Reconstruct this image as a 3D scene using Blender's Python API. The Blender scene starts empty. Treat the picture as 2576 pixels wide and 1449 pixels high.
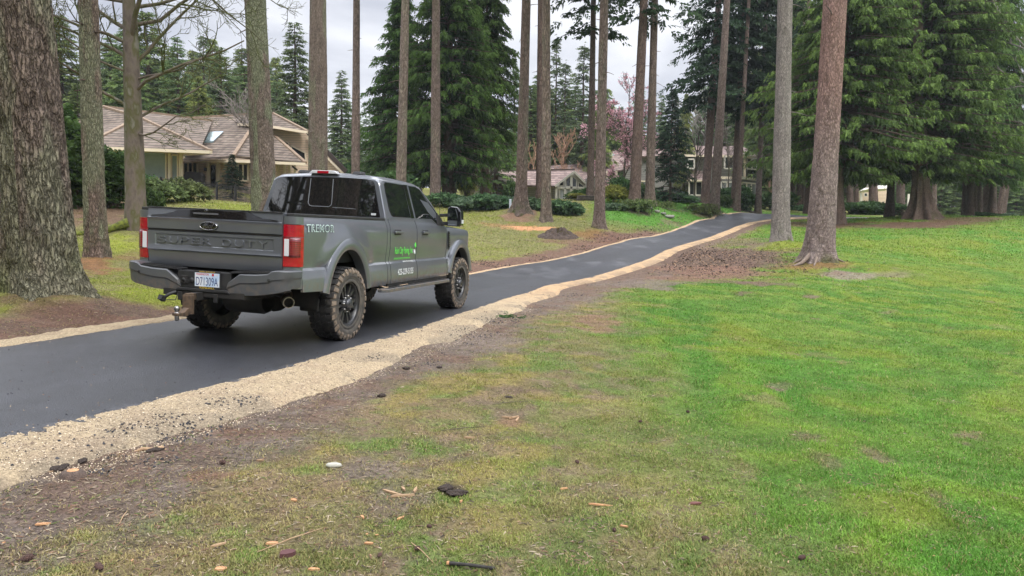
import bpy, bmesh, math, random
import numpy as np
from mathutils import Matrix, Vector

# ------------------------------------------------------------------ camera, sky, sun, exposure
HAZE = True
scene = bpy.context.scene
COL = scene.collection
F_SRC, PITCH, ROLL = 2936.6, 0.0826, 0.0157
def basis(p, rol, yaw=None):
    if yaw is None: d = np.array([0, 1., 0]); r = np.array([1., 0, 0])
    else: d = np.array([math.cos(yaw), math.sin(yaw), 0]); r = np.array([math.sin(yaw), -math.cos(yaw), 0])
    u = np.array([0, 0, 1.]); F = d*math.cos(p) - u*math.sin(p); U = u*math.cos(p) + d*math.sin(p)
    return r*math.cos(rol) + U*math.sin(rol), U*math.cos(rol) - r*math.sin(rol), F
RW, UW, FW = basis(PITCH, ROLL)
RT, UT, FT = basis(PITCH, 0.0466, 0.2612)
MT = np.array([RW, UW, FW]).T @ np.array([RT, UT, FT])          # truck frame -> world
_t = MT @ np.array([-8.1046, -5.1931, 1.502])
CAM = np.array([0, 0, _t[2]]); T0 = CAM - _t                     # truck origin: ground under the rear axle
cam_data = bpy.data.cameras.new('camera'); cam = bpy.data.objects.new('camera', cam_data); COL.objects.link(cam)
cam_data.sensor_width = 36; cam_data.lens = 36*F_SRC/4032; cam_data.clip_start = 0.05; cam_data.clip_end = 3000
cam.matrix_world = Matrix([[RW[i], UW[i], -FW[i], CAM[i]] for i in range(3)] + [[0, 0, 0, 1]])
scene.camera = cam

SUN_EL, SUN_AZ = math.radians(48), math.radians(150)            # overcast: a broad soft sun from behind right
world = bpy.data.worlds.new('World'); scene.world = world; world.use_nodes = True
nt = world.node_tree; N = nt.nodes; L = nt.links; N.clear()
out = N.new('ShaderNodeOutputWorld'); bg = N.new('ShaderNodeBackground'); L.new(bg.outputs[0], out.inputs[0])
sky = N.new('ShaderNodeTexSky'); sky.sky_type = 'NISHITA'; sky.sun_disc = False
sky.sun_elevation = SUN_EL; sky.sun_rotation = SUN_AZ
tc = N.new('ShaderNodeTexCoord')
mp = N.new('ShaderNodeMapping'); mp.inputs['Scale'].default_value = (1.0, 1.0, 2.6); L.new(tc.outputs['Generated'], mp.inputs[0])
nz = N.new('ShaderNodeTexNoise'); nz.inputs['Scale'].default_value = 2.6; nz.inputs['Detail'].default_value = 6
nz.inputs['Roughness'].default_value = .52; nz.inputs['Distortion'].default_value = .35; L.new(mp.outputs[0], nz.inputs['Vector'])
cr = N.new('ShaderNodeValToRGB'); L.new(nz.outputs[0], cr.inputs[0])
cr.color_ramp.elements[0].position = .38; cr.color_ramp.elements[0].color = (3.9, 4.1, 4.8, 1)
cr.color_ramp.elements[1].position = .60; cr.color_ramp.elements[1].color = (7.6, 7.7, 8.1, 1)
sp = N.new('ShaderNodeSeparateXYZ'); L.new(tc.outputs['Generated'], sp.inputs[0])
mr = N.new('ShaderNodeMapRange'); mr.inputs[1].default_value = .30; mr.inputs[2].default_value = .95
mr.inputs[3].default_value = 1.0; mr.inputs[4].default_value = 5.2; L.new(sp.outputs[2], mr.inputs[0])
vm = N.new('ShaderNodeVectorMath'); vm.operation = 'SCALE'; L.new(cr.outputs[0], vm.inputs[0]); L.new(mr.outputs[0], vm.inputs['Scale'])
mx = N.new('ShaderNodeMixRGB'); mx.inputs[0].default_value = .94; L.new(sky.outputs[0], mx.inputs[1]); L.new(vm.outputs[0], mx.inputs[2])
L.new(mx.outputs[0], bg.inputs[0]); bg.inputs[1].default_value = 0.1
sun_d = bpy.data.lights.new('sun', 'SUN'); sun_d.energy = 1.4; sun_d.angle = math.radians(18); sun_d.color = (1, .96, .9)
sun = bpy.data.objects.new('sun', sun_d); COL.objects.link(sun)
_sd = Vector((math.sin(SUN_AZ)*math.cos(SUN_EL), math.cos(SUN_AZ)*math.cos(SUN_EL), math.sin(SUN_EL)))
sun.rotation_euler = _sd.to_track_quat('Z', 'Y').to_euler()
scene.view_settings.view_transform = 'Standard'; scene.view_settings.look = 'None'
scene.view_settings.exposure = 0.5; scene.view_settings.gamma = 1
scene.cycles.max_bounces = 6; scene.cycles.diffuse_bounces = 3; scene.cycles.glossy_bounces = 3; scene.cycles.transparent_max_bounces = 4

# ------------------------------------------------------------------ picture <-> place helpers
KD = F_SRC*2576/4032
def ray(u, v): return FW + RW*(u-1288)/KD - UW*(v-724.5)/KD
def at(u, v, d):
    w = ray(u, v); return CAM + w*(d/w[1])
NT = MT[:, 2]
def onplane(u, v):
    w = ray(u, v); return CAM + w*((T0-CAM)@NT/(w@NT))

# ------------------------------------------------------------------ noise
def _hash(ix, iy, s):
    h = (ix.astype(np.int64)*374761393 + iy.astype(np.int64)*668265263 + s*974634777) & 0xffffffff
    h = ((h ^ (h >> 13))*1274126177) & 0xffffffff
    return ((h ^ (h >> 16)) & 0xffffff)/float(0xffffff)
def vnoise(x, y, s=0):
    x = np.asarray(x, float); y = np.asarray(y, float)
    ix = np.floor(x); iy = np.floor(y); fx = x-ix; fy = y-iy
    fx = fx*fx*(3-2*fx); fy = fy*fy*(3-2*fy)
    a = _hash(ix, iy, s); b = _hash(ix+1, iy, s); c = _hash(ix, iy+1, s); d = _hash(ix+1, iy+1, s)
    return (a+(b-a)*fx)*(1-fy) + (c+(d-c)*fx)*fy
def fbm(x, y, sc=1., o=4, s=0):
    r = 0; a = .5; t = 0
    for i in range(o):
        r = r + a*vnoise(np.asarray(x)*sc, np.asarray(y)*sc, s+i*17); t += a; a *= .5; sc *= 2.03
    return r/t
def sstep(a, b, x): t = np.clip((x-a)/(b-a), 0, 1); return t*t*(3-2*t)

# ------------------------------------------------------------------ object helpers
def tag(o, label=None, cat=None, group=None, kind=None):
    if label: o['label'] = label
    if cat: o['category'] = cat
    if group: o['group'] = group
    if kind: o['kind'] = kind
    return o
def empty(name, loc, label=None, cat=None, group=None, rz=0, parent=None):
    o = bpy.data.objects.new(name, None); o.empty_display_size = .3
    o.location = [float(c) for c in loc]; o.rotation_euler = (0, 0, rz); COL.objects.link(o)
    if parent: o.parent = parent
    return tag(o, label, cat, group)
def link(name, me, parent=None, loc=None):
    o = bpy.data.objects.new(name, me); COL.objects.link(o)
    if parent: o.parent = parent
    if loc is not None: o.location = [float(c) for c in loc]
    return o
def copy_tree(o, parent=None):
    c = o.copy(); COL.objects.link(c)
    if parent: c.parent = parent
    for ch in o.children: copy_tree(ch, c)
    return c
def mesh_np(name, V, F, mat, attrs=None, smooth=False, midx=None):
    """V (n,3); F (m,k) one polygon size; attrs {name: (n,3) colours}"""
    V = np.ascontiguousarray(V, np.float32); F = np.ascontiguousarray(F, np.int32); m, k = F.shape
    me = bpy.data.meshes.new(name)
    me.vertices.add(len(V)); me.vertices.foreach_set('co', V.ravel())
    me.loops.add(m*k); me.loops.foreach_set('vertex_index', F.ravel())
    me.polygons.add(m); me.polygons.foreach_set('loop_start', np.arange(0, m*k, k, dtype=np.int32))
    if smooth: me.polygons.foreach_set('use_smooth', np.ones(m, bool))
    for mm in (mat if isinstance(mat, (list, tuple)) else [mat]): me.materials.append(mm)
    if midx is not None: me.polygons.foreach_set('material_index', np.ascontiguousarray(midx, np.int32))
    if attrs:
        for an, A in attrs.items():
            ca = me.attributes.new(an, 'FLOAT_COLOR', 'POINT')
            B = np.ones((len(V), 4), np.float32); B[:, :A.shape[1]] = A; ca.data.foreach_set('color', B.ravel())
    me.update(calc_edges=True)
    return me

class MB:
    """collects simple solids; build() links them as one mesh object"""
    def __init__(s): s.v = []; s.f = []; s.m = []; s.sm = []; s.mi = 0; s.smooth = False
    def add(s, vs, fs, smooth=None):
        b = len(s.v); s.v += [tuple(float(c) for c in p) for p in vs]
        s.f += [tuple(b+i for i in f) for f in fs]; s.m += [s.mi]*len(fs)
        s.sm += [s.smooth if smooth is None else smooth]*len(fs); return s
    def box(s, c, size, R=None):
        hx, hy, hz = [q/2 for q in size]; P = [(x, y, z) for z in (-hz, hz) for y in (-hy, hy) for x in (-hx, hx)]
        if R is not None: P = [R @ Vector(p) for p in P]
        P = [(p[0]+c[0], p[1]+c[1], p[2]+c[2]) for p in P]
        return s.add(P, [(0, 2, 3, 1), (4, 5, 7, 6), (0, 1, 5, 4), (2, 6, 7, 3), (0, 4, 6, 2), (1, 3, 7, 5)], False)
    def b2(s, a, b):
        return s.box([(a[i]+b[i])/2 for i in range(3)], [abs(b[i]-a[i]) for i in range(3)])
    def bar(s, a, b, w, h=None):
        a = Vector(a); b = Vector(b); d = b-a; h = h or w
        R = d.to_track_quat('X', 'Z').to_matrix(); return s.box((a+b)/2, (d.length, w, h), R)
    def tube(s, pts, rad, n=8, cap=True, smooth=True):
        pts = [Vector(p) for p in pts]; m = len(pts)
        if not hasattr(rad, '__len__'): rad = [rad]*m
        vs = []; prev = None
        for i, p in enumerate(pts):
            d = (pts[min(i+1, m-1)]-pts[max(i-1, 0)]).normalized()
            if prev is None:
                a = d.orthogonal().normalized()
            else:
                a = (prev-d*prev.dot(d)).normalized()
            prev = a; c = d.cross(a)
            for k in range(n):
                t = 2*math.pi*k/n; vs.append(p+(a*math.cos(t)+c*math.sin(t))*rad[i])
        fs = [(i*n+k, i*n+(k+1) % n, (i+1)*n+(k+1) % n, (i+1)*n+k) for i in range(m-1) for k in range(n)]
        s.add(vs, fs, smooth)
        if cap: s.add([vs[k] for k in range(n)][::-1] + vs[-n:], [tuple(range(n)), tuple(range(n, 2*n))], False)
        return s
    def lathe(s, prof, c=(0, 0, 0), axis='Z', n=32, smooth=True, close=False):
        """prof: (r, h) list"""
        vs = []
        for r, h in prof:
            for k in range(n):
                t = 2*math.pi*k/n; x, y = r*math.cos(t), r*math.sin(t)
                p = (x, y, h) if axis == 'Z' else ((x, h, y) if axis == 'Y' else (h, x, y))
                vs.append((p[0]+c[0], p[1]+c[1], p[2]+c[2]))
        m = len(prof); R = range(m if close else m-1)
        s.add(vs, [(i*n+k, i*n+(k+1) % n, ((i+1) % m)*n+(k+1) % n, ((i+1) % m)*n+k) for i in R for k in range(n)], smooth); return s
    def prism(s, poly, vec, smooth=False):
        """poly: 3-D points; extruded by vec"""
        n = len(poly); vec = Vector(vec); P = [Vector(p) for p in poly]; Q = [p+vec for p in P]
        s.add(P+Q, [tuple(range(n)), tuple(range(2*n-1, n-1, -1))], False)
        b = len(s.v)-2*n
        for i in range(n):
            j = (i+1) % n; s.f.append((b+i, b+j, b+n+j, b+n+i)[::-1]); s.m.append(s.mi); s.sm.append(smooth)
        return s
    def grid(s, G, flip=False, smooth=True):
        """G[i][j] -> point"""
        n = len(G); m = len(G[0]); vs = [p for r in G for p in r]
        fs = [(i*m+j, i*m+j+1, (i+1)*m+j+1, (i+1)*m+j) for i in range(n-1) for j in range(m-1)]
        if flip: fs = [f[::-1] for f in fs]
        s.add(vs, fs, smooth); return s
    def build(s, name, mats, parent=None, bevel=0, segs=2, norm=True, mirror=False, auto=None, solid=0, weld=False):
        me = bpy.data.meshes.new(name); me.from_pydata(s.v, [], s.f)
        for m in (mats if isinstance(mats, (list, tuple)) else [mats]): me.materials.append(m)
        me.polygons.foreach_set('material_index', s.m); me.polygons.foreach_set('use_smooth', s.sm)
        bm = bmesh.new(); bm.from_mesh(me)
        if weld or mirror: bmesh.ops.remove_doubles(bm, verts=bm.verts, dist=1e-4)
        if norm: bmesh.ops.recalc_face_normals(bm, faces=bm.faces)
        if bevel:
            es = [e for e in bm.edges if len(e.link_faces) == 2 and e.calc_face_angle(0) > .5]
            bmesh.ops.bevel(bm, geom=es, offset=bevel, segments=segs, affect='EDGES', profile=.5)
        bm.to_mesh(me); bm.free(); me.update()
        o = link(name, me, parent)
        if solid:
            md = o.modifiers.new('solid', 'SOLIDIFY'); md.thickness = solid; md.offset = -1
        if auto is not None:
            me.polygons.foreach_set('use_smooth', [True]*len(me.polygons))
            try: me.set_sharp_from_angle(angle=math.radians(auto))
            except Exception: pass
        return o

def text_obj(name, body, size, mat, parent=None, extrude=.001, shear=0, sx=1., offset=0, spacing=1., align='CENTER', bevel=0):
    cu = bpy.data.curves.new(name, 'FONT'); cu.body = body; cu.size = size; cu.extrude = extrude; cu.shear = shear
    cu.align_x = align; cu.align_y = 'CENTER'; cu.offset = offset; cu.space_character = spacing; cu.bevel_depth = bevel
    to = bpy.data.objects.new('tmp', cu); COL.objects.link(to)
    dg = bpy.context.evaluated_depsgraph_get(); dg.update()
    me = bpy.data.meshes.new_from_object(to.evaluated_get(dg)); bpy.data.objects.remove(to)
    me.transform(Matrix.Diagonal((sx, 1, 1, 1))); me.materials.clear(); me.materials.append(mat)
    return link(name, me, parent)

# ------------------------------------------------------------------ materials
def M_new(name):
    m = bpy.data.materials.new(name); m.use_nodes = True
    return m, m.node_tree.nodes, m.node_tree.links, m.node_tree.nodes['Principled BSDF']
def _ramp(N, cols, pos=None):
    r = N.new('ShaderNodeValToRGB'); e = r.color_ramp.elements
    pos = pos or [i/(len(cols)-1) for i in range(len(cols))]
    while len(e) < len(cols): e.new(.5)
    for i, c in enumerate(cols): e[i].position = pos[i]; e[i].color = (*c, 1)
    return r
def M_noise(name, cols, scale=5, rough=.8, metal=0, bump=0, bscale=None, detail=5, stretch=(1, 1, 1), pos=None, coat=0, spec=.5, bdist=.01, dirt=None):
    m, N, L, b = M_new(name)
    tc = N.new('ShaderNodeTexCoord'); mp = N.new('ShaderNodeMapping'); mp.inputs['Scale'].default_value = stretch
    L.new(tc.outputs['Object'], mp.inputs[0])
    n = N.new('ShaderNodeTexNoise'); n.inputs['Scale'].default_value = scale; n.inputs['Detail'].default_value = detail; L.new(mp.outputs[0], n.inputs[0])
    r = _ramp(N, cols, pos or ([.3+.4*i/(len(cols)-1) for i in range(len(cols))] if len(cols) > 1 else [0]))
    L.new(n.outputs[0], r.inputs[0]); colout = r.outputs[0]
    if dirt:   # (colour, zlow, zhigh, amount): mud splashed on the low parts, real stain
        dc, z0, z1, am = dirt
        s = N.new('ShaderNodeSeparateXYZ'); L.new(tc.outputs['Object'], s.inputs[0])
        a = N.new('ShaderNodeMapRange'); a.inputs[1].default_value = z1; a.inputs[2].default_value = z0; L.new(s.outputs[2], a.inputs[0])
        n3 = N.new('ShaderNodeTexNoise'); n3.inputs['Scale'].default_value = 14; n3.inputs['Detail'].default_value = 8; L.new(tc.outputs['Object'], n3.inputs[0])
        a2 = N.new('ShaderNodeMapRange'); a2.inputs[1].default_value = .42; a2.inputs[2].default_value = .62; L.new(n3.outputs[0], a2.inputs[0])
        mu = N.new('ShaderNodeMath'); mu.operation = 'MULTIPLY'; L.new(a.outputs[0], mu.inputs[0]); L.new(a2.outputs[0], mu.inputs[1])
        mu2 = N.new('ShaderNodeMath'); mu2.operation = 'MULTIPLY'; mu2.inputs[1].default_value = am; L.new(mu.outputs[0], mu2.inputs[0])
        mx = N.new('ShaderNodeMixRGB'); mx.inputs[2].default_value = (*dc, 1); L.new(mu2.outputs[0], mx.inputs[0]); L.new(colout, mx.inputs[1]); colout = mx.outputs[0]
        rr = N.new('ShaderNodeMapRange'); rr.inputs[3].default_value = rough; rr.inputs[4].default_value = .85; L.new(mu2.outputs[0], rr.inputs[0]); L.new(rr.outputs[0], b.inputs['Roughness'])
    L.new(colout, b.inputs['Base Color'])
    if not dirt: b.inputs['Roughness'].default_value = rough
    b.inputs['Metallic'].default_value = metal
    b.inputs['Coat Weight'].default_value = coat; b.inputs['Coat Roughness'].default_value = .04; b.inputs['Specular IOR Level'].default_value = spec
    if bump:
        n2 = N.new('ShaderNodeTexNoise'); n2.inputs['Scale'].default_value = bscale or scale*3; n2.inputs['Detail'].default_value = 6; L.new(mp.outputs[0], n2.inputs[0])
        bp = N.new('ShaderNodeBump'); bp.inputs['Strength'].default_value = bump; bp.inputs['Distance'].default_value = bdist
        L.new(n2.outputs[0], bp.inputs['Height']); L.new(bp.outputs[0], b.inputs['Normal'])
    return m
def M_bark(name, sx=20, sz=5, rough=.95, bd=.03, crack=.55, noise=.3, dist=1.6):
    m, N, L, b = M_new(name); a = N.new('ShaderNodeAttribute'); a.attribute_name = 'col'; tc = N.new('ShaderNodeTexCoord')
    n0 = N.new('ShaderNodeTexNoise'); n0.inputs['Scale'].default_value = sx*.35; n0.inputs['Detail'].default_value = 3; L.new(tc.outputs['Object'], n0.inputs[0])
    vs = N.new('ShaderNodeVectorMath'); vs.operation = 'MULTIPLY_ADD'; vs.inputs[1].default_value = (dist/sx,)*3; L.new(n0.outputs['Color'], vs.inputs[0]); L.new(tc.outputs['Object'], vs.inputs[2])
    mp = N.new('ShaderNodeMapping'); mp.inputs['Scale'].default_value = (sx, sx, sz); L.new(vs.outputs[0], mp.inputs[0])
    v = N.new('ShaderNodeTexVoronoi'); v.feature = 'DISTANCE_TO_EDGE'; v.inputs['Scale'].default_value = 1; L.new(mp.outputs[0], v.inputs[0])
    v2 = N.new('ShaderNodeTexVoronoi'); v2.feature = 'DISTANCE_TO_EDGE'; v2.inputs['Scale'].default_value = 2.3; L.new(mp.outputs[0], v2.inputs[0])
    ad = N.new('ShaderNodeMath'); ad.operation = 'MULTIPLY_ADD'; ad.inputs[1].default_value = .6; L.new(v2.outputs[0], ad.inputs[0]); L.new(v.outputs[0], ad.inputs[2])
    n1 = N.new('ShaderNodeTexNoise'); n1.inputs['Scale'].default_value = sx*2.2; n1.inputs['Detail'].default_value = 5; n1.inputs['Roughness'].default_value = .7; L.new(tc.outputs['Object'], n1.inputs[0])
    h = N.new('ShaderNodeMath'); h.operation = 'MULTIPLY_ADD'; h.inputs[1].default_value = .45; L.new(n1.outputs[0], h.inputs[0])
    mr = N.new('ShaderNodeMapRange'); mr.inputs[1].default_value = 0; mr.inputs[2].default_value = .34; L.new(ad.outputs[0], mr.inputs[0]); L.new(mr.outputs[0], h.inputs[2])
    r = N.new('ShaderNodeMapRange'); r.inputs[1].default_value = .15; r.inputs[2].default_value = 1.3; r.inputs[3].default_value = 1-crack; r.inputs[4].default_value = 1.35; L.new(h.outputs[0], r.inputs[0])
    sc = N.new('ShaderNodeVectorMath'); sc.operation = 'SCALE'; L.new(a.outputs['Color'], sc.inputs[0]); L.new(r.outputs[0], sc.inputs['Scale']); L.new(sc.outputs[0], b.inputs['Base Color'])
    bp = N.new('ShaderNodeBump'); bp.inputs['Strength'].default_value = 1; bp.inputs['Distance'].default_value = bd; L.new(h.outputs[0], bp.inputs['Height']); L.new(bp.outputs[0], b.inputs['Normal'])
    b.inputs['Roughness'].default_value = rough; b.inputs['Specular IOR Level'].default_value = .15; return m
def M_plain(name, col, rough=.5, metal=0, coat=0, emit=0):
    m, N, L, b = M_new(name); b.inputs['Base Color'].default_value = (*col, 1); b.inputs['Roughness'].default_value = rough
    b.inputs['Metallic'].default_value = metal; b.inputs['Coat Weight'].default_value = coat; b.inputs['Coat Roughness'].default_value = .03
    return m
def M_attr(name, attr='col', rough=.9, noise=.0, scale=30, bump=0, bscale=60, bdist=.02, trans=0, obvar=0, spec=.3, mid=None):
    """base colour from a colour attribute, broken up by fine procedural noise"""
    m, N, L, b = M_new(name)
    a = N.new('ShaderNodeAttribute'); a.attribute_name = attr; co = a.outputs['Color']
    tc = N.new('ShaderNodeTexCoord')
    if noise:
        n = N.new('ShaderNodeTexNoise'); n.inputs['Scale'].default_value = scale; n.inputs['Detail'].default_value = 7; n.inputs['Roughness'].default_value = .7; L.new(tc.outputs['Object'], n.inputs[0])
        r = N.new('ShaderNodeMapRange'); r.inputs[1].default_value = .25; r.inputs[2].default_value = .75; r.inputs[3].default_value = 1-noise; r.inputs[4].default_value = 1+noise; L.new(n.outputs[0], r.inputs[0])
        v = N.new('ShaderNodeVectorMath'); v.operation = 'SCALE'; L.new(co, v.inputs[0]); L.new(r.outputs[0], v.inputs['Scale']); co = v.outputs[0]
    if mid:
        n = N.new('ShaderNodeTexNoise'); n.inputs['Scale'].default_value = mid[0]; n.inputs['Detail'].default_value = 4; n.inputs['Roughness'].default_value = .65; L.new(tc.outputs['Object'], n.inputs[0])
        r = N.new('ShaderNodeMapRange'); r.inputs[1].default_value = .3; r.inputs[2].default_value = .7; r.inputs[3].default_value = 1-mid[1]; r.inputs[4].default_value = 1+mid[1]; L.new(n.outputs[0], r.inputs[0])
        v = N.new('ShaderNodeVectorMath'); v.operation = 'SCALE'; L.new(co, v.inputs[0]); L.new(r.outputs[0], v.inputs['Scale']); co = v.outputs[0]
    if obvar:
        oi = N.new('ShaderNodeObjectInfo'); h = N.new('ShaderNodeHueSaturation'); L.new(co, h.inputs['Color'])
        r2 = N.new('ShaderNodeMapRange'); r2.inputs[3].default_value = 1-obvar; r2.inputs[4].default_value = 1+obvar; L.new(oi.outputs['Random'], r2.inputs[0]); L.new(r2.outputs[0], h.inputs['Value'])
        r3 = N.new('ShaderNodeMapRange'); r3.inputs[3].default_value = .485; r3.inputs[4].default_value = .515; L.new(oi.outputs['Random'], r3.inputs[0]); L.new(r3.outputs[0], h.inputs['Hue']); co = h.outputs[0]
    L.new(co, b.inputs['Base Color']); b.inputs['Roughness'].default_value = rough; b.inputs['Specular IOR Level'].default_value = spec
    if bump:
        n2 = N.new('ShaderNodeTexNoise'); n2.inputs['Scale'].default_value = bscale; n2.inputs['Detail'].default_value = 6; n2.inputs['Roughness'].default_value = .65; L.new(tc.outputs['Object'], n2.inputs[0])
        bp = N.new('ShaderNodeBump'); bp.inputs['Strength'].default_value = bump; bp.inputs['Distance'].default_value = bdist; L.new(n2.outputs[0], bp.inputs['Height']); L.new(bp.outputs[0], b.inputs['Normal'])
    if trans:
        ms = N.new('ShaderNodeMixShader'); tl = N.new('ShaderNodeBsdfTranslucent'); L.new(co, tl.inputs[0]); ms.inputs[0].default_value = trans
        L.new(b.outputs[0], ms.inputs[1]); L.new(tl.outputs[0], ms.inputs[2]); L.new(ms.outputs[0], N['Material Output'].inputs[0])
    return m
# ------------------------------------------------------------------ terrain
EDGE_R = [(0,1120),(319,1039),(514,991),(719,937),(889,885),(1032,841),(1150,801),(1212,779),(1283,755),(1335,741),(1372,725),(1428,714)]
EDGE_L = [(0,883),(222,849),(445,813)]
VD = ([546,552,560,574,589,598,606,620,640,660,680,700], [68,64,60,54,48,44,41,37,32,27.5,24.5,22.3])
FAR_R = [(1489,702),(1560,680),(1605,665),(1639,652),(1676,632),(1712,620),(1760,606),(1809,589),(1845,574),(1882,561),(1930,552.5)]
FAR_L = [(1227,684),(1304,670),(1366,662),(1465,640),(1528,620),(1579,607),(1639,598),(1688,586),(1736,570.5),(1773,557),(1809,547.5)]
def dv(v): return float(np.interp(v, *VD))
PR = [onplane(-260, 1187)] + [onplane(*p) for p in EDGE_R] + [at(u, v, dv(v)) for u, v in FAR_R]
PL = [onplane(-200, 915)] + [onplane(*p) for p in EDGE_L] + [onplane(1176, 694.5)] + [at(u, v, dv(v)) for u, v in FAR_L]
PR += [at(1990, 551.5, 66), at(2040, 551, 67), at(2150, 552, 69), at(2250, 553, 71), at(2420, 556, 75), at(2520, 558, 80)]
PL += [at(1845, 543.5, 70), at(1890, 543, 72.5), at(1940, 544.5, 73), at(2034, 546, 73.5), at(2150, 548, 74.5), at(2230, 549.5, 76), at(2420, 553, 80), at(2520, 556, 85)]
CP = list(PR) + list(PL)
for x in (-4, -2, 0, 2, 4.06, 6):
    for y in (-1.1, 1.1): CP.append(T0 + MT@np.array([x, y, 0]))
for q in [(120,765,10.5),(8,700,13.5),(240,660,18.5),(60,690,15),(345,590,24),(280,560,27),(290,505,33),(460,545,30),(500,740,12.5),(665,545,30),(600,510,40),(550,480,54),(400,480,50),(600,478,57),(280,480,46),
          (800,535,36),(895,530,58),(1008,525,54),(1095,507,56),(1150,495,62),(1225,530,54),(1300,600,40),(1240,640,31),(1374,560,48),(1310,542,52),(1362,505,64),(1430,532,58),(1440,505,80),(1507,578,44),(1488,505,66),
          (1597,508,60),(1560,545,54),(1634,513,62),(1700,533,63),(1797,530,68),(1845,521,74),(1909,523,72),(1820,506,92),(1700,503,90),(1300,500,88),
          (1962,616,36),(2060,660,27),(2107,561,55),(2320,547,60),(2440,545,66),(2500,545,68),(2550,556,80),(2400,575,48),(2200,600,40),(2500,640,34),(2300,700,24),(2500,780,18.5),(1800,680,26),(1950,720,20),(1650,740,17.5),(1500,790,13.5),
          (2150,530,90),(2330,540,92),(2576,548,110),(2000,530,92)]:
    CP.append(at(*q))
for q in [(0,3.3,-.16),(3,3.3,-.26),(-2,3.2,-.06),(1,6,-.16),(-1,4.5,-.08),(4,8,-.3),(8,11,-.36),(5,14,-.22),(2,11,-.15),(0,0,-.15),(4,0,-.25),(-4,0,0.02),(0,-12,-.2),(10,-12,-.4),(-12,-12,.3),(-14,0,.5),(-14,8,.9),(16,4,-.4),(30,-10,-.4),(30,15,-.1),
          (-30,-10,1.2),(-35,20,3),(-40,50,5.5),(-60,90,7.5),(-20,110,7),(30,120,5.5),(70,110,3.5),(60,70,2.2),(50,40,.8),(-150,-80,4),(150,-80,0),(-200,60,12),(-160,220,14),(0,240,11),(160,220,2),(200,60,-1),(0,-120,-1)]:
    CP.append(np.array(q, float))
CP = np.array(CP)
def _tps_fit(P, lam=.02):
    n = len(P); X = P[:, :2]/20
    d2 = ((X[:, None]-X[None])**2).sum(-1); K = np.where(d2 > 0, .5*d2*np.log(d2+1e-12), 0)
    A = np.zeros((n+3, n+3)); A[:n, :n] = K+lam*np.eye(n)*.05; A[:n, n] = 1; A[:n, n+1:] = X; A[n, :n] = 1; A[n+1:, :n] = X.T
    return np.linalg.solve(A, np.concatenate([P[:, 2], [0, 0, 0]]))
_W = _tps_fit(CP)
def height_raw(x, y):
    x = np.asarray(x, float); sh = x.shape; q = np.stack([x.ravel(), np.asarray(y, float).ravel()], -1)/20
    o = np.empty(len(q)); X = CP[:, :2]/20
    for i in range(0, len(q), 20000):
        d2 = ((q[i:i+20000, None]-X[None])**2).sum(-1)
        o[i:i+20000] = (.5*d2*np.log(d2+1e-12))@_W[:len(CP)] + _W[len(CP)] + q[i:i+20000]@_W[len(CP)+1:]
    return o.reshape(sh)
# nonuniform grid lines, fine near the camera
def _lines(lo, a, b, hi, st, g):
    m = list(np.arange(a, b, st)); s = st; x = m[-1]
    while x < hi: s = st+g*(x-b if x > b else 0); x += max(s, st); m.append(x)
    x = m[0]; l = []
    while x > lo: s = st+g*(a-x); x -= max(s, st); l.append(x)
    return np.array(l[::-1]+m)
GX = _lines(-240, -6.5, 7.5, 240, .055, .013); GY = _lines(-120, 2.2, 13, 300, .055, .0125)
XX, YY = np.meshgrid(GX, GY)
# coarse evaluation then bilinear refinement (smooth surface)
cx_ = np.unique(np.concatenate([GX[::6], GX[-1:]])); cy_ = np.unique(np.concatenate([GY[::6], GY[-1:]]))
_cz = height_raw(*np.meshgrid(cx_, cy_))
def bil(gx, gy, Z, x, y):
    x = np.clip(np.asarray(x, float), gx[0], gx[-1]-1e-6); y = np.clip(np.asarray(y, float), gy[0], gy[-1]-1e-6)
    i = np.clip(np.searchsorted(gx, x, side='right')-1, 0, len(gx)-2); j = np.clip(np.searchsorted(gy, y, side='right')-1, 0, len(gy)-2)
    fx = (x-gx[i])/(gx[i+1]-gx[i]); fy = (y-gy[j])/(gy[j+1]-gy[j])
    return (Z[j, i]*(1-fx)+Z[j, i+1]*fx)*(1-fy) + (Z[j+1, i]*(1-fx)+Z[j+1, i+1]*fx)*fy
def H0(x, y): return bil(cx_, cy_, _cz, x, y)

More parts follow.
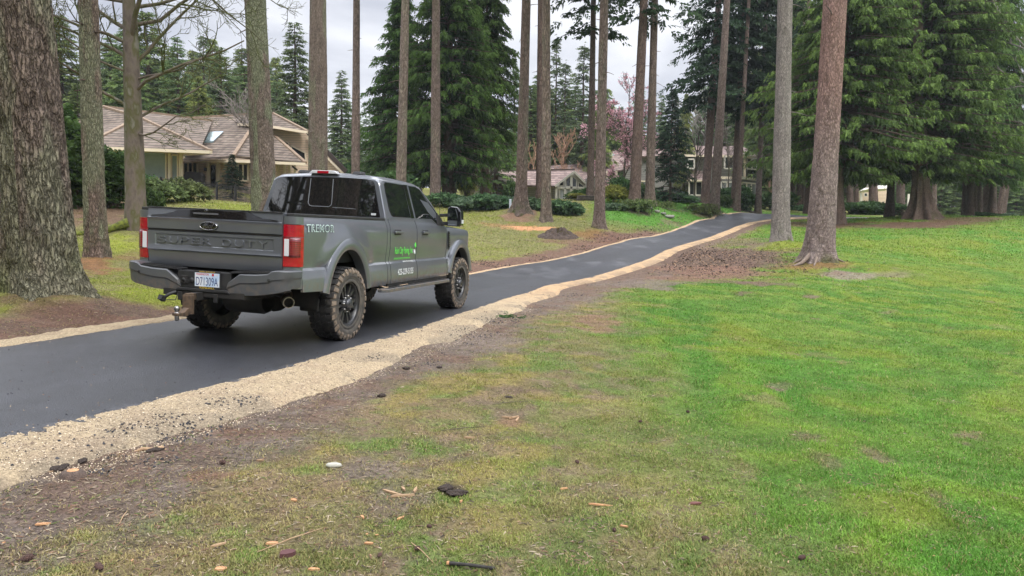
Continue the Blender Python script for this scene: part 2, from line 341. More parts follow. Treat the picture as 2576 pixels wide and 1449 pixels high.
# path centre lines, signed distances
def resample(P, step):
    P = np.array(P)[:, :2]; d = np.r_[0, np.cumsum(np.linalg.norm(np.diff(P, axis=0), axis=1))]
    n = int(d[-1]/step)+1; s = np.linspace(0, d[-1], n)
    # smooth with Catmull-like cubic via repeated averaging
    Q = np.stack([np.interp(s, d, P[:, 0]), np.interp(s, d, P[:, 1])], -1)
    k = max(3, int(1.6/step)) | 1; pad = k//2
    E = np.concatenate([Q[:1]+(Q[:1]-Q[1:2])*np.arange(pad, 0, -1)[:, None], Q, Q[-1:]+(Q[-1:]-Q[-2:-1])*np.arange(1, pad+1)[:, None]])
    ker = np.hanning(k+2)[1:-1]; ker /= ker.sum()
    return np.stack([np.convolve(E[:, 0], ker, 'valid'), np.convolve(E[:, 1], ker, 'valid')], -1)
RE = resample(PR, .03); LE = resample(PL, .03)
def seg_dist(x, y, E, stride=8):
    """distance to the edge polyline and side (+ = right of travel direction) for points (flat arrays)"""
    Q = E[::stride]; x = np.ravel(x); y = np.ravel(y); D = np.full(len(x), 1e9); S = np.zeros(len(x))
    for i0 in range(0, len(x), 8000):
        px = x[i0:i0+8000, None]; py = y[i0:i0+8000, None]
        d2 = (px-Q[None, :, 0])**2+(py-Q[None, :, 1])**2; k = d2.argmin(1); k = np.clip(k, 1, len(Q)-2)
        t = Q[k+1]-Q[k-1]; t /= np.linalg.norm(t, axis=1)[:, None]; r = np.stack([px[:, 0]-Q[k, 0], py[:, 0]-Q[k, 1]], -1)
        S[i0:i0+8000] = r[:, 0]*t[:, 1]-r[:, 1]*t[:, 0]
        D[i0:i0+8000] = np.sqrt(d2.min(1))
    return np.where(np.abs(S) > .6*D, S, np.sign(S)*D)
near = (XX > -14) & (XX < 62) & (YY > 0) & (YY < 100)
sR = np.full(XX.shape, 50.); sL = np.full(XX.shape, 50.)
sR[near] = seg_dist(XX[near], YY[near], RE); sL[near] = -seg_dist(XX[near], YY[near], LE)
sR = np.where(~near, np.where(XX > 0, 50, -50), sR); sL = np.where(~near, np.where(XX > 0, -50, 50), sL)
inpath = (sR < 0) & (sL < 0)
Z0 = H0(XX, YY)
rough_m = sstep(.9, 2.6, np.maximum(sR, sL))*.85+.15*sstep(.2, .8, np.maximum(sR, sL))
ZG = Z0 + (fbm(XX, YY, .22, 3, 13)-.5)*.34*sstep(2.5, 6, sR)*sstep(4, 9, YY) + (fbm(XX, YY, 1.3, 4, 3)-.5)*.10*rough_m + (fbm(XX, YY, 9, 3, 5)-.5)*.03*rough_m*np.clip(30/np.maximum(YY, 5), 0, 1)
_mx = np.maximum(sR, sL); ZG = ZG-.014*(1-sstep(.5, 1.3, _mx)); ZG = np.where(inpath, Z0-.014-.10*sstep(.55, 1.1, -_mx), ZG)
# mounds at trunks, litter, dirt heap bases: (u, v, radius, height)
def march(u, v, Hf=None, dmax=160):
    w = ray(u, v); w = w/w[1]; d = np.r_[np.arange(2, 40, .05), np.arange(40, dmax, .15)]
    P = CAM[None]+w[None]*d[:, None]; h = (Hf or H0)(P[:, 0], P[:, 1]); k = np.argmax(P[:, 2] < h)
    if P[k, 2] >= h[k]: return None
    return P[k]
def mound(x, y, r, h):
    global ZG
    d = np.hypot(XX-x, YY-y)/r; ZG = ZG + h*np.exp(-d*d*2.2)*(sstep(-.1, .8, np.maximum(sR, sL)))
# (u, v) of each trunk base: mounds of litter round the feet
for u, v, r, h in [(120,768,1.5,.22),(240,662,1.2,.14),(345,592,1.3,.16),(1310,543,2.6,.55),(1374,561,1.2,.15),(1507,579,1.4,.18),(2060,661,1.3,.14),(1962,617,1.2,.12),(2320,548,3.2,.35),(2107,562,1.3,.15),(1600,535,3,.2),(1962,617,1.2,.12)]:
    p = march(u, v)
    if p is not None: mound(p[0], p[1], r, h)
_p = march(1735, 648)
def hN(x, y): return bil(GX, GY, ZG, x, y)
# ragged torn ground on the dug patch
dug = np.exp(-(((XX-_p[0])/3.2)**2+((YY-_p[1])/4.2)**2)*1.1)*sstep(.3, 1., sR)
ZG += dug*((fbm(XX, YY, 2.3, 5, 9)-.5)*.42)

c3 = lambda *a: np.array(a, float)
C_GREEN = c3(.108, .192, .036); C_LUSH = c3(.080, .185, .028); C_DRY = c3(.215, .205, .085); C_OLIVE = c3(.175, .160, .070)
C_DIRT = c3(.125, .088, .066); C_GREY = c3(.215, .170, .140); C_MULCH = c3(.165, .095, .068); C_NEEDLE = c3(.30, .150, .075)
C_MOSS = c3(.235, .255, .038); C_SAND = c3(.47, .37, .24); C_DARK = c3(.055, .040, .032); C_SAW = c3(.62, .30, .15)
GC = np.empty(XX.shape+(3,)); GC[:] = C_GREEN; COV = np.ones(XX.shape)     # colour, blade cover
def mixc(m, col, cov=None):
    global GC, COV
    m = np.clip(m, 0, 1); GC = GC*(1-m[..., None]) + np.asarray(col)*m[..., None]
    if cov is not None: COV = COV*(1-m)+cov*m
n1 = fbm(XX, YY, .35, 4, 21); n2 = fbm(XX, YY, 1.6, 4, 22); n3 = fbm(XX, YY, 6, 4, 23); n4 = fbm(XX, YY, .12, 3, 24); n5 = fbm(XX, YY, 16, 3, 25)
right = sR > 0; left = (sL > 0)
# right lawn
mixc(sstep(.45, .62, n1)*.7, C_LUSH); mixc(sstep(.5, .7, n2)*.5, C_DRY*np.array([.85, 1.05, .6])); mixc(sstep(.56, .74, fbm(XX, YY, .8, 3, 31))*.55, C_MOSS*.8)
# mowing streaks running along the fairway
st = np.sin((XX*.93-YY*.38)*2.2+n4*9)*.5+.5
mixc(st*.22*sstep(14, 30, YY), C_MOSS*.85)
rad_ = np.hypot(XX+4.5, (YY-11)*1.15)+2.2*(n1-.5)*3+(n2-.5)*1.2; arcs = .5+.5*np.sin(rad_*2*np.pi/1.9+n4*9); am = sstep(4.5, 7.5, rad_)*(1-sstep(20, 40, rad_))*sstep(.8, 3, sR)
mixc(arcs**2*.38*am*n1*1.8, C_MOSS*.85); mixc((1-arcs)**2*.5*am*n2*1.8, C_LUSH*.70); ZG += (arcs-.5)*.035*am
# thin olive lawn and bare earth beside the path on the right
wol = np.interp(YY, [0, 3.3, 6.4, 10, 14, 20, 30], [4.5, 4.3, 3.0, 2.3, 2.4, 1.6, 1.5])
ol = 1-sstep(-.9, 1.0, sR-wol+(n2-.5)*2.6+(n1-.5)*2); ol = ol*right
mixc(ol*.9, C_OLIVE, .55); mixc(ol*sstep(.45, .58, n3)*.75, C_DIRT*1.4, .22); mixc(ol*sstep(.47, .6, n2)*.6, c3(.24, .17, .10), .35); mixc(ol*sstep(.5, .66, fbm(XX, YY, 3.4, 4, 41))*.55, C_GREEN*1.0, 1.0); mixc(ol*sstep(.55, .7, fbm(XX, YY, 2.4, 3, 42))*.5, c3(.27, .22, .06), .7)
wd = np.interp(YY, [0, 3.3, 5, 6.4, 9, 12, 16, 20, 30, 45, 60], [1.7, 1.6, 1.45, 1.25, 1.15, 1.10, 1.4, 1.7, 1.3, 1.2, 1.6])
de = (1-sstep(-.22, .30, sR-wd+(n2-.5)*.9+(n3-.5)*.5))*right
mixc(de, C_GREY*.85, .16); mixc(de*sstep(15, 22, YY), C_DIRT*1.45, .1); mixc(de*sstep(.42, .62, n3)*.75, C_DIRT, .03); mixc(de*sstep(.5, .6, fbm(XX, YY, 2.2, 4, 43))*.5, c3(.17, .10, .07))
# left of the path: olive, mossy lawn with litter
mixc(left*1., C_DRY*.62+C_MOSS*.32, .7); mixc(left*sstep(.42, .6, n1)*.8, C_MOSS*.78, .8); mixc(left*sstep(.5, .64, n2)*.6, C_DRY*.9, .6); mixc(left*sstep(.52, .62, n3)*.4, C_DIRT*1.5, .4)
wl = np.interp(YY, [5, 9, 12, 20, 30, 45, 60], [1.5, 1.5, 1.0, 1.3, 1.9, 1.5, 1.4])
dl = (1-sstep(-.3, .5, sL-wl+(n2-.5)*1.2))*left
mixc(dl, C_MULCH*1.05, .05); mixc(dl*sstep(.45, .6, n3)*.6, C_DIRT, .05)
# green watered lawn before the two houses beyond
gl = sstep(1455, 1530, 1288+XX/np.maximum(YY, 1)*1876)*left*sstep(47, 52, YY)*(1-sstep(74, 86, YY)); mixc(gl, C_LUSH*1.1, 1)
UU = 1288+XX/np.maximum(YY, 1)*1876
# patches measured in the photo: centre, half sizes in px, colour, strength, cover, edge noise
PATCH = [(1750,657,190,46,c3(.135,.090,.068),.97,.04,.9),(1900,640,130,30,c3(.14,.092,.070),.92,.06,.9),(1620,690,90,22,c3(.15,.105,.08),.8,.1,.9),(1620,712,120,16,C_GREY*.8,.85,.1,.9),(1800,690,170,22,C_MULCH*1.15,.85,.15,1.),(1850,610,110,14,C_DIRT*1.5,.7,.3,.8),
 (2160,694,150,14,C_GREY*1.05,.8,.2,.9),(2050,668,90,10,C_NEEDLE*.6,.6,.5,.8),(1953,977,42,15,C_DIRT*1.25,1.,.03,.5),(2436,1106,40,16,C_DIRT*1.5,.8,.3,.9),(1490,808,75,22,C_MULCH*1.35,.75,.3,.9),(1465,860,80,28,C_OLIVE,.6,.5,.8),
 (950,1185,120,40,C_GREY*.85,.85,.15,.8),(1010,1265,90,30,C_GREY*.8,.7,.2,.9),(920,1290,110,22,C_DIRT*1.2,.7,.2,.9),(1140,1245,34,16,C_DARK*1.3,.95,.05,.5),(520,1205,70,20,C_MULCH*1.2,.7,.3,.8),(480,1330,90,14,C_DIRT*1.4,.6,.4,.9),
 (1200,860,120,26,C_GREY*.9,.8,.1,.9),(1290,985,70,10,C_DIRT*1.3,.6,.4,1.),(1290,1055,40,14,C_MULCH*1.2,.7,.3,.7),(1500,1245,60,10,C_OLIVE*1.2,.6,.5,.9),(1700,1300,110,30,C_DRY*.95,.55,.7,.9),(1480,1030,120,22,C_OLIVE*1.15,.6,.6,1),
 (2105,690,36,6,C_DIRT*1.5,.8,.2,.7),(2040,752,22,5,C_DIRT*1.4,.8,.2,.7),(1660,1000,26,6,C_DIRT*1.4,.6,.3,.8),(1870,738,22,5,C_DIRT,.8,.2,.8),(2000,890,18,5,C_DIRT*1.3,.6,.3,.8),(2230,790,30,4,C_DIRT*1.9,.5,.3,.8),
 (240,672,70,22,C_NEEDLE*.72,.9,.1,.7),(330,655,60,20,C_NEEDLE*.6,.55,.4,.9),(150,795,150,22,C_MULCH*.7,.7,.3,1.),(60,835,230,16,C_DIRT*1.0,.7,.3,1.),(340,790,130,16,C_DIRT*1.0,.8,.2,.9),(420,745,160,22,C_MOSS*.85,.85,.9,.7),(300,615,40,22,C_MOSS*1.1,.9,.9,.7),(390,620,60,25,C_MOSS*1.0,.7,.8,.9),
 (280,530,80,35,C_MULCH*1.0,.85,.1,.8),(180,540,50,35,C_MULCH*1.1,.8,.1,.8),(430,590,70,25,C_DRY*.7,.5,.6,.9),(560,505,100,5,C_DIRT*1.2,.8,.2,.9),(600,520,120,9,C_MOSS*.8,.9,.9,.6),
 (1332,575,70,6,C_SAW,.95,.1,.9),(1250,567,80,5,C_SAW*.55,.5,.3,1.),(1310,546,60,16,C_MULCH*1.35,.9,.1,.7),(1480,590,90,16,C_NEEDLE*.75,.8,.2,.9),(1440,607,110,12,C_MULCH*1.1,.8,.2,.9),(1540,600,50,12,C_MULCH*.9,.9,.1,.8),(1300,620,120,14,C_DRY*.75,.5,.6,1.),
 (1250,600,110,20,C_DRY*.85,.7,.6,.9),(1400,562,90,8,C_DRY*.9,.6,.6,.9),(1600,568,110,10,C_DRY*.9,.5,.7,.9),(1700,565,40,8,C_DIRT*1.6,.6,.3,.9),(1605,539,42,6,C_DARK,.95,.02,.5),(1680,525,50,4,C_DARK*1.2,.9,.05,.6),(1780,545,60,5,C_MULCH,.7,.3,.8),(1860,528,80,4,C_DARK*1.6,.9,.1,.8),
 (2290,566,190,11,C_MULCH*.82,.95,.05,.7),(2120,566,110,9,C_MULCH*.75,.95,.05,.8),(2010,562,60,6,C_MULCH*.8,.8,.1,.8),(2440,552,120,5,C_MULCH*.9,.8,.2,.8),(1970,625,90,10,C_MOSS*.8,.7,.9,.9),(2060,672,80,8,C_NEEDLE*.8,.5,.5,.9),(2010,690,70,12,C_MOSS*.7,.6,.8,.9),
 (600,1085,260,14,c3(.16,.095,.065),.6,.1,.9),(180,1160,160,26,C_DIRT,.8,.05,.9),(60,1290,120,60,C_GREY*.75,.7,.1,.9),(1700,1180,200,50,C_DRY*.9,.35,.8,1.),(1290,1330,200,60,C_OLIVE*1.1,.4,.7,1.),(2440,700,260,30,C_MOSS*.75,.35,1,1.),(2300,620,260,20,C_MOSS*.8,.45,1,1.),(1900,860,140,40,C_MOSS*.75,.5,1,.9),(2050,950,260,60,C_LUSH*1.05,.5,1,1.)]
for (u, v, ru, rv, col, stg, cov, en) in PATCH:
    p = march(u, min(v, 1440)); a = march(u, min(v+rv, 1448)); b_ = march(u, v-rv)
    if p is None or a is None: continue
    rx = abs(ru)/1876*p[1]; ry = ((b_[1] if b_ is not None else 2*p[1]-a[1])-a[1])/2; ry = min(max(ry, .1), 9)
    k = p[0]/p[1]; sh = abs(k)*ry*2.6; i0, i1 = np.searchsorted(GX, [p[0]-2.6*rx-sh, p[0]+2.6*rx+sh]); j0, j1 = np.searchsorted(GY, [p[1]-2.6*ry, p[1]+2.6*ry]); W_ = (slice(j0, j1), slice(i0, i1)); X_, Y_ = XX[W_], YY[W_]; dx = X_-(p[0]+(Y_-p[1])*k); dy = Y_-p[1]
    q = np.hypot(dx/rx, dy/ry)
    sz = min(rx, ry); fb = fbm(X_/sz, Y_/sz, 1.7, 5, int(u*7+v) % 991)
    m = (1-sstep(.55, 1.1, q+(fb-.5)*2.2*en))*stg*(1-inpath[W_])
    m = np.clip(m, 0, 1); GC[W_] = GC[W_]*(1-m[..., None])+np.asarray(col)*m[..., None]; COV[W_] = COV[W_]*(1-m)+cov*m
_rp = random.Random(44)
for k in range(110):
    y_ = 3.5*(45/3.5)**_rp.random(); x_ = _rp.uniform(-.35, .72)*y_; rr = _rp.uniform(.05, .15)*(1+y_/25); i0, i1 = np.searchsorted(GX, [x_-2*rr, x_+2*rr]); j0, j1 = np.searchsorted(GY, [y_-2.4*rr, y_+2.4*rr]); W_ = (slice(j0, j1), slice(i0, i1)); X_, Y_ = XX[W_], YY[W_]
    m = np.clip((1-sstep(.5, 1.2, np.hypot(X_-x_, (Y_-y_)*.8)/rr+(fbm(X_/rr, Y_/rr, 1.6, 3, k)-.5)*1.6))*_rp.uniform(.3, .75)*sstep(.8, 1.2, sR[W_]), 0, 1); GC[W_] = GC[W_]*(1-m[..., None])+_rp.choice([C_DIRT*1.3, C_DRY*.8, C_DRY*.9, C_LUSH*.75])*m[..., None]; COV[W_] = COV[W_]*(1-m)+.4*m
# coarse value variation, real dirt specks
GC *= (0.80+.40*n3)[..., None]*(0.86+.28*n5)[..., None]
GC[inpath] = C_GREY*.7
COV[inpath] = 0
def gcol(x, y): return np.stack([bil(GX, GY, GC[..., k], x, y) for k in range(3)], -1)
m_ground = M_attr('ground', mid=(4.5, .20), noise=.6, scale=30, bump=1., bscale=45, bdist=.04, rough=.95, spec=.15)
nx, ny = len(GX), len(GY)
V = np.stack([XX.ravel(), YY.ravel(), ZG.ravel()], -1)
ii, jj = np.meshgrid(np.arange(nx-1), np.arange(ny-1)); b0 = (jj*nx+ii).ravel()
F = np.stack([b0, b0+1, b0+nx+1, b0+nx], -1)
tag(link('ground', mesh_np('ground', V, F, m_ground, {'col': GC.reshape(-1, 3)}, smooth=True)), kind='structure')

# ------------------------------------------------------------------ asphalt path, torn at its edges, and the sand verges
def strip(A, B, nacross, rag, zoff, seed, skirt=.07, crown=0, ra=None, rb=None):
    """sheet between polylines A (right) and B (left)"""
    n = len(A); s = np.r_[0, np.cumsum(np.linalg.norm(np.diff(A, axis=0), axis=1))]
    t = np.linspace(0, 1, nacross)
    P = A[:, None]*(1-t)[None, :, None]+B[:, None]*t[None, :, None]
    d = (B-A); d /= np.linalg.norm(d, axis=1)[:, None]
    e0 = (ra(s) if ra else 0*s); e1 = (rb(s) if rb else 0*s)
    P[:, 0] -= d*e0[:, None]; P[:, -1] += d*e1[:, None]
    Z = zoff(P[..., 0], P[..., 1], t[None]+0*P[..., 0])
    return P, Z
def teeth(seed, amp, per):
    def f(s):
        ph = s/per+2.5*vnoise(s*.9, 0*s, seed); saw = (ph-np.floor(ph))
        return amp*(saw**1.5*vnoise(np.floor(ph), 0*s, seed+3)*1.5+.55*(fbm(s, 0*s, 5, 4, seed+5)-.5)*2)+.10*(fbm(s, 0*s, .55, 3, seed+8)-.5)
    return f
# match left samples to right samples by nearest perpendicular
def match(E, O, stride=4):
    Q = O[::stride]; idx = []
    t = np.gradient(E, axis=0); t /= np.linalg.norm(t, axis=1)[:, None]
    for i0 in range(0, len(E), 2000):
        d = Q[None]-E[i0:i0+2000, None]; al = (d*t[i0:i0+2000, None]).sum(-1); dist = (d**2).sum(-1)
        idx.append((al**2*40+dist).argmin(1))
    k = np.maximum.accumulate(np.concatenate(idx)); P = Q[k]
    w = 61; pad = w//2; ker = np.hanning(w+2)[1:-1]; ker /= ker.sum()
    PP = np.pad(P, ((pad, pad), (0, 0)), mode='reflect', reflect_type='odd')
    return np.stack([np.convolve(PP[:, 0], ker, 'valid'), np.convolve(PP[:, 1], ker, 'valid')], -1)
_s = np.r_[0, np.cumsum(np.linalg.norm(np.diff(RE, axis=0), axis=1))]
keep = np.unique(np.searchsorted(_s, np.concatenate([np.arange(0, 22, .03), np.arange(22, 45, .08), np.arange(45, _s[-1], .25)])).clip(0, len(RE)-1))
AR = RE[keep]; BL = match(RE, LE)[keep]
tr_, tl_ = teeth(71, .10, .12), teeth(77, .02, .3)
P, Z = strip(AR, BL, 34, .05, lambda x, y, t: H0(x, y)+.045+.012*np.sin(np.pi*t)+(fbm(x, y, .8, 3, 61)-.5)*.015, 1, ra=tr_, rb=tl_)
def strip_mesh(P, Z, mat, attrs=None, skirt=.08, col=None, smooth=True):
    n, m = Z.shape; d = P[:, -1]-P[:, 0]; d /= np.linalg.norm(d, axis=1)[:, None]
    Pn = np.concatenate([(P[:, :1]-d[:, None]*.02), P, (P[:, -1:]+d[:, None]*.02)], 1)
    Zn = np.concatenate([Z[:, :1]-skirt, Z, Z[:, -1:]-skirt], 1); m += 2
    V = np.concatenate([Pn, Zn[..., None]], -1).reshape(-1, 3); i, j = np.meshgrid(np.arange(n-1), np.arange(m-1), indexing='ij'); b = (i*m+j).ravel()
    F = np.stack([b, b+1, b+m+1, b+m], -1)[:, ::-1]
    a = None
    if col is not None: a = {'col': np.concatenate([col[:, :1], col, col[:, -1:]], 1).reshape(-1, 3)}
    return mesh_np('strip', V, F, mat, a, smooth=smooth)
x_, y_ = P[..., 0], P[..., 1]
pc = np.empty(Z.shape+(3,)); pc[:] = (.029, .0305, .036)
tt = np.linspace(0, 1, Z.shape[1])[None]+0*Z; edge = np.minimum(tt, 1-tt)
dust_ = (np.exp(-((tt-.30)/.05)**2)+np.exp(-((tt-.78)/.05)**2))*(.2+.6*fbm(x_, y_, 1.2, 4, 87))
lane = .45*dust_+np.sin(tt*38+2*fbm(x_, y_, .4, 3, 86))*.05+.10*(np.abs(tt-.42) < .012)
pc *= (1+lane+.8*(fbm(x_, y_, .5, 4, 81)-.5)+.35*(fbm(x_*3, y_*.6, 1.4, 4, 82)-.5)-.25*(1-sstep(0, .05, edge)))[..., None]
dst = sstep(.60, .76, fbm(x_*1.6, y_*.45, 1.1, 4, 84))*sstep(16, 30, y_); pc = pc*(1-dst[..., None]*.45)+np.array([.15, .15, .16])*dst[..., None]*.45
m_asph = M_attr('asphalt', mid=(6, .22), noise=.75, scale=75, bump=1., bscale=90, bdist=.009, rough=.40, spec=.8)
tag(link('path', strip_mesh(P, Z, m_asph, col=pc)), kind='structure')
# sand verge on the right
wsr = lambda s: np.interp(s, [0, 2.2, 4, 7, 10, 13, 17, 22, 30, 45, 60, 90], [.88, .84, .74, .64, .66, .62, .44, .52, .62, .66, .8, .9])
sA = _s[keep]; dirR = AR-BL; dirR /= np.linalg.norm(dirR, axis=1)[:, None]
_fd = 1-.88*sstep(9, 19, sA)
w_ = wsr(sA)*(1+.55*_fd*(fbm(sA, 0*sA, .8, 4, 91)-.5))+.10*_fd*(fbm(sA, 0*sA, 6, 4, 92)-.5)
INR = AR-dirR*.12; OUT = AR+dirR*w_[:, None]
P, Z = strip(OUT, INR, 22, 0, lambda x, y, t: H0(x, y)+.022*sstep(0, .75, t)-.075*sstep(.22, 0, t)+.028*sstep(0, .25, t)+(fbm(x, y, 7, 4, 93)-.5)*.03+(fbm(x, y, 28, 3, 94)-.5)*.022-.045*sstep(.86, 1, t), 1)
sc = np.empty(Z.shape+(3,)); sc[:] = C_SAND; x_, y_ = P[..., 0], P[..., 1]; t_ = np.linspace(0, 1, Z.shape[1])[None]+0*Z
yel = sstep(13, 18, y_); sc = sc*(1-.75*yel[..., None])+c3(.50, .33, .185)*.75*yel[..., None]
k = sstep(.56, .64, fbm(x_, y_, 1.9, 5, 95)+.10*(1-t_))*(1-t_)*1.1*sstep(.35, 1, 1-t_+.4); sc = sc*(1-np.clip(k, 0, 1)[..., None]*.42)+c3(.07, .075, .08)*np.clip(k, 0, 1)[..., None]*.42
k = np.clip(sstep(.55, .7, fbm(x_, y_, 5, 4, 96)), 0, 1)*.35; sc = sc*(1-k[..., None])+c3(.38, .28, .19)*k[..., None]
eg = (1-sstep(0, .12, t_+.1*(fbm(x_, y_, 8, 3, 97)-.5)))[..., None]*.8; sc = sc*(1-eg)+C_GREY*eg
m_sand = M_attr('sand', noise=.55, scale=45, bump=1., bscale=50, bdist=.035, rough=.95, spec=.15)
tag(link('sand_verge', strip_mesh(P, Z, m_sand, col=sc)), kind='structure')
wsl = np.interp(sA, [0, 4, 6, 8.5, 10, 14, 30, 60, 90], [.55, .6, .55, .42, .2, .22, .28, .35, .4])*(1+.7*(fbm(sA, 0*sA, .9, 4, 191)-.5))
INL = BL+dirR*.10; OUTL = BL-dirR*wsl[:, None]
P, Z = strip(INL, OUTL, 14, 0, lambda x, y, t: H0(x, y)+.028*sstep(1, .3, t)+(fbm(x, y, 7, 4, 193)-.5)*.04-.05*sstep(.8, 1, t)-.05*sstep(.2, 0, t)+.03*sstep(0, .3, 1-t), 1)
x_, y_ = P[..., 0], P[..., 1]; sc = np.empty(Z.shape+(3,)); sc[:] = C_SAND*.92
yel = sstep(13, 18, y_)*.75; sc = sc*(1-yel[..., None])+c3(.50, .35, .21)*yel[..., None]
k = sstep(.55, .68, fbm(x_, y_, 4, 4, 196))*.4; sc = sc*(1-k[..., None])+c3(.3, .22, .15)*k[..., None]
tag(link('sand_verge', strip_mesh(P, Z, m_sand, col=sc)), kind='structure')
def ground(x, y): return float(hN(np.array([x]), np.array([y]))[0])
def spot(u, v, d=None):
    """a place on the ground: seen at (u, v), optionally moved along its line of sight to depth d"""
    if d is None: p = march(u, v, hN)
    else: p = at(u, v, d)
    return Vector((p[0], p[1], ground(p[0], p[1])))
# ------------------------------------------------------------------ vegetation builders
def unit(a): return a/np.maximum(np.linalg.norm(a, axis=-1, keepdims=True), 1e-9)
def fronds(rng, P, D, S, K=8, ang=.9, wid=.26, droop=.25, col=(.05, .09, .03), var=.35, tipcol=None, tw=None, ll=.5):
    """feathery sprays: K narrow leaflets on each side-alternating axis. returns V, F(quads), C"""
    n = len(P); D = unit(D); rnd = unit(rng.normal(size=(n, 3))); side = unit(np.cross(D, rnd+np.array([0, 0, .9])))
    t = (np.arange(K)+.5)/K; sg = np.where(np.arange(K) % 2, 1., -1.)
    t = t[None, :, None]; sg = sg[None, :, None]; S_ = S[:, None, None]
    root = P[:, None]+D[:, None]*S_*t; root[..., 2] -= (S[:, None]*droop*t[..., 0]**2)
    a = ang*(1-.55*t)+rng.normal(size=(n, K, 1))*.18
    dr = D[:, None]*np.cos(a)+side[:, None]*np.sin(a)*sg; dr[..., 2] -= .18+.3*droop; dr = unit(dr)
    ln = S_*ll*(1-.55*t)*rng.uniform(.7, 1.25, (n, K, 1))
    pr = unit(np.cross(dr, unit(rnd)[:, None]+rng.normal(size=(n, K, 3))*.5))*ln*wid
    mid = root+dr*ln*.5; tip = root+dr*ln; tip[..., 2] -= ln[..., 0]*.18
    V = np.stack([root, mid+pr, tip, mid-pr], 2).reshape(-1, 3)
    F = np.arange(n*K*4).reshape(-1, 4)
    base = np.array(col)[None]*(1+rng.uniform(-var, var, (n, 1)))
    if tipcol is not None:
        w = (rng.uniform(0, 1, (n, 1)) if tw is None else tw[:, None]); base = base*(1-w)+np.array(tipcol)*w*(1+rng.uniform(-.2, .2, (n, 1)))
    C = np.repeat(base, K*4, 0)*rng.uniform(.85, 1.15, (n*K, 1)).repeat(4, 0)
    return V, F, C
def np_tubes(paths, radii, n=5):
    """paths: list of (m,3) arrays; radii: list of (m,)"""
    VV = []; FF = []; b = 0
    for P, R in zip(paths, radii):
        m = len(P); d = unit(np.gradient(P, axis=0)); ref = np.array([.13, .21, .97]) if abs(d[0, 2]) < .8 else np.array([1., .1, 0])
        a = unit(np.cross(d, ref)); c = np.cross(d, a); th = 2*np.pi*np.arange(n)/n
        V = P[:, None]+(a[:, None]*np.cos(th)[None, :, None]+c[:, None]*np.sin(th)[None, :, None])*np.asarray(R)[:, None, None]
        i, j = np.meshgrid(np.arange(m-1), np.arange(n), indexing='ij'); j2 = (j+1) % n
        F = np.stack([i*n+j, i*n+j2, (i+1)*n+j2, (i+1)*n+j], -1).reshape(-1, 4)+b
        VV.append(V.reshape(-1, 3)); FF.append(F); b += m*n
    return np.concatenate(VV), np.concatenate(FF)
m_leaf = M_attr('foliage', noise=.0, rough=.75, trans=.28, obvar=.16, spec=.12)
m_leaf_near = M_attr('glossy_foliage', noise=.0, rough=.5, trans=.15, spec=.3)
m_bark = M_bark('bark', 24, 6, bd=.035)
m_bark_near = M_bark('bark_near', 21, 4.6, bd=.05, crack=.62, dist=1.0)
m_bark_far = M_bark('bark_far', 11, 2.6, bd=.08, crack=.5)
m_twig = M_noise('twig_bark', [(.075, .06, .045), (.13, .105, .08)], 6, .9)
m_mosstwig = M_noise('mossy_bark', [(.10, .085, .05), (.07, .075, .022), (.13, .15, .03)], 5, .95, bump=.6, bscale=30)

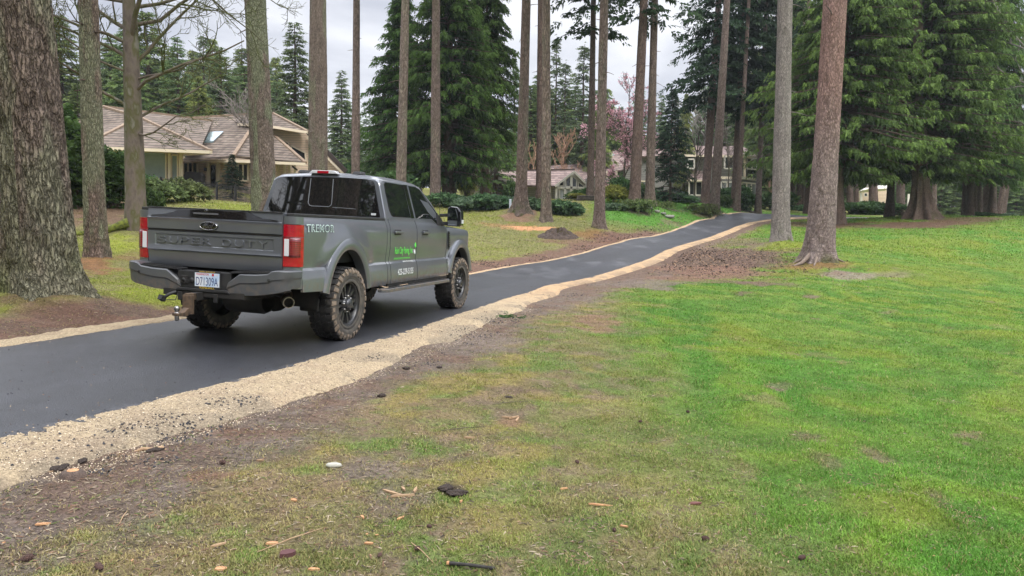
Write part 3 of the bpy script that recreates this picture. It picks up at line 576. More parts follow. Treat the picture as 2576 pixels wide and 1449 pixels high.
def conifer_meshes(seed, H, R, zb, nb, nf, K, fs, kind='cedar', col=(.05, .09, .03), tip=(.10, .17, .04), trunk_r=.4, var=.35, power=.85, sag=.35, dead=0, wid=.26, irregular=.35):
    rng = np.random.default_rng(seed)
    u = np.sort(rng.uniform(0, 1, nb)**.9); z = zb+(H-zb)*u
    q = (z-zb)/(H-zb); az = rng.uniform(0, 2*np.pi, nb) if kind == 'cedar' else np.cumsum(np.full(nb, 2.4))+rng.normal(size=nb)*.3
    ln = R*((1-q)**power*.95+.05)*np.minimum(1, .55+q*4)*(1+rng.uniform(-irregular, irregular, nb)*.8)
    if kind == 'fir' and irregular > .5: ln *= np.where(rng.uniform(size=nb) < .25, .35, 1)
    lobe = 1+.22*np.sin(az*2+seed)*np.sin(z*.7+seed*2); ln = ln*lobe
    out = np.stack([np.cos(az), np.sin(az), 0*az], -1)
    P = []; D = []; S = []; TW = []; paths = []; rad = []
    tt = np.linspace(0, 1, 7)
    for i in range(nb):
        up = .10 if kind == 'cedar' else .16*(q[i]*1.5-.1)
        def pos(t): return out[i]*(ln[i]*t)[..., None]*1.+np.array([0, 0, 1.])*((z[i]+ln[i]*(up*t-sag*t*t+.16*(kind == 'cedar')*t**4)))[..., None]
        pp = pos(tt); paths.append(pp); rad.append(np.linspace(max(.02, .016*ln[i]+.012), .008, 7))
        k = max(3, int(nf*(.45+.55*ln[i]/R))); t = rng.uniform(.12, 1.02, k)**.75; p = pos(t)
        side = np.cross(out[i], [0, 0, 1.])
        sd = rng.choice([-1, 1], k)*rng.uniform(.2, 1, k)
        if kind == 'cedar':
            d = out[i]*(.25+.55*t)[:, None]+side*sd[:, None]*.75+np.array([0, 0, -1.])*rng.uniform(.35, 1.1, k)[:, None]
            p = p+side*(sd*.22*ln[i]*.4*(1-t*.6))[:, None]*rng.uniform(0, 1, k)[:, None]
        else:
            d = out[i]*(.5+.5*t)[:, None]+side*sd[:, None]*1.1+np.array([0, 0, -1.])*rng.uniform(-.05, .45, k)[:, None]
        P.append(p); D.append(d); S.append(fs*rng.uniform(.65, 1.3, k)*(.6+.4*min(1, ln[i]/R*2))*(1.15-.35*t)); TW.append(np.clip((t-.55)*1.6+rng.normal(size=k)*.22, 0, 1))
    P = np.concatenate(P); D = np.concatenate(D); S = np.concatenate(S); TW = np.concatenate(TW)
    V, F, C = fronds(rng, P, D, S, K, col=col, tipcol=tip, tw=TW, var=var, droop=.32 if kind == 'cedar' else .12, wid=wid)
    crown = mesh_np('crown', V, F, m_leaf, {'col': C})
    # trunk with limbs
    zz = np.linspace(-.4, H*.985, 14); tr = np.stack([.05*np.sin(zz*.5+seed), .05*np.cos(zz*.4+seed), zz], -1)
    rr = trunk_r*(1-zz/H*.93)*(1+.6*np.exp(-np.maximum(zz, 0)/.7))
    paths.append(tr); rad.append(rr)
    if dead:
        for i in range(dead):
            a = rng.uniform(0, 6.28); zz0 = rng.uniform(zb*.35, zb); l = rng.uniform(.4, 1.6)
            t = np.linspace(0, 1, 5)[:, None]; paths.append(np.array([0, 0, zz0])+np.array([math.cos(a), math.sin(a), .1])*l*t+np.array([0, 0, -.3*l])*t*t); rad.append(np.linspace(.02, .006, 5))
    TV, TF = np_tubes(paths[:-1], rad[:-1], 4); T2, T3 = np_tubes([tr], [rr], 16)
    TVa = np.concatenate([TV, T2]); TFa = np.concatenate([TF, T3+len(TV)])
    bc = np.tile(np.array([[.12, .085, .066]]), (len(TVa), 1))*(1+.2*(vnoise(TVa[:, 0]*3+TVa[:, 2], TVa[:, 1]*3, seed)[:, None]-.5))
    trunk = mesh_np('trunk', TVa, TFa, m_bark_far, {'col': bc}, smooth=True)
    return crown, trunk
def put_tree(name, meshes, loc, label, cat='tree', group=None, rz=0, sc=(1, 1, 1), lean=(0, 0)):
    t = empty(name, loc, label, cat, group, rz); t.scale = sc if hasattr(sc, '__len__') else (sc,)*3; t.rotation_euler = (lean[0], lean[1], rz)
    link('crown', meshes[0], t); link('trunk', meshes[1], t); return t

def big_trunk(name, base, top, r0, r1, label, group=None, flare=1.45, fh=.55, lobes=5, seed=1, nt=48, nz=150, bark=(.185, .145, .120), lichen=(.22, .24, .15), lich=.3, deep=.05, mat=None, crown=None, crown_sc=1, reddish=0, stubs=9, Ht=30):
    base = Vector(base); top = Vector(top); ax = (top-base); ax.normalize(); ax = np.array(ax)
    if ax[2] < .5: ax = np.array([0, 0, 1.])
    Lh = Ht/ax[2]; h = np.concatenate([np.linspace(-.5, 1.2, nz//5, endpoint=False), 1.2+(Lh-1.2)*np.linspace(0, 1, nz-nz//5)**1.5])
    th = np.pi/2+2*np.pi*np.arange(nt)/nt; T, Hh = np.meshgrid(th, h)
    r = r0+(r1-r0)*np.clip(Hh/Lh, 0, 1)**.9; circ = 2*np.pi*r0
    rng = np.random.default_rng(seed); ph = rng.uniform(0, 6.28, 3)
    fl = np.exp(-np.maximum(Hh, -.3)/fh); lob = (np.cos(T*lobes+ph[0])*.5+.5)**2+.5*(np.cos(T*(lobes-2)+ph[1])*.5+.5)
    r = r*(1+(flare-1)*fl*(.45+.75*lob)+.025*np.sin(Hh*.8+ph[2]))
    q = T*circ/(2*np.pi); f1 = fbm(q*10+1.2*vnoise(q*4, Hh*3, seed), Hh*3.0, 1, 5, seed); ridge = 1-np.abs(2*f1-1)*2.2
    w = sstep(0, .12, (T-th[0]))*sstep(0, .12, (th[0]+2*np.pi-T)); ridge = ridge*w+.3*(1-w)
    r = r+deep*(ridge-.5)*np.clip(r, .1, 1)*1.0
    e1 = unit(np.cross(ax, [0, 1., 0])); e2 = np.cross(ax, e1)*-1
    V = np.array(base)+ax*Hh[..., None]+(e1*np.cos(T)[..., None]+np.array([0, 1., 0])*0+np.cross(e1, ax)*-np.sin(T)[..., None])*r[..., None]
    V = V-np.array(base)
    i, j = np.meshgrid(np.arange(len(h)-1), np.arange(nt), indexing='ij'); j2 = (j+1) % nt
    F = np.stack([i*nt+j, i*nt+j2, (i+1)*nt+j2, (i+1)*nt+j], -1).reshape(-1, 4)
    c = np.empty(V.shape); c[:] = np.array(bark)*1.16; c *= (.78+.35*np.clip(ridge, 0, 1)*w+.35*.3*(1-w))[..., None]*(.8+.4*fbm(q*6, Hh*2, 1, 4, seed+9))[..., None]
    lm = sstep(.5, .72, fbm(q*2.2, Hh*.7, 1, 5, seed+4)+lich*.35-.1)*lich*1.4; lm = np.clip(lm, 0, 1)[..., None]; c = c*(1-lm)+np.array(lichen)*(.8+.4*vnoise(q*20, Hh*12, seed))[..., None]*lm
    if reddish: rm = reddish*sstep(2.5, 7, Hh)[..., None]; c = c*(1-rm)+c*np.array([1.12, .86, .80])*rm
    mm = sstep(.5, .75, fbm(q*3, Hh*2, 1, 3, seed+6))*np.exp(-np.maximum(Hh, 0)/.35); c = c*(1-.7*mm[..., None])+np.array([.10, .125, .02])*.7*mm[..., None]
    t = empty(name, base, label, 'tree', group); Vf = V.reshape(-1, 3); Cf = c.reshape(-1, 3)
    ps = []; rs = []
    for k in range(stubs):
        a_ = rng.uniform(0, 6.28); hh = rng.uniform(3, min(15, Ht*.6)); rr_ = r0+(r1-r0)*hh/Lh; o_ = np.array([math.cos(a_), math.sin(a_), rng.uniform(-.3, .25)]); l_ = rng.uniform(.12, .5) if rng.uniform() < .7 else rng.uniform(.5, 1.1); tt_ = np.linspace(0, 1, 4)[:, None]
        ps.append(ax*hh+o_*(rr_*.8+l_*tt_)+np.array([0, 0, -.15*l_])*tt_**2); rs.append(np.linspace(.028, .010, 4))
    if ps: SV, SF = np_tubes(ps, rs, 5); F = np.concatenate([F, SF+len(Vf)]); Vf = np.concatenate([Vf, SV]); Cf = np.concatenate([Cf, np.tile(np.array(bark)*.9, (len(SV), 1))])
    link('trunk', mesh_np('trunk', Vf, F, mat or m_bark, {'col': Cf}, smooth=True), t)
    if crown is not None:
        cr_ = link('crown', crown, t); cr_.scale = (crown_sc,)*3; cr_.rotation_euler = (0, 0, seed*1.7)
        k = Vector(ax*0); cr_.location = (ax[0]*18, ax[1]*18, 0)
    return t

# ------------------------------------------------------------------ crowns
CED = conifer_meshes(3, 25, 5.0, 1.6, 600, 30, 8, .68, 'cedar', col=(.030, .060, .018), tip=(.125, .225, .048), trunk_r=.45, sag=.42, irregular=.35)
CED2 = conifer_meshes(4, 23, 4.6, 2.2, 500, 28, 8, .68, 'cedar', col=(.036, .066, .018), tip=(.10, .175, .034), trunk_r=.42, sag=.45, irregular=.45)
CED3 = conifer_meshes(8, 23, 4.4, 5.2, 440, 28, 8, .68, 'cedar', col=(.034, .062, .018), tip=(.12, .21, .045), trunk_r=.4, sag=.5, irregular=.45)
CEDBIG = conifer_meshes(5, 27, 6.6, 3.7, 680, 36, 9, .62, 'cedar', col=(.048, .086, .026), tip=(.165, .265, .062), trunk_r=.36, sag=.42, irregular=.4, dead=6)
CEDB = conifer_meshes(6, 25, 5.6, 3.5, 560, 32, 9, .64, 'cedar', col=(.055, .09, .034), tip=(.175, .26, .075), trunk_r=.32, sag=.5, irregular=.5, dead=8)
FIRS = [conifer_meshes(11, 26, 3.6, 2.0, 210, 17, 6, .95, 'fir', col=(0.092, 0.134, 0.059), tip=(0.201, 0.277, 0.111), sag=.22, irregular=.5),
        conifer_meshes(12, 30, 3.2, 6.0, 170, 15, 6, .95, 'fir', col=(0.088, 0.125, 0.063), tip=(0.182, 0.244, 0.111), sag=.12, irregular=.8, dead=10),
        conifer_meshes(13, 22, 3.9, 1.0, 220, 17, 6, .9, 'fir', col=(0.095, 0.143, 0.053), tip=(0.228, 0.302, 0.099), sag=.35, irregular=.4),
        conifer_meshes(14, 24, 3.4, 1.5, 220, 17, 6, 1.0, 'cedar', col=(0.113, 0.148, 0.047), tip=(0.292, 0.336, 0.092), sag=.62, irregular=.6)]
DARKFIR = conifer_meshes(15, 10.5, 2.7, .5, 190, 17, 7, .55, 'fir', col=(.020, .036, .022), tip=(.042, .072, .034), sag=.18, irregular=.45, trunk_r=.16)
TOPCROWN, _tt = conifer_meshes(16, 32, 3.6, 18.5, 95, 15, 7, 1.0, 'fir', col=(.030, .050, .024), tip=(.062, .10, .040), sag=.45, irregular=.6)
LOWCROWN, _t2 = conifer_meshes(17, 32, 3.8, 14.6, 110, 16, 7, 1.05, 'fir', col=(.030, .050, .024), tip=(.060, .095, .040), sag=.6, irregular=.6)
HANG, _t3 = conifer_meshes(18, 30, 4.6, 9.6, 190, 20, 7, 1.05, 'fir', col=(.022, .042, .022), tip=(.048, .080, .036), sag=.36, irregular=.6)
# ------------------------------------------------------------------ the tall bare trunks: (base u, v, depth), u at the top edge of view, diameter, ...
G_F = 'tall bare-trunked conifers'
def tr(u, v, d, ut, dia, label, seed, name='pine_tree', vt=0, **kw):
    b = spot(u, v, d); b.z -= .05
    t = at(ut, vt, b.y); kw.setdefault('crown', TOPCROWN)
    return big_trunk(name, b, t, dia/2, dia/2*.42, label, G_F, seed=seed, **kw)
tr(112, 765, 10.6, 52, .83, 'thick grey-green ridged trunk at the left edge beside the path, the widest in view', 1, nt=360, nz=420, flare=1.55, fh=.40, lich=.42, deep=.10, lobes=5, lichen=(.20, .21, .13), bark=(.150, .115, .092), mat=m_bark_near, stubs=2)
tr(-8, 720, 14.2, -22, .5, 'partly hidden trunk cut by the left edge of the frame', 2, nt=120, nz=200, lich=.6, flare=1.5)
tr(242, 661, 18.6, 222, .50, 'straight brown trunk between the widest trunk and the mossy bare tree', 3, nt=160, nz=260, flare=1.35, lich=.5, deep=.09, bark=(.17, .125, .10))
tr(668, 545, 28, 642, .90, 'lichen-spotted trunk rising behind the truck bed and its rear window', 4, nt=160, nz=260, lich=.75, deep=.07, flare=1.3, lichen=(.22, .23, .15))
tr(800, 535, 35, 800, .93, 'thick ridged trunk rising directly behind the roof of the truck', 5, nt=130, nz=220, lich=.4, deep=.06)
tr(894, 530, 58, 897, .72, 'slim smooth trunk right of the truck cab roof before open sky', 6, nt=40, nz=120, lich=.1, mat=m_bark_far, bark=(.20, .15, .125))
tr(1007, 527, 53, 1020, .76, 'slightly leaning trunk before the left side of the big dark cedar', 7, nt=40, nz=120, lich=.2, mat=m_bark_far, bark=(.21, .165, .135))
tr(1095, 507, 55.5, 1097, .80, 'pale trunk standing before the middle of the big dark cedar', 8, nt=48, nz=120, lich=.2, mat=m_bark_far, bark=(.205, .155, .13), flare=1.3)
tr(1310, 543, 51, 1324, .80, 'broad trunk with a mound of needle litter at its foot near the white post', 9, nt=64, nz=140, lich=.25, flare=2.0, fh=.7, mat=m_bark_far, bark=(.19, .14, .115))
tr(1360, 507, 63, 1361, .80, 'dark trunk close behind the pale one, left member of the near-touching pair', 10, nt=40, nz=120, lich=.05, mat=m_bark_far, bark=(.15, .105, .088))
tr(1374, 561, 47.5, 1374, .66, 'pale trunk beside the dirt heap, right member of the near-touching pair', 11, nt=48, nz=140, lich=.25, mat=m_bark_far, bark=(.225, .175, .14))
tr(1485, 505, 66, 1493, .66, 'slim dark trunk behind the middle house lawn just left of the litter-ringed trunk', 12, nt=32, nz=100, lich=.1, mat=m_bark_far, crown=LOWCROWN, bark=(.17, .125, .105))
tr(1507, 579, 44, 1520, .64, 'trunk ringed by brown litter on the left bank of the path', 13, nt=64, nz=150, lich=.2, mat=m_bark_far, crown=LOWCROWN, bark=(.205, .155, .13))
tr(1596, 507, 59.5, 1620, .90, 'dark reddish trunk rising from the fern bed before the pink blossom', 14, nt=48, nz=130, lich=.05, mat=m_bark_far, crown=LOWCROWN, bark=(.165, .115, .095))
tr(1634, 513, 61, 1647, .78, 'trunk just left of the dark pointed spruce with flat stones at its foot', 15, nt=48, nz=130, lich=.1, mat=m_bark_far, bark=(.185, .14, .115))
tr(1773, 517, 74, 1808, .86, 'dark trunk close behind the leaning one before the two-storey house', 16, nt=32, nz=110, lich=.05, mat=m_bark_far, crown=HANG, bark=(.15, .105, .09))
tr(1797, 531, 67, 1829, .88, 'leaning pale trunk with a fern at its foot beside the top of the path', 17, nt=48, nz=130, lich=.15, mat=m_bark_far, crown=None, bark=(.205, .155, .13))
tr(1845, 520, 75, 1870, .58, 'thin dark trunk before the windows of the two-storey house, left of its twin', 18, nt=28, nz=100, lich=.05, mat=m_bark_far, crown=HANG, bark=(.155, .11, .092))
tr(1855, 525, 72, 1884, .52, 'thin trunk before the windows of the two-storey house, right of its twin', 19, nt=28, nz=100, lich=.1, mat=m_bark_far, crown=None, bark=(.18, .13, .108))
tr(1907, 524, 75, 1928, .60, 'thin grey trunk at the right corner of the two-storey house', 20, nt=28, nz=100, lich=.1, mat=m_bark_far, crown=HANG, bark=(.18, .14, .12))
tr(1962, 617, 36, 1975, .86, 'smooth pale grey trunk on the grass right of the path', 21, nt=130, nz=240, lich=.12, deep=.03, flare=1.28, bark=(.27, .235, .215), lichen=(.34, .33, .30))
tr(2061, 661, 27, 2101, .94, 'reddish grey trunk leaning right with roots spreading at its foot', 22, nt=200, nz=300, lich=.12, deep=.055, flare=1.45, bark=(.265, .205, .185), lichen=(.32, .30, .27), reddish=.8)

# ------------------------------------------------------------------ the cedars
def sp(u, d): return spot(u, 560, d)
put_tree('cedar_tree', CED, sp(1128, 64), 'tall dark green cedar in the middle filling the sky behind two pale trunks', 'tree', rz=.4, sc=(1., 1., 1.05))
put_tree('cedar_tree', CED2, sp(1010, 67), 'narrower cedar standing close behind the left flank of the big central one', 'tree', rz=2.4, sc=(.92, .92, .80))
put_tree('cedar_tree', CED3, sp(1218, 69), 'cedar standing close behind the right flank of the big central one', 'tree', rz=1.1, sc=(.9, .9, .95))
g = 'big cedars at the right'
put_tree('cedar_tree', CEDBIG, spot(2107, 561, 55), 'cedar whose bare foot shows just right of the reddish leaning trunk', 'tree', g, rz=.3, sc=(.9, .9, 1))
put_tree('cedar_tree', CEDBIG, sp(2235, 62), 'cedar filling the space between the two thick-footed cedars', 'tree', g, rz=3.3, sc=(.85, .85, .95))
put_tree('cedar_tree', CEDBIG, spot(2318, 547, 58), 'massive cedar with a wide fluted foot on a mound of brown litter', 'tree', g, rz=1.3, sc=(1., 1., .98))
put_tree('cedar_tree', CEDB, spot(2438, 546, 64), 'cedar over dark twin stems near the right edge', 'tree', g, rz=2.2, sc=(.9, .9, 1))
put_tree('cedar_tree', CEDB, spot(2490, 545, 67), 'outermost cedar at the right before the open pale sky', 'tree', g, rz=5.2, sc=(.62, .62, .98))
put_tree('cedar_tree', CED3, sp(2030, 80), 'bright green cedar behind the smooth grey trunk', 'tree', g, rz=.2, sc=(.95, .95, .95))
put_tree('cedar_tree', CEDB, sp(1985, 92), 'dark cedar far behind the smooth grey trunk', 'tree', g, rz=1.2, sc=(1.1, 1.1, 1.1))
# fluted foot of the massive cedar and the one beside the reddish trunk
def fluted(u, v, d, ut, r, label, seed, fl=2.3, name='cedar_tree'):
    b = spot(u, v, d); b.z -= .1
    big_trunk(name, b, at(ut, 200, b.y), r, r*.3, label, None, flare=fl, fh=1.1, lobes=9, seed=seed, nt=90, nz=110, mat=m_bark, bark=(.205, .145, .115), lich=.1, deep=.05, Ht=22)
fluted(2318, 547, 57.4, 2312, .62, 'fluted buttressed bare trunk, the widest foot under the right-hand cedars', 31)
fluted(2107, 561, 54.4, 2104, .42, 'brown buttressed trunk half hidden by the reddish leaning trunk', 32, 1.5)
g2 = 'trunks standing in the shade at the right'
for i, (u, v, d, ut, dia, lab) in enumerate([(2265, 533, 84, 2264, .95, 'smooth trunk left of the fluted cedar foot'), (2430, 543, 66, 2436, .75, 'dark stem, left of the pair near the right edge'), (2449, 543, 68, 2452, .5, 'slimmer stem joined to the right of the dark one near the right edge'),
      (2463, 546, 69, 2460, .5, 'short pale stem between the dark pair and the wide leaning stem'), (2487, 543, 70, 2500, 1.2, 'wide reddish stem leaning right near the right edge'), (2511, 540, 76, 2560, .55, 'thin stem leaning right before the open sky'), (2520, 540, 80, 2576, .5, 'thinnest stem leaning right at the edge of the open sky'),
      (2137, 512, 92, 2136, .8, 'dark stem right of the reddish leaning trunk'), (2153, 510, 95, 2153, .6, 'slim stem behind the far white shed'), (2196, 512, 92, 2192, 1.1, 'thick stem before the far white shed'),
      (1995, 520, 92, 1995, .6, 'slim stem just right of the smooth grey trunk'), (2010, 520, 94, 2010, .7, 'second stem right of the smooth grey trunk'), (2022, 520, 90, 2023, .6, 'third stem right of the smooth grey trunk'), (2035, 522, 88, 2035, .75, 'darkest stem left of the reddish leaning trunk'),
      (2350, 530, 100, 2350, .6, 'distant slim stem right of the fluted cedar foot'), (2555, 530, 120, 2562, .6, 'distant stem at the right edge')]):
    b = sp(u, d); big_trunk('pine_tree', b, at(ut, 200, b.y), dia/2, dia*.2, lab, g2, seed=50+i, nt=20, nz=50, lich=.05, mat=m_bark_far, bark=(.15, .11, .092), flare=1.3, Ht=24)
dk = put_tree('spruce_tree', DARKFIR, spot(1684, 515, 68), 'dark pointed spruce beside the two-storey house', 'tree', rz=.7, sc=(.82, .82, .98))

# ------------------------------------------------------------------ background wood: every tree a thing
rng = random.Random(5)
gb = 'conifers standing behind the houses'
BG = []
def bgt(u, vtop, d, k, lab, wide=1.):
    p = sp(u, d); z = at(u, vtop, d)[2]; Hh = [26, 30, 22, 24][k]; s = max(.25, (z-p.z)/Hh)
    put_tree('fir_tree' if k < 3 else 'weeping_cedar', FIRS[k], p, lab, 'tree', gb, rz=rng.uniform(0, 6.28), sc=(s**.75*wide, s**.75*wide, s))
named = [(455, 95, 78, 0, 'bushy fir above the left end of the tan house', 1.25), (745, 58, 75, 0, 'pointed fir between the two thick trunks left of the roof of the truck', 1.3), (590, 175, 84, 0, 'fir above the tan house just left of the lichen-spotted trunk', 1.2), (860, 178, 92, 0, 'short fir between the ridged trunk and the slim trunk', 1.1),
         (505, 190, 66, 3, 'weeping cedar with hanging sprays above the tan roof', 1.2), (520, 80, 92, 1, 'thin fir behind the weeping cedar', 1.), (330, 60, 74, 2, 'fir behind the crown of the mossy bare tree', 1.2), (205, 210, 60, 2, 'fir between the two leftmost trunks', 1.1),
         (1460, 105, 100, 1, 'ragged flat-topped fir right of the near-touching pair', 1.15), (1392, 85, 105, 1, 'thin spire right beside the near-touching pair', .8), (1415, 150, 104, 1, 'fir between the thin spire and the ragged fir', 1.), (1290, 165, 100, 1, 'fir right of the big dark cedar', 1.05), (1345, 190, 108, 0, 'fir behind the near-touching pair', 1.),
         (1500, 250, 96, 3, 'weeping cedar behind the litter-ringed trunk', 1.), (1555, 262, 112, 1, 'small spire left of the pink blossom', .9), (1600, 205, 104, 0, 'fir behind the dark reddish trunk', 1.), (1690, 235, 110, 1, 'fir spire behind the dark spruce', .9), (1716, 235, 96, 3, 'thin weeping spire right of the dark spruce', .75),
         (1655, 238, 108, 0, 'fir left of the dark spruce', .9), (1745, 300, 120, 2, 'low fir over the left end of the two-storey house', 1.), (1545, 300, 118, 2, 'low fir behind the pink blossom', 1.2)]
for n_ in named: bgt(*n_[:5], n_[5])
for i, (u, vt, k, w) in enumerate([(165, 40, 2, 1.5), (290, 95, 0, 1.5), (380, 30, 2, 1.5), (430, 150, 3, 1.5), (560, 120, 0, 1.4), (620, 165, 2, 1.4), (245, 160, 3, 1.4), (700, 205, 0, 1.3), (1330, 215, 2, 1.4), (1480, 240, 0, 1.3)]):
    bgt(u, vt, rng.uniform(80, 90)+(16 if u > 1200 else 0), k, 'broad mid green conifer of the nearer row behind the houses', w)
for row, (d0, d1, stp) in enumerate([(112, 150, 36), (84, 104, 48)]):
    for u in range(-60, 1960, stp):
        if row and 1250 < u < 1480: continue
        if u < 700: vt = rng.uniform(90, 200)+row*60
        elif u < 880: vt = rng.uniform(230, 330)+row*40
        elif u < 1270: vt = rng.uniform(230, 330)
        elif u < 1560: vt = rng.uniform(180, 300)
        elif u < 1760: vt = rng.uniform(300, 350)
        else: vt = rng.uniform(120, 260)
        d = rng.uniform(d0, d1)
        if row and (u > 1250): d += 18
        bgt(u+rng.uniform(-14, 14), vt, d, rng.choice([0, 0, 1, 2, 3]), 'dark conifer in the continuous tree line behind the houses', 1.45)
for u in range(1940, 2640, 40):
    bgt(u+rng.uniform(-14, 14), rng.uniform(-40, 120) if u < 2480 else rng.uniform(220, 380), rng.uniform(122, 160), rng.choice([0, 1, 2]), 'conifer far behind the cedars at the right', 1.3)
for u in range(1960, 2660, 24):
    bgt(u+rng.uniform(-8, 8), rng.uniform(400, 450), rng.uniform(104, 118), rng.choice([0, 2]), 'low young conifer in the understory far behind the cedars', 1.9)
for i, (x, y, s_) in enumerate([(-27, 1, .95), (-19, -14, .8), (-24, 8, .85), (-34, -4, 1.1), (-17, 3, .6), (-14, -9, .7)]):
    put_tree('fir_tree', FIRS[i % 3], (x, y, ground(x, y)), 'conifer standing left behind the viewpoint, mirrored in the rear window', 'tree', 'conifers left behind the viewpoint', rz=i, sc=s_)
for i in range(16):  # unseen row of firs, added to darken what the truck reflects
    if i in (4, 5): continue
    a = math.radians(188+i*6.4); x = -2.7+52*math.cos(a)+(i % 3)*3; y = 10+52*math.sin(a)
    put_tree('fir_tree', FIRS[(i*2) % 3], (x, y, ground(x, y)), 'unseen conifer added far behind the viewpoint to darken reflections in the truck', 'tree', 'unseen conifers added for the reflections', rz=i, sc=(1.5, 1.5, 1.05))
# ------------------------------------------------------------------ houses
def M_course(name, cols, pitch, dark, rough=.85, nscale=3, line=.18, axis='Z', bump=.5, seg=0, pos=None, lite=None):
    """horizontal courses (tiles, lap siding): a dark line coloured in every pitch metres, plus a bump"""
    m, N, L, b = M_new(name); tc = N.new('ShaderNodeTexCoord'); sp = N.new('ShaderNodeSeparateXYZ'); L.new(tc.outputs['Object'], sp.inputs[0])
    n = N.new('ShaderNodeTexNoise'); n.inputs['Scale'].default_value = nscale; n.inputs['Detail'].default_value = 6; L.new(tc.outputs['Object'], n.inputs[0])
    r = _ramp(N, cols, pos or [.3+.4*i/(len(cols)-1) for i in range(len(cols))]); L.new(n.outputs[0], r.inputs[0])
    nz_ = N.new('ShaderNodeTexNoise'); nz_.inputs['Scale'].default_value = .8; L.new(tc.outputs['Object'], nz_.inputs[0])
    ad = N.new('ShaderNodeMath'); ad.operation = 'MULTIPLY_ADD'; ad.inputs[1].default_value = pitch*.15; L.new(nz_.outputs[0], ad.inputs[0]); L.new(sp.outputs[2], ad.inputs[2])
    d = N.new('ShaderNodeMath'); d.operation = 'DIVIDE'; d.inputs[1].default_value = pitch; L.new(ad.outputs[0], d.inputs[0])
    f = N.new('ShaderNodeMath'); f.operation = 'FRACT'; L.new(d.outputs[0], f.inputs[0])
    lt = N.new('ShaderNodeMath'); lt.operation = 'LESS_THAN'; lt.inputs[1].default_value = line; L.new(f.outputs[0], lt.inputs[0])
    mx = N.new('ShaderNodeMixRGB'); mx.inputs[2].default_value = (*dark, 1); L.new(lt.outputs[0], mx.inputs[0]); L.new(r.outputs[0], mx.inputs[1])
    if seg:   # per-tile colour differences
        wn = N.new('ShaderNodeTexWhiteNoise'); wn.noise_dimensions = '3D'; fl = N.new('ShaderNodeMath'); fl.operation = 'FLOOR'; L.new(d.outputs[0], fl.inputs[0])
        sx = N.new('ShaderNodeMath'); sx.operation = 'DIVIDE'; sx.inputs[1].default_value = seg; L.new(sp.outputs[0], sx.inputs[0]); fx = N.new('ShaderNodeMath'); fx.operation = 'FLOOR'; L.new(sx.outputs[0], fx.inputs[0])
        cb = N.new('ShaderNodeCombineXYZ'); L.new(fx.outputs[0], cb.inputs[0]); L.new(fl.outputs[0], cb.inputs[1]); L.new(cb.outputs[0], wn.inputs[0])
        mr = N.new('ShaderNodeMapRange'); mr.inputs[3].default_value = .78; mr.inputs[4].default_value = 1.25; L.new(wn.outputs[0], mr.inputs[0])
        vs = N.new('ShaderNodeVectorMath'); vs.operation = 'SCALE'; L.new(mx.outputs[0], vs.inputs[0]); L.new(mr.outputs[0], vs.inputs['Scale']); L.new(vs.outputs[0], b.inputs['Base Color'])
    else: L.new(mx.outputs[0], b.inputs['Base Color'])
    bp = N.new('ShaderNodeBump'); bp.inputs['Strength'].default_value = bump; bp.inputs['Distance'].default_value = .03; L.new(f.outputs[0], bp.inputs['Height']); L.new(bp.outputs[0], b.inputs['Normal'])
    b.inputs['Roughness'].default_value = rough; b.inputs['Specular IOR Level'].default_value = .2
    return m
m_tile = M_course('roof_tile', [(.112, .084, .066), (.160, .125, .098), (.20, .165, .125)], .24, (.030, .023, .020), seg=.33, line=.22)
m_tile2 = M_course('shake_tile', [(.17, .115, .10), (.25, .18, .158), (.31, .245, .215)], .26, (.06, .045, .042), seg=.4, line=.24)
m_ridge = M_noise('ridge_tile', [(.18, .125, .085), (.29, .21, .14)], 4, .9)
m_tan = M_course('tan_siding', [(.68, .525, .40), (.74, .58, .45)], .19, (.32, .24, .165), line=.12)
m_greyside = M_course('grey_siding', [(.34, .32, .29), (.41, .385, .345)], .22, (.10, .093, .083), line=.16)
m_darkside = M_course('dark_siding', [(.24, .235, .21), (.30, .29, .265)], .3, (.10, .095, .085), line=.08)
m_cream = M_plain('cream_trim', (.72, .61, .45), .6); m_ltrim = M_plain('pale_trim', (.44, .42, .37), .6); m_wtrim = M_plain('white_trim', (.66, .62, .54), .6)
m_brick = M_course('pale_brick', [(.22, .17, .14), (.34, .27, .225)], .09, (.16, .13, .11), seg=.24, line=.2)
m_wglass = M_noise('window_glass', [(.010, .014, .015), (.035, .04, .038)], 1.5, .06, spec=.7); m_blind = M_course('window_blind', [(.30, .36, .37), (.36, .42, .43)], .06, (.13, .17, .18), rough=.25, line=.3, bump=.1)
m_curtain = M_noise('curtained_glass', [(.16, .18, .18), (.34, .36, .36)], 2.5, .15, stretch=(3, 3, .2)); m_soffit = M_plain('dark_soffit', (.05, .035, .028), .8)
m_iron = M_plain('black_iron', (.018, .017, .017), .6); m_conc = M_noise('pale_stone', [(.17, .16, .14), (.30, .28, .25)], 3, .9, bump=.4)
def P3(u, v, d): return Vector(at(u, v, d))
def face(name, pts, mat, parent, th=.18, back=True, solid=None):
    """flat polygon seen through (u, v, d) corners, given a real thickness away from the viewer"""
    P = [P3(*p) for p in pts]; n = Vector((0, 0, 0))
    for i in range(len(P)): n += P[i].cross(P[(i+1) % len(P)])
    n.normalize(); c = sum(P, Vector())/len(P)
    if n.dot(c-Vector(CAM)) < 0: n = -n
    if abs(n.z) > .3 and n.z > 0: n = -n
    q = MB(); q.prism(P, n*th); return q.build(name, mat, parent)
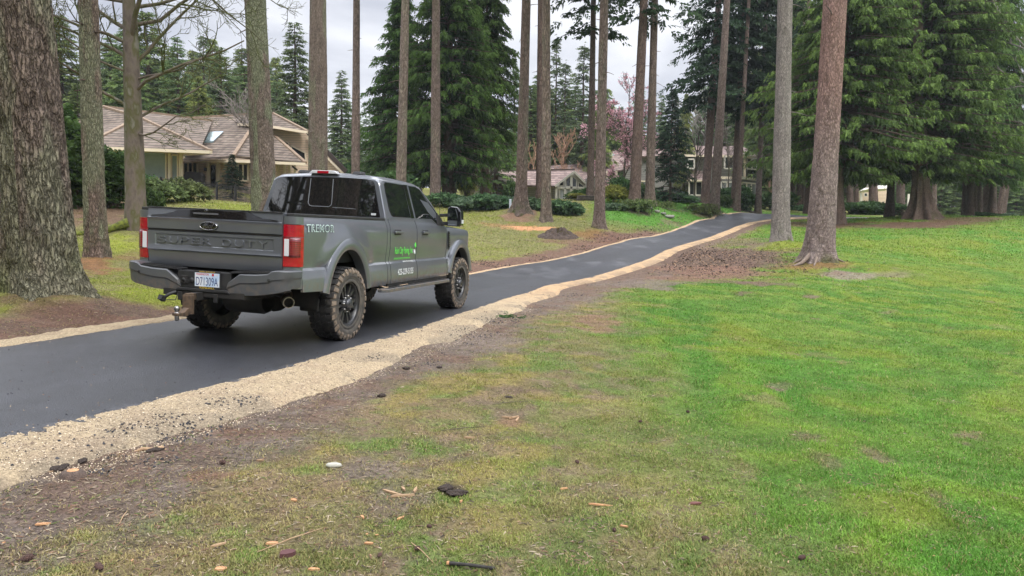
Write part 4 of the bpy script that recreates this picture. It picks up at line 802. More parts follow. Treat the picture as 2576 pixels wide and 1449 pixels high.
def wallbox(name, A, B, z0, z1, depth, mat, parent):
    """wall block between two ground points A, B (x, y), running back by depth"""
    a = Vector((A[0], A[1], 0)); b = Vector((B[0], B[1], 0)); d = (b-a).normalized(); n = Vector((-d.y, d.x, 0)); 
    if n.y < 0: n = -n
    q = MB(); q.prism([(a.x, a.y, z0), (b.x, b.y, z0), (b.x+n.x*depth, b.y+n.y*depth, z0), (a.x+n.x*depth, a.y+n.y*depth, z0)], (0, 0, z1-z0)); return q.build(name, mat, parent)
def window(pts, parent, glass=m_wglass, frame=m_cream, fw=.09, mull=(), off=.10, name='window', rail=()):
    """window seen with corner pixels pts on a wall; frame bars proud of the wall, pane behind them"""
    P = [P3(*p) for p in pts]; c = sum(P, Vector())/len(P); w = (Vector(CAM)-c).normalized()
    n = (P[1]-P[0]).cross(P[2]-P[1]).normalized(); n = n if n.dot(w) > 0 else -n
    f = MB(); m = len(P)
    for i in range(m): f.bar(P[i]+n*off, P[(i+1) % m]+n*off, fw, fw*.8)
    for t in mull:   # vertical bars at fraction t
        f.bar(P[0].lerp(P[1], t)+n*off, P[3].lerp(P[2], t)+n*off, fw*.7)
    for t in rail: f.bar(P[0].lerp(P[3], t)+n*off, P[1].lerp(P[2], t)+n*off, fw*.5)
    wo = tag(f.build('window', frame, parent)) if True else None
    g = MB(); g.prism([p+n*(off-.03) for p in P], -n*.03); g.build('pane', glass, wo); return wo

# ---- tan tiled house on the left
H1 = empty('house', spot(500, 480, 57), 'tan house with brown tiled hip roofs and a skylight, left behind the iron fence', 'house')
H1i = H1.matrix_world.inverted()
def own(parent, base):
    """children were built in world space: keep them there"""
    for ch in parent.children: ch.matrix_parent_inverse = base.inverted()
def fx(parent):
    m = Matrix.Translation(parent.location)
    for ch in parent.children: ch.matrix_parent_inverse = m.inverted()
zg = ground(*spot(450, 480, 50)[:2])-.6
def W(parent, name, u0, d0, u1, d1, vt0, vt1, vb, mat, depth=4., th=None):
    return face(name, [(u0, vt0, d0), (u1, vt1, d1), (u1, vb, d1), (u0, vb, d0)], mat, parent, th or .25)
W(H1, 'wall', 215, 51, 357, 50, 372, 376, 500, m_tan); W(H1, 'wall', 357, 50, 457, 50, 376, 382, 500, m_tan); W(H1, 'wall', 457, 50, 457.5, 57, 382, 404, 492, m_tan)
W(H1, 'wall', 455, 57, 640, 56.5, 402, 404, 492, m_tan); W(H1, 'wall', 640, 56.5, 775, 60, 404, 406, 500, m_tan)
face('gable_wall', [(640, 310, 62), (683, 318, 62), (770, 333, 62), (868, 436, 62), (868, 500, 62), (640, 500, 62)], m_tan, H1)
face('back_wall', [(215, 300, 70), (868, 420, 70), (868, 500, 70), (215, 500, 70)], m_tan, H1)
rl = face('roof', [(352, 296, 56), (530, 379, 48.5), (205, 368, 47)], m_tile, H1)
face('roof', [(253, 267, 61), (534, 305, 63), (506, 369, 52), (352, 296, 56.1)], m_tile, H1); face('roof', [(150, 300, 62), (253, 267, 61), (352, 296, 56), (205, 368, 47.2), (120, 380, 54)], m_tile, H1)
def on_roof(u, v, A, B, C, lift):
    n = (B-A).cross(C-A).normalized(); n = n if n.z > 0 else -n; w = Vector(ray(u, v)); return Vector(CAM)+w*((A-Vector(CAM)).dot(n)/w.dot(n))+n*lift
_A = (P3(473, 298, 64), P3(683, 284, 66), P3(588, 391, 54.6))
_rp_ = [on_roof(u, v, *_A, 0) for u, v in ((473, 298), (560, 288), (683, 284), (700, 300), (627, 333), (588, 391), (455, 404), (500, 370))]; _q = MB(); _q.prism(_rp_, (0, 0, -.18)); _q.build('roof', m_tile, H1)
face('roof', [(627, 333, 60), (690, 341, 61), (768, 409, 56.5), (588, 391, 54.6)], m_tile, H1)
face('roof', [(560, 287, 67), (683, 284, 66), (775, 331, 60.5), (683, 317, 60.5), (600, 310, 62)], m_tile, H1)
def beam(name, a, b, w, mat, parent, h=None): q = MB(); q.bar(P3(*a), P3(*b), w, h or w); return q.build(name, mat, parent)
for a, b in [((352, 295, 56), (530, 379, 48.4)), ((352, 295, 56), (205, 368, 47)), ((253, 266, 61), (534, 304, 63)), ((627, 332, 60), (588, 391, 54.4)), ((473, 297, 64), (683, 283, 66)), ((683, 283, 66), (775, 331, 60.4)), ((253, 266, 61), (352, 295, 56)), ((627, 332, 60), (690, 340, 61)), ((690, 341, 61), (768, 409, 56.3))]: beam('ridge_cap', a, b, .26, m_ridge, H1, .16)
for a, b in [((205, 371, 47), (530, 383, 48.3)), ((530, 383, 48.3), (470, 388, 53)), ((455, 407, 55.9), (588, 405, 54.4)), ((588, 405, 54.4), (768, 413, 56.3)), ((683, 319, 60.4), (775, 333.5, 60.4)), ((600, 313, 61.8), (683, 319, 60.4))]: beam('gutter', a, b, .20, m_cream, H1, .20)
face('soffit', [(205, 372, 47.4), (530, 384, 48.7), (457, 389, 52), (215, 380, 51)], m_cream, H1, .05)
beam('rake_board', (775, 333, 61.5), (871, 432, 61.5), .30, m_soffit, H1, .35); beam('rake_board', (772, 345, 61.4), (862, 436, 61.4), .14, m_cream, H1)
W1 = window([(357, 378.5, 49.9), (420, 381, 49.9), (420, 451, 49.9), (357, 449, 49.9)], H1, m_blind, fw=.12)
window([(433, 390, 49.9), (449, 391, 49.9), (449, 452, 49.9), (433, 451, 49.9)], H1, m_blind, fw=.12)
for u in (427, 455): beam('corner_board', (u, 384, 49.7), (u, 466, 49.7), .18, m_cream, H1)
window([(463, 408, 56.8), (498, 408, 56.8), (498, 446, 56.8), (463, 446, 56.8)], H1, m_wglass, fw=.13, mull=(.33, .66))
dd = face('door', [(527, 412, 56.7), (545, 412, 56.7), (545, 474, 56.7), (527, 474, 56.7)], m_cream, H1, .06); dp = face('door_pane', [(530.5, 416, 56.6), (541.5, 416, 56.6), (541.5, 470, 56.6), (530.5, 470, 56.6)], m_wglass, dd, .04)
beam('corner_board', (524, 407, 56.5), (524, 478, 56.5), .2, m_cream, H1); beam('corner_board', (549, 407, 56.5), (549, 478, 56.5), .2, m_cream, H1)
window([(600, 412, 56.3), (625, 412, 56.3), (625, 455, 56.3), (600, 455, 56.3)], H1, m_wglass, fw=.12, mull=(.5,))
window([(684, 347, 61.9), (697, 342, 61.9), (727, 360, 61.9), (727, 386, 61.9), (684, 364, 61.9)], H1, m_wglass, fw=.13); window([(734, 367, 61.9), (769, 385, 61.9), (771, 408, 61.9), (734, 388, 61.9)], H1, m_wglass, fw=.13)
for u in (692, 700, 716, 728, 742): beam('porch_post', (u, 415, 58), (u, 470, 58), .16, m_cream, H1)
window([(703, 420, 59.5), (714, 420, 59.5), (714, 460, 59.5), (703, 460, 59.5)], H1, m_wglass, fw=.08)
q = MB(); q.prism([on_roof(u, v, *_A, .14) for u, v in ((530, 335.5), (563, 334.5), (537, 359), (502, 360))], (0, 0, -.12)); sk = q.build('skylight', M_plain('skylight_glass', (.25, .32, .33), .10, coat=1), H1)
q = MB(); q.bar(P3(517, 422, 56.3), P3(517, 430, 56.3), .18); q.build('wall_lamp', m_iron, H1)
q = MB(); q.tube([P3(560, 406, 56), P3(562, 411, 56), P3(568, 414, 56.4)], .10, 6); q.build('downpipe', m_cream, H1)
beam('downpipe', (735, 418, 57), (748, 428, 57), .12, m_soffit, H1)
st_ = face('plinth', [(500, 474, 55.5), (560, 474, 55.5), (560, 486, 55.5), (500, 486, 55.5)], m_conc, H1, 1.2); face('plinth', [(560, 470, 55.8), (632, 470, 55.8), (632, 492, 55.8), (560, 492, 55.8)], m_brick, H1, .4)
face('plinth', [(357, 458, 49.5), (457, 462, 49.5), (457, 500, 49.5), (357, 500, 49.5)], m_brick, H1, .4)
fx(H1)
# covered grill by the door
gq = spot(486, 485, 54); q = MB(); q.prism([(gq.x-.62, gq.y, gq.z+.05), (gq.x+.62, gq.y, gq.z+.05), (gq.x+.68, gq.y, gq.z+.85), (gq.x+.55, gq.y, gq.z+1.1), (gq.x-.5, gq.y, gq.z+1.12), (gq.x-.72, gq.y, gq.z+.85)], (0, .6, 0))
tag(q.build('covered_grill', m_iron, bevel=.05), 'black covered grill on the patio of the tan house left of its door', 'grill')
# iron fence
fe = empty('iron_fence', spot(450, 500, 49), 'thin black iron picket fence before the tan house', 'fence')
q = MB(); pts = []
for u in np.arange(268, 634, 3.1):
    d = np.interp(u, [268, 450, 634], [44.5, 48.5, 48]); p = sp(u, d); pts.append(p)
for p in pts: q.box((p.x, p.y, p.z+.50), (.028, .028, 1.06))
q.build('picket', m_iron, fe)['kind'] = 'stuff'
q = MB()
for h_ in (.16, .90):
    for a, b in zip(pts[:-1:8], pts[8::8]): q.bar(a+Vector((0, -.02, h_)), b+Vector((0, -.02, h_)), .035)
q.build('rail', m_iron, fe)
for p in pts[::15]: q = MB(); q.box((p.x, p.y-.01, p.z+.55), (.09, .09, 1.16)); q.build('post', m_iron, fe)
fx(fe)

# ---- grey-beige house in the middle
H2 = empty('house', spot(1350, 500, 86), 'low grey house with pinkish shake roofs and a glazed gable, middle distance', 'house')
Z = lambda X, Y, d: (1086+X*.1985, 319.5+Y*.1985, d)
def F2(name, pts, mat, th=.2, parent=None): return face(name, [Z(*p) for p in pts], mat, parent or H2, th)
F2('wall', [(600, 445, 86), (830, 650, 86), (900, 660, 86.5), (900, 1000, 86.5), (600, 1000, 86)], m_tan); F2('wall', [(700, 655, 88), (930, 655, 88), (930, 1000, 88), (700, 1000, 88)], m_greyside)
F2('wall', [(925, 660, 86), (1075, 735, 86), (1075, 1000, 86), (925, 1000, 86)], m_greyside); F2('wall', [(1060, 735, 86.5), (1570, 745, 86.5), (1570, 1000, 86.5), (1060, 1000, 86.5)], m_greyside)
F2('gable_wall', [(1805, 575, 85.5), (1560, 755, 85.5), (1560, 1000, 85.5), (1960, 1000, 85.5), (1960, 725, 85.5)], m_ltrim)
F2('side_wall', [(1960, 650, 86), (2600, 650, 90), (2600, 1000, 90), (1960, 1000, 86)], m_darkside)
F2('chimney', [(520, 420, 84.5), (582, 418, 84.5), (582, 560, 84.5), (606, 600, 84.5), (606, 1000, 84.5), (490, 1000, 84.5), (500, 700, 84.5)], m_brick, 1.2)
F2('roof', [(605, 428, 85.5), (970, 555, 92), (1010, 735, 85.4), (905, 665, 85.2), (820, 648, 85)], m_tile2); F2('roof', [(200, 420, 90), (605, 428, 85.6), (520, 520, 86), (200, 560, 86)], m_tile2)
F2('roof', [(970, 555, 92), (1810, 545, 92), (1565, 748, 85), (1000, 735, 85)], m_tile2)
F2('roof', [(1810, 545, 92), (1812, 558, 85.2), (1955, 718, 85.1), (1990, 700, 93)], m_tile2)
F2('roof', [(1505, 490, 99), (1950, 465, 101), (2010, 665, 92.5), (1700, 690, 93), (1500, 600, 95)], m_tile2)
F2('roof', [(2020, 395, 101), (2330, 300, 102), (2420, 330, 102), (2580, 500, 95), (2300, 560, 93), (2000, 640, 93)], m_tile2)
for a, b in [((605, 432, 85.3), (825, 652, 84.9)), ((825, 655, 85), (905, 662, 85)), ((905, 668, 85), (1010, 740, 85.2)), ((1805, 566, 85), (1560, 752, 84.9)), ((1805, 566, 85), (1952, 716, 84.9))]: beam('rake_board', Z(*a), Z(*b), .30, m_ltrim, H2, .22)
for a, b in [((1005, 742, 84.9), (1565, 750, 84.9)),]: beam('gutter', Z(*a), Z(*b), .16, m_soffit, H2)
beam('ridge_cap', Z(965, 553, 91.9), Z(1812, 545, 91.9), .25, m_soffit, H2)
for pts in ([(1620, 745), (1620, 712), (1668, 680), (1668, 745)], [(1700, 752), (1700, 668), (1757, 612), (1757, 752)], [(1780, 760), (1780, 616), (1834, 668), (1834, 760)], [(1858, 765), (1858, 695), (1925, 745), (1925, 765)]):
    window([Z(a, b, 85.3) for a, b in pts], H2, m_wglass, m_ltrim, fw=.12)
for x0, x1, y1 in ((1620, 1680, 915), (1702, 1760, 915), (1782, 1835, 915), (1860, 1925, 915)): window([Z(x0, 785, 85.3), Z(x1, 785, 85.3), Z(x1, y1, 85.3), Z(x0, y1, 85.3)], H2, m_curtain, m_ltrim, fw=.12)
for x in (1580, 1690, 1770, 1846, 1945): beam('post', Z(x, 770 if x not in (1770,) else 590, 85.1), Z(x, 930, 85.1), .22, m_ltrim, H2)
beam('band', Z(1575, 768, 85.1), Z(1950, 772, 85.1), .22, m_ltrim, H2)
window([Z(608, 662, 85.7), Z(697, 668, 85.7), Z(697, 835, 85.7), Z(608, 830, 85.7)], H2, m_wglass, m_wtrim, fw=.10, mull=(.25, .5, .75), rail=(.33, .66)); window([Z(610, 590, 85.7), Z(640, 570, 85.7), Z(705, 630, 85.7), Z(610, 632, 85.7)], H2, m_wglass, m_soffit, fw=.1)
for x in (2225, 2340): beam('porch_post', Z(x, 560, 91), Z(x+5, 760, 91), .22, m_cream, H2)
F2('skylight', [(2230, 360, 97), (2290, 335, 97), (2330, 345, 97), (2270, 378, 97)], M_plain('bright_skylight', (.6, .65, .7), .1, coat=1), .1)
F2('porch_wall', [(2440, 530, 89), (2560, 540, 89), (2560, 680, 89), (2440, 670, 89)], m_greyside, .3)
fx(H2)
bq = spot(1281-.1, 491, 84); bq = Vector(at(1214, 489, 84)); q = MB(); q.tube([bq+Vector((-.42, 0, .0)), bq+Vector((.42, 0, .0))], .26, 14); q.box(bq+Vector((0, 0, -.28)), (.95, .5, .3)); q.box(bq+Vector((0, 0, -.8)), (.8, .45, .8)); tag(q.build('barbecue', m_gblack if 'm_gblack' in globals() else m_iron), 'black barbecue with a domed lid before the many-paned window', 'barbecue')

# ---- two-storey house at the right
H3 = empty('house', spot(1820, 506, 96), 'two-storey grey-green house with cream window frames at the bend of the path', 'house')
Y3 = lambda X, Y, d: (1469.5+X*.2425, 319.5+Y*.2425, d)
def F3(name, pts, mat, th=.2): return face(name, [Y3(*p) for p in pts], mat, H3, th)
F3('wall', [(1000, 290, 96), (1640, 300, 94), (1640, 800, 94), (1000, 780, 96)], m_darkside); F3('wall', [(1635, 300, 94), (1800, 312, 96), (1800, 800, 96), (1635, 800, 94)], m_darkside); F3('wall', [(560, 300, 98), (1020, 300, 97), (1020, 780, 97), (560, 780, 98)], m_darkside)
F3('roof', [(980, 185, 102), (1430, 205, 101), (1650, 222, 100), (1640, 300, 93.4), (1040, 290, 95)], m_tile2); F3('roof', [(1650, 222, 100), (1815, 295, 97), (1810, 312, 95), (1640, 300, 93.4)], m_tile2); F3('roof', [(1430, 205, 101), (1620, 190, 104), (1700, 232, 101), (1650, 224, 100)], m_tile2)
F3('roof', [(600, 230, 104), (980, 175, 104), (1060, 300, 97), (560, 300, 97)], m_tile2)
F3('lower_roof', [(1075, 430, 96), (1240, 440, 95.6), (1240, 552, 93.5), (1065, 546, 94)], m_tile2)
beam('gutter', Y3(1040, 297, 94.6), Y3(1640, 306, 93.2), .26, m_cream, H3); beam('gutter', Y3(1640, 306, 93.2), Y3(1812, 318, 94.8), .26, m_cream, H3); beam('gutter', Y3(1065, 552, 93.8), Y3(1240, 557, 93.3), .2, m_cream, H3)
beam('band', Y3(1395, 525, 93.8), Y3(1640, 530, 93.6), .3, m_cream, H3); beam('band', Y3(1625, 524, 93.4), Y3(1800, 548, 95.2), .35, m_wtrim, H3)
for x in (1665, 1620): beam('corner_board', Y3(x, 310 if x == 1665 else 530, 93.6), Y3(x, 520 if x == 1665 else 770, 93.6), .22, m_cream, H3)
for pts, gl, ml in (([(1455, 308), (1546, 310), (1546, 432), (1455, 430)], m_wglass, (.5,)), ([(1688, 322), (1792, 332), (1792, 442), (1688, 432)], m_wglass, (.5,)), ([(1088, 565), (1222, 568), (1222, 708), (1088, 705)], m_wglass, (.5,)), ([(1418, 570), (1542, 572), (1542, 720), (1418, 715)], m_curtain, (.5,)), ([(1635, 575), (1785, 590), (1785, 760), (1635, 745)], m_curtain, (.33, .66)), ([(1075, 335), (1140, 335), (1140, 430), (1075, 430)], m_wglass, ())):
    d = 94.8 if pts[0][0] < 1300 else (95.2 if pts[0][0] > 1600 else 94.2)
    window([Y3(a, b, d-(1.2 if a > 1600 else .6)) for a, b in pts], H3, gl, m_wtrim, fw=.20, mull=ml, off=.05)
window([Y3(a, b, 96) for a, b in ((575, 560), (640, 565), (640, 640), (575, 640))], H3, m_curtain, m_cream, fw=.2)
F3('skylight', [(960, 245, 99), (1010, 235, 99), (1050, 240, 99), (1010, 255, 99)], M_plain('grey_skylight', (.5, .54, .56), .1, coat=1), .1)
fx(H3)
# ---- far pale shed between the shaded trunks
H4 = empty('shed', spot(2180, 510, 100), 'small pale shed with a pitched roof between the shaded trunks at the right', 'shed')
face('wall', [(2167, 481, 101), (2232, 474, 101), (2232, 520, 101), (2167, 520, 101)], m_tan, H4, 2)
beam('post', (2167, 482, 100), (2166, 514, 100), .25, m_wtrim, H4); face('roof', [(2160, 481, 99.5), (2187, 467, 99.5), (2240, 466, 99.5), (2240, 474, 99), (2187, 475, 99)], m_wtrim, H4, .3)
window([(2173, 486, 100.6), (2181, 486, 100.6), (2181, 494, 100.6), (2173, 494, 100.6)], H4, m_wglass, m_wtrim, fw=.1); beam('post', (2286, 488, 100), (2284, 520, 100), .2, m_wtrim, H4)
beam('fascia', (2183, 459, 99.4), (2183, 470, 99.4), .3, m_wtrim, H4)
fx(H4)
# ------------------------------------------------------------------ shrubs, ferns, bare trees
def bush_mesh(seed, rx, ry, rz, n, leaf, col, tip, lumps=5, K=6, stems=8, wid=.36, up=.3, flat=0):
    rng = np.random.default_rng(seed); c = rng.normal(size=(lumps, 3))*np.array([rx, ry, rz])*.38; c[:, 2] = np.abs(c[:, 2])+rz*.35; r = rng.uniform(.45, .75, lumps)
    k = rng.integers(0, lumps, n); d = unit(rng.normal(size=(n, 3))); d[:, 2] = np.where(rng.uniform(size=n) < .8, np.abs(d[:, 2]), d[:, 2]); q = rng.uniform(.55, 1.05, n)**.6
    P = c[k]+d*(r[k]*q)[:, None]*np.array([rx, ry, rz])*.95; P[:, 2] = np.maximum(P[:, 2], .04)
    D = d+np.array([0, 0, up])+rng.normal(size=(n, 3))*.5
    V, F, C = fronds(rng, P, D, rng.uniform(.7, 1.3, n)*leaf, K, ang=1.15, wid=wid, col=col, tipcol=tip, tw=np.clip((q-.75)*2.5+rng.normal(size=n)*.25, 0, 1), var=.3, droop=.1, ll=.75)
    paths = []; rad = []
    for i in range(stems):
        e = c[i % lumps]+rng.normal(size=3)*.15*np.array([rx, ry, rz]); t = np.linspace(0, 1, 6)[:, None]; b = np.array([rng.normal()*rx*.12, rng.normal()*ry*.12, -.1]); m = (b+e)/2+rng.normal(size=3)*.1*rx
        paths.append(b*(1-t)**2+m*2*t*(1-t)+e*t*t); rad.append(np.linspace(.028, .010, 6)*max(.6, rz))
    SV, SF = np_tubes(paths, rad, 5)
    return mesh_np('foliage', V, F, m_leaf, {'col': C}), mesh_np('stem', SV, SF, m_twig, smooth=True)
B_RHO = [bush_mesh(101, 1, 1, 1, 900, .34, (0.033, 0.072, 0.027), (0.090, 0.173, 0.053), 6), bush_mesh(102, 1, 1, 1, 900, .36, (0.042, 0.083, 0.030), (0.128, 0.210, 0.068), 5)]
B_LOW = [bush_mesh(103, 1, .8, .6, 900, .24, (0.051, 0.101, 0.045), (0.151, 0.254, 0.112), 7), bush_mesh(104, 1, .8, .6, 900, .24, (0.061, 0.101, 0.057), (0.223, 0.304, 0.182), 6)]
B_GOLD = bush_mesh(105, 1, 1, .8, 900, .28, (0.105, 0.128, 0.030), (0.360, 0.375, 0.075), 5, up=-.1, wid=.2)
B_OLV = bush_mesh(106, 1, 1, 1, 380, .34, (0.068, 0.090, 0.033), (0.195, 0.240, 0.090), 5, stems=16)
B_LAUR = bush_mesh(107, 1.1, .9, 2.6, 1500, .42, (.030, .060, .018), (.085, .145, .038), 9, stems=14)
def put_bush(B, u, v, d, s, label, group=None, name='shrub', cat='shrub', rz=None):
    p = spot(u, v) if d is None else spot(u, v, d); t = empty(name, p, label, cat, group, rz if rz is not None else random.Random(int(u*3+v)).uniform(0, 6)); t.scale = (s[0], s[1], s[2]*.66) if hasattr(s, '__len__') else (s,)*3
    link('foliage', B[0], t); link('stem', B[1], t); return t
gs = 'shrubs of the house gardens'
for a in [(B_LAUR, 182, 560, 30, (.85, 1.0, 1.05), 'tall glossy evergreen shrub between the two leftmost trunks'), (B_LAUR, 284, 560, 31, (.72, .8, .92), 'tall glossy evergreen shrub between the second trunk and the mossy bare tree'), (B_LAUR, 128, 560, 36, (1.3, 1.3, 1.7), 'dark tall evergreen shrub behind the widest trunk'),
          (B_RHO[1], 386, 560, 30, (.35, .35, .9), 'evergreen shrub leaning out right of the mossy bare tree'), (B_OLV, 470, 560, 36, (.95, .8, 1.0), 'loose olive rhododendron before the fence'), (B_OLV, 410, 560, 34, (.9, .8, 1.0), 'loose leggy shrub left of the olive rhododendron'), (B_RHO[0], 345, 560, 36, (.8, .7, 1.1), 'dark shrub behind the foot of the mossy bare tree'),
          (B_RHO[0], 735, 560, 52, (.9, .8, 1.3), 'dark shrub beside the porch posts of the tan house'), (B_RHO[1], 945, 500, 60, (2.4, 1.8, 2.3), 'large grey-green rhododendron behind the roof of the truck'), (B_RHO[0], 875, 560, 66, (2.2, 1.6, 2.6), 'dark shrub between the ridged trunk and the slim trunk')]: put_bush(*a, group=gs)
gh = 'low hedge before the grey house'
for i, (u, d, s) in enumerate([(1128, 54, 1.2), (1165, 53.5, 1.25), (1200, 54, 1.3), (1232, 54.5, 1.35), (1262, 55, 1.25), (1290, 57, 1.3), (1345, 56, 1.25), (1385, 55, 1.35), (1415, 54, 1.3)]): put_bush(B_LOW[i % 2], u, 560, d, (s*1.15, s*.9, s*1.12), 'rounded evergreen shrub in the low hedge before the grey house', gh)
for a in [(B_RHO[1], 1290, 560, 60, (.6, .6, 1.5), 'tall rhododendron just left of the mounded trunk'), (B_RHO[1], 1448, 560, 70, (1.1, 1.0, .75), 'rhododendron before the glazed gable'), (B_GOLD, 1462, 560, 66, (1.2, 1, .6), 'low yellowish shrub under the glazed gable'), (B_RHO[0], 1486, 560, 70, (.8, .8, 1.0), 'dark rhododendron at the foot of the slim dark trunk'),
          (B_GOLD, 1545, 560, 60, (1.15, 1, 1.35), 'golden feathery shrub left of the fern bed'), (B_RHO[0], 1575, 560, 70, (1.2, 1.3, 1.9), 'dark rhododendron under the pink blossom'), (B_RHO[0], 1530, 560, 76, (1.2, 1.3, 1.3), 'dark shrub before the porch posts of the grey house'), (B_LOW[1], 1538, 560, 56.5, (.85, .7, .9), 'small blue-green shrub at the left of the fern bed'),
          (B_LOW[0], 1700, 560, 72, (1.6, 1.1, 1.1), 'low evergreen shrub right of the dark spruce'), (B_LOW[1], 1738, 560, 73, (1.5, 1.1, 1.2), 'low shrub under the left window of the two-storey house'), (B_LOW[0], 1660, 560, 72, (1.3, 1.1, 1.3), 'low shrub left of the dark spruce'), (B_RHO[0], 1832, 560, 80, (1.6, 1.3, 1.9), 'big dark rhododendron before the two-storey house'),
          (B_RHO[0], 1862, 560, 76, (1.1, 1, 1.6), 'small rhododendron under the bay window'), (B_RHO[1], 1820, 560, 73.5, (.75, .7, 1.0), 'bright green shrub just right of the leaning pale trunk'), (B_RHO[1], 1940, 560, 82, (1.6, 1.3, 1.7), 'green shrub left of the smooth grey trunk'), (B_LOW[0], 2025, 560, 86, (1.8, 1.3, 1.1), 'low shrub right of the smooth grey trunk'),
          (B_RHO[0], 2160, 560, 84, (2.4, 1.5, 1.1), 'dark laurel left of the far pale shed'), (B_RHO[0], 2205, 560, 85, (2.2, 1.5, 1.3), 'dark laurel under the far pale shed'), (B_LOW[0], 2470, 560, 64, (1.3, .8, .6), 'low ground shrub at the foot of the right-hand stems'), (B_LOW[1], 2530, 560, 68, (1.5, .9, .6), 'low ground shrub at the edge of the fairway'),
          (B_OLV, 1612, 560, 74, (1.3, 1, 1.3), 'olive shrub behind the fern bed'), (B_GOLD, 1172, 560, 66, (.9, .8, 2.0), 'yellow flowering shrub under the middle cedar')]: put_bush(*a, group=gs)
def fern_mesh(seed, n=34, R=.75):
    rng = np.random.default_rng(seed); P = []; D = []; S = []; paths = []; rad = []
    for i in range(n):
        a = rng.uniform(0, 6.28); el = rng.uniform(.5, 1.25); l = R*rng.uniform(.8, 1.3); t = np.linspace(0, 1, 9); o = np.array([math.cos(a), math.sin(a), 0.])
        pp = o*(l*t*math.cos(el*.7))[:, None]+np.array([0, 0, 1.])*(l*(math.sin(el)*t-.62*t*t))[:, None]; paths.append(pp); rad.append(np.linspace(.006, .002, 9))
        for j in range(1, 9): P.append(pp[j]); D.append(pp[j]-pp[j-1]); S.append(.22*R*(1.15-.6*t[j]))
    V, F, C = fronds(rng, np.array(P), np.array(D), np.array(S), 4, ang=1.45, wid=.22, col=(.07, .105, .035), tipcol=(.17, .21, .07), ll=1.0, droop=0)
    SV, SF = np_tubes(paths, rad, 3); return mesh_np('foliage', V, F, m_leaf, {'col': C}), mesh_np('stem', SV, SF, m_twig)
FERN = [fern_mesh(1), fern_mesh(2, 46, .9)]
for a in [(FERN[1], 1603, 560, 56.5, 2.0, 'largest sword fern in the round bed'), (FERN[0], 1577, 560, 57, 1.5, 'smaller fern left of the largest one'), (FERN[0], 1660, 560, 62, 1.8, 'fern beside the flat stones'), (FERN[1], 1765, 560, 66.5, 2.0, 'fern left of the leaning pale trunk'), (FERN[0], 1783, 560, 66.3, 1.5, 'brownish fern at the foot of the leaning pale trunk')]: put_bush(*a, group='sword ferns', name='fern', cat='fern')
# flat stones and bed wall
def rock_mesh(seed, s=(1, .7, .5)):
    rng = random.Random(seed); bm = bmesh.new(); bmesh.ops.create_icosphere(bm, subdivisions=3, radius=.5)
    for v in bm.verts:
        k = 1+.28*(float(fbm(v.co.x*2+seed, v.co.y*2+v.co.z*1.7, 1.3, 3, seed))-.5)*2; v.co = Vector((v.co.x*k*s[0], v.co.y*k*s[1], max(-.3, min(.34, v.co.z*k))*s[2]))
    me = bpy.data.meshes.new('stone'); bm.to_mesh(me); bm.free(); me.polygons.foreach_set('use_smooth', [True]*len(me.polygons)); me.materials.append(m_conc); return me
RK = [rock_mesh(i) for i in range(3)]
for i, (u, v, d, s, lab) in enumerate([(1634, 524, 58, 1.2, 'leftmost flat stone edging the bed'), (1652, 524, 57.5, 1.4, 'flat stone second from the left edging the bed'), (1668, 526, 57.5, 1.3, 'flat stone second from the right edging the bed'), (1684, 524, 57, 1.7, 'rightmost and biggest flat stone edging the bed')]):
    o = link('stone', RK[i % 3], None, sp(u, d)+Vector((0, 0, .12))); o.scale = (s*.42, s*.42, .45*s); o.rotation_euler = (0, 0, i); tag(o, lab, 'stone', 'flat stones edging the bed')
bw = MB()
for i in range(14):
    for j in range(2):
        p = sp(1452+i*3.6+j*1.5, 64.5); bw.box((p.x, p.y, p.z+.12+.22*j), (.125*1.9, .3, .20))
tag(bw.build('stone_wall', M_noise('dark_stone', [(.07, .06, .05), (.16, .14, .12)], 6, .9), bevel=.02), 'low dry stone wall edging the lawn before the glazed gable', 'wall')
p = sp(1283, 53); q = MB(); q.box((p.x, p.y, p.z+.36), (.16, .16, .76)); tag(q.build('marker_post', M_plain('post_white', (.66, .72, .78), .6), bevel=.02), 'short white post before the hedge', 'post')

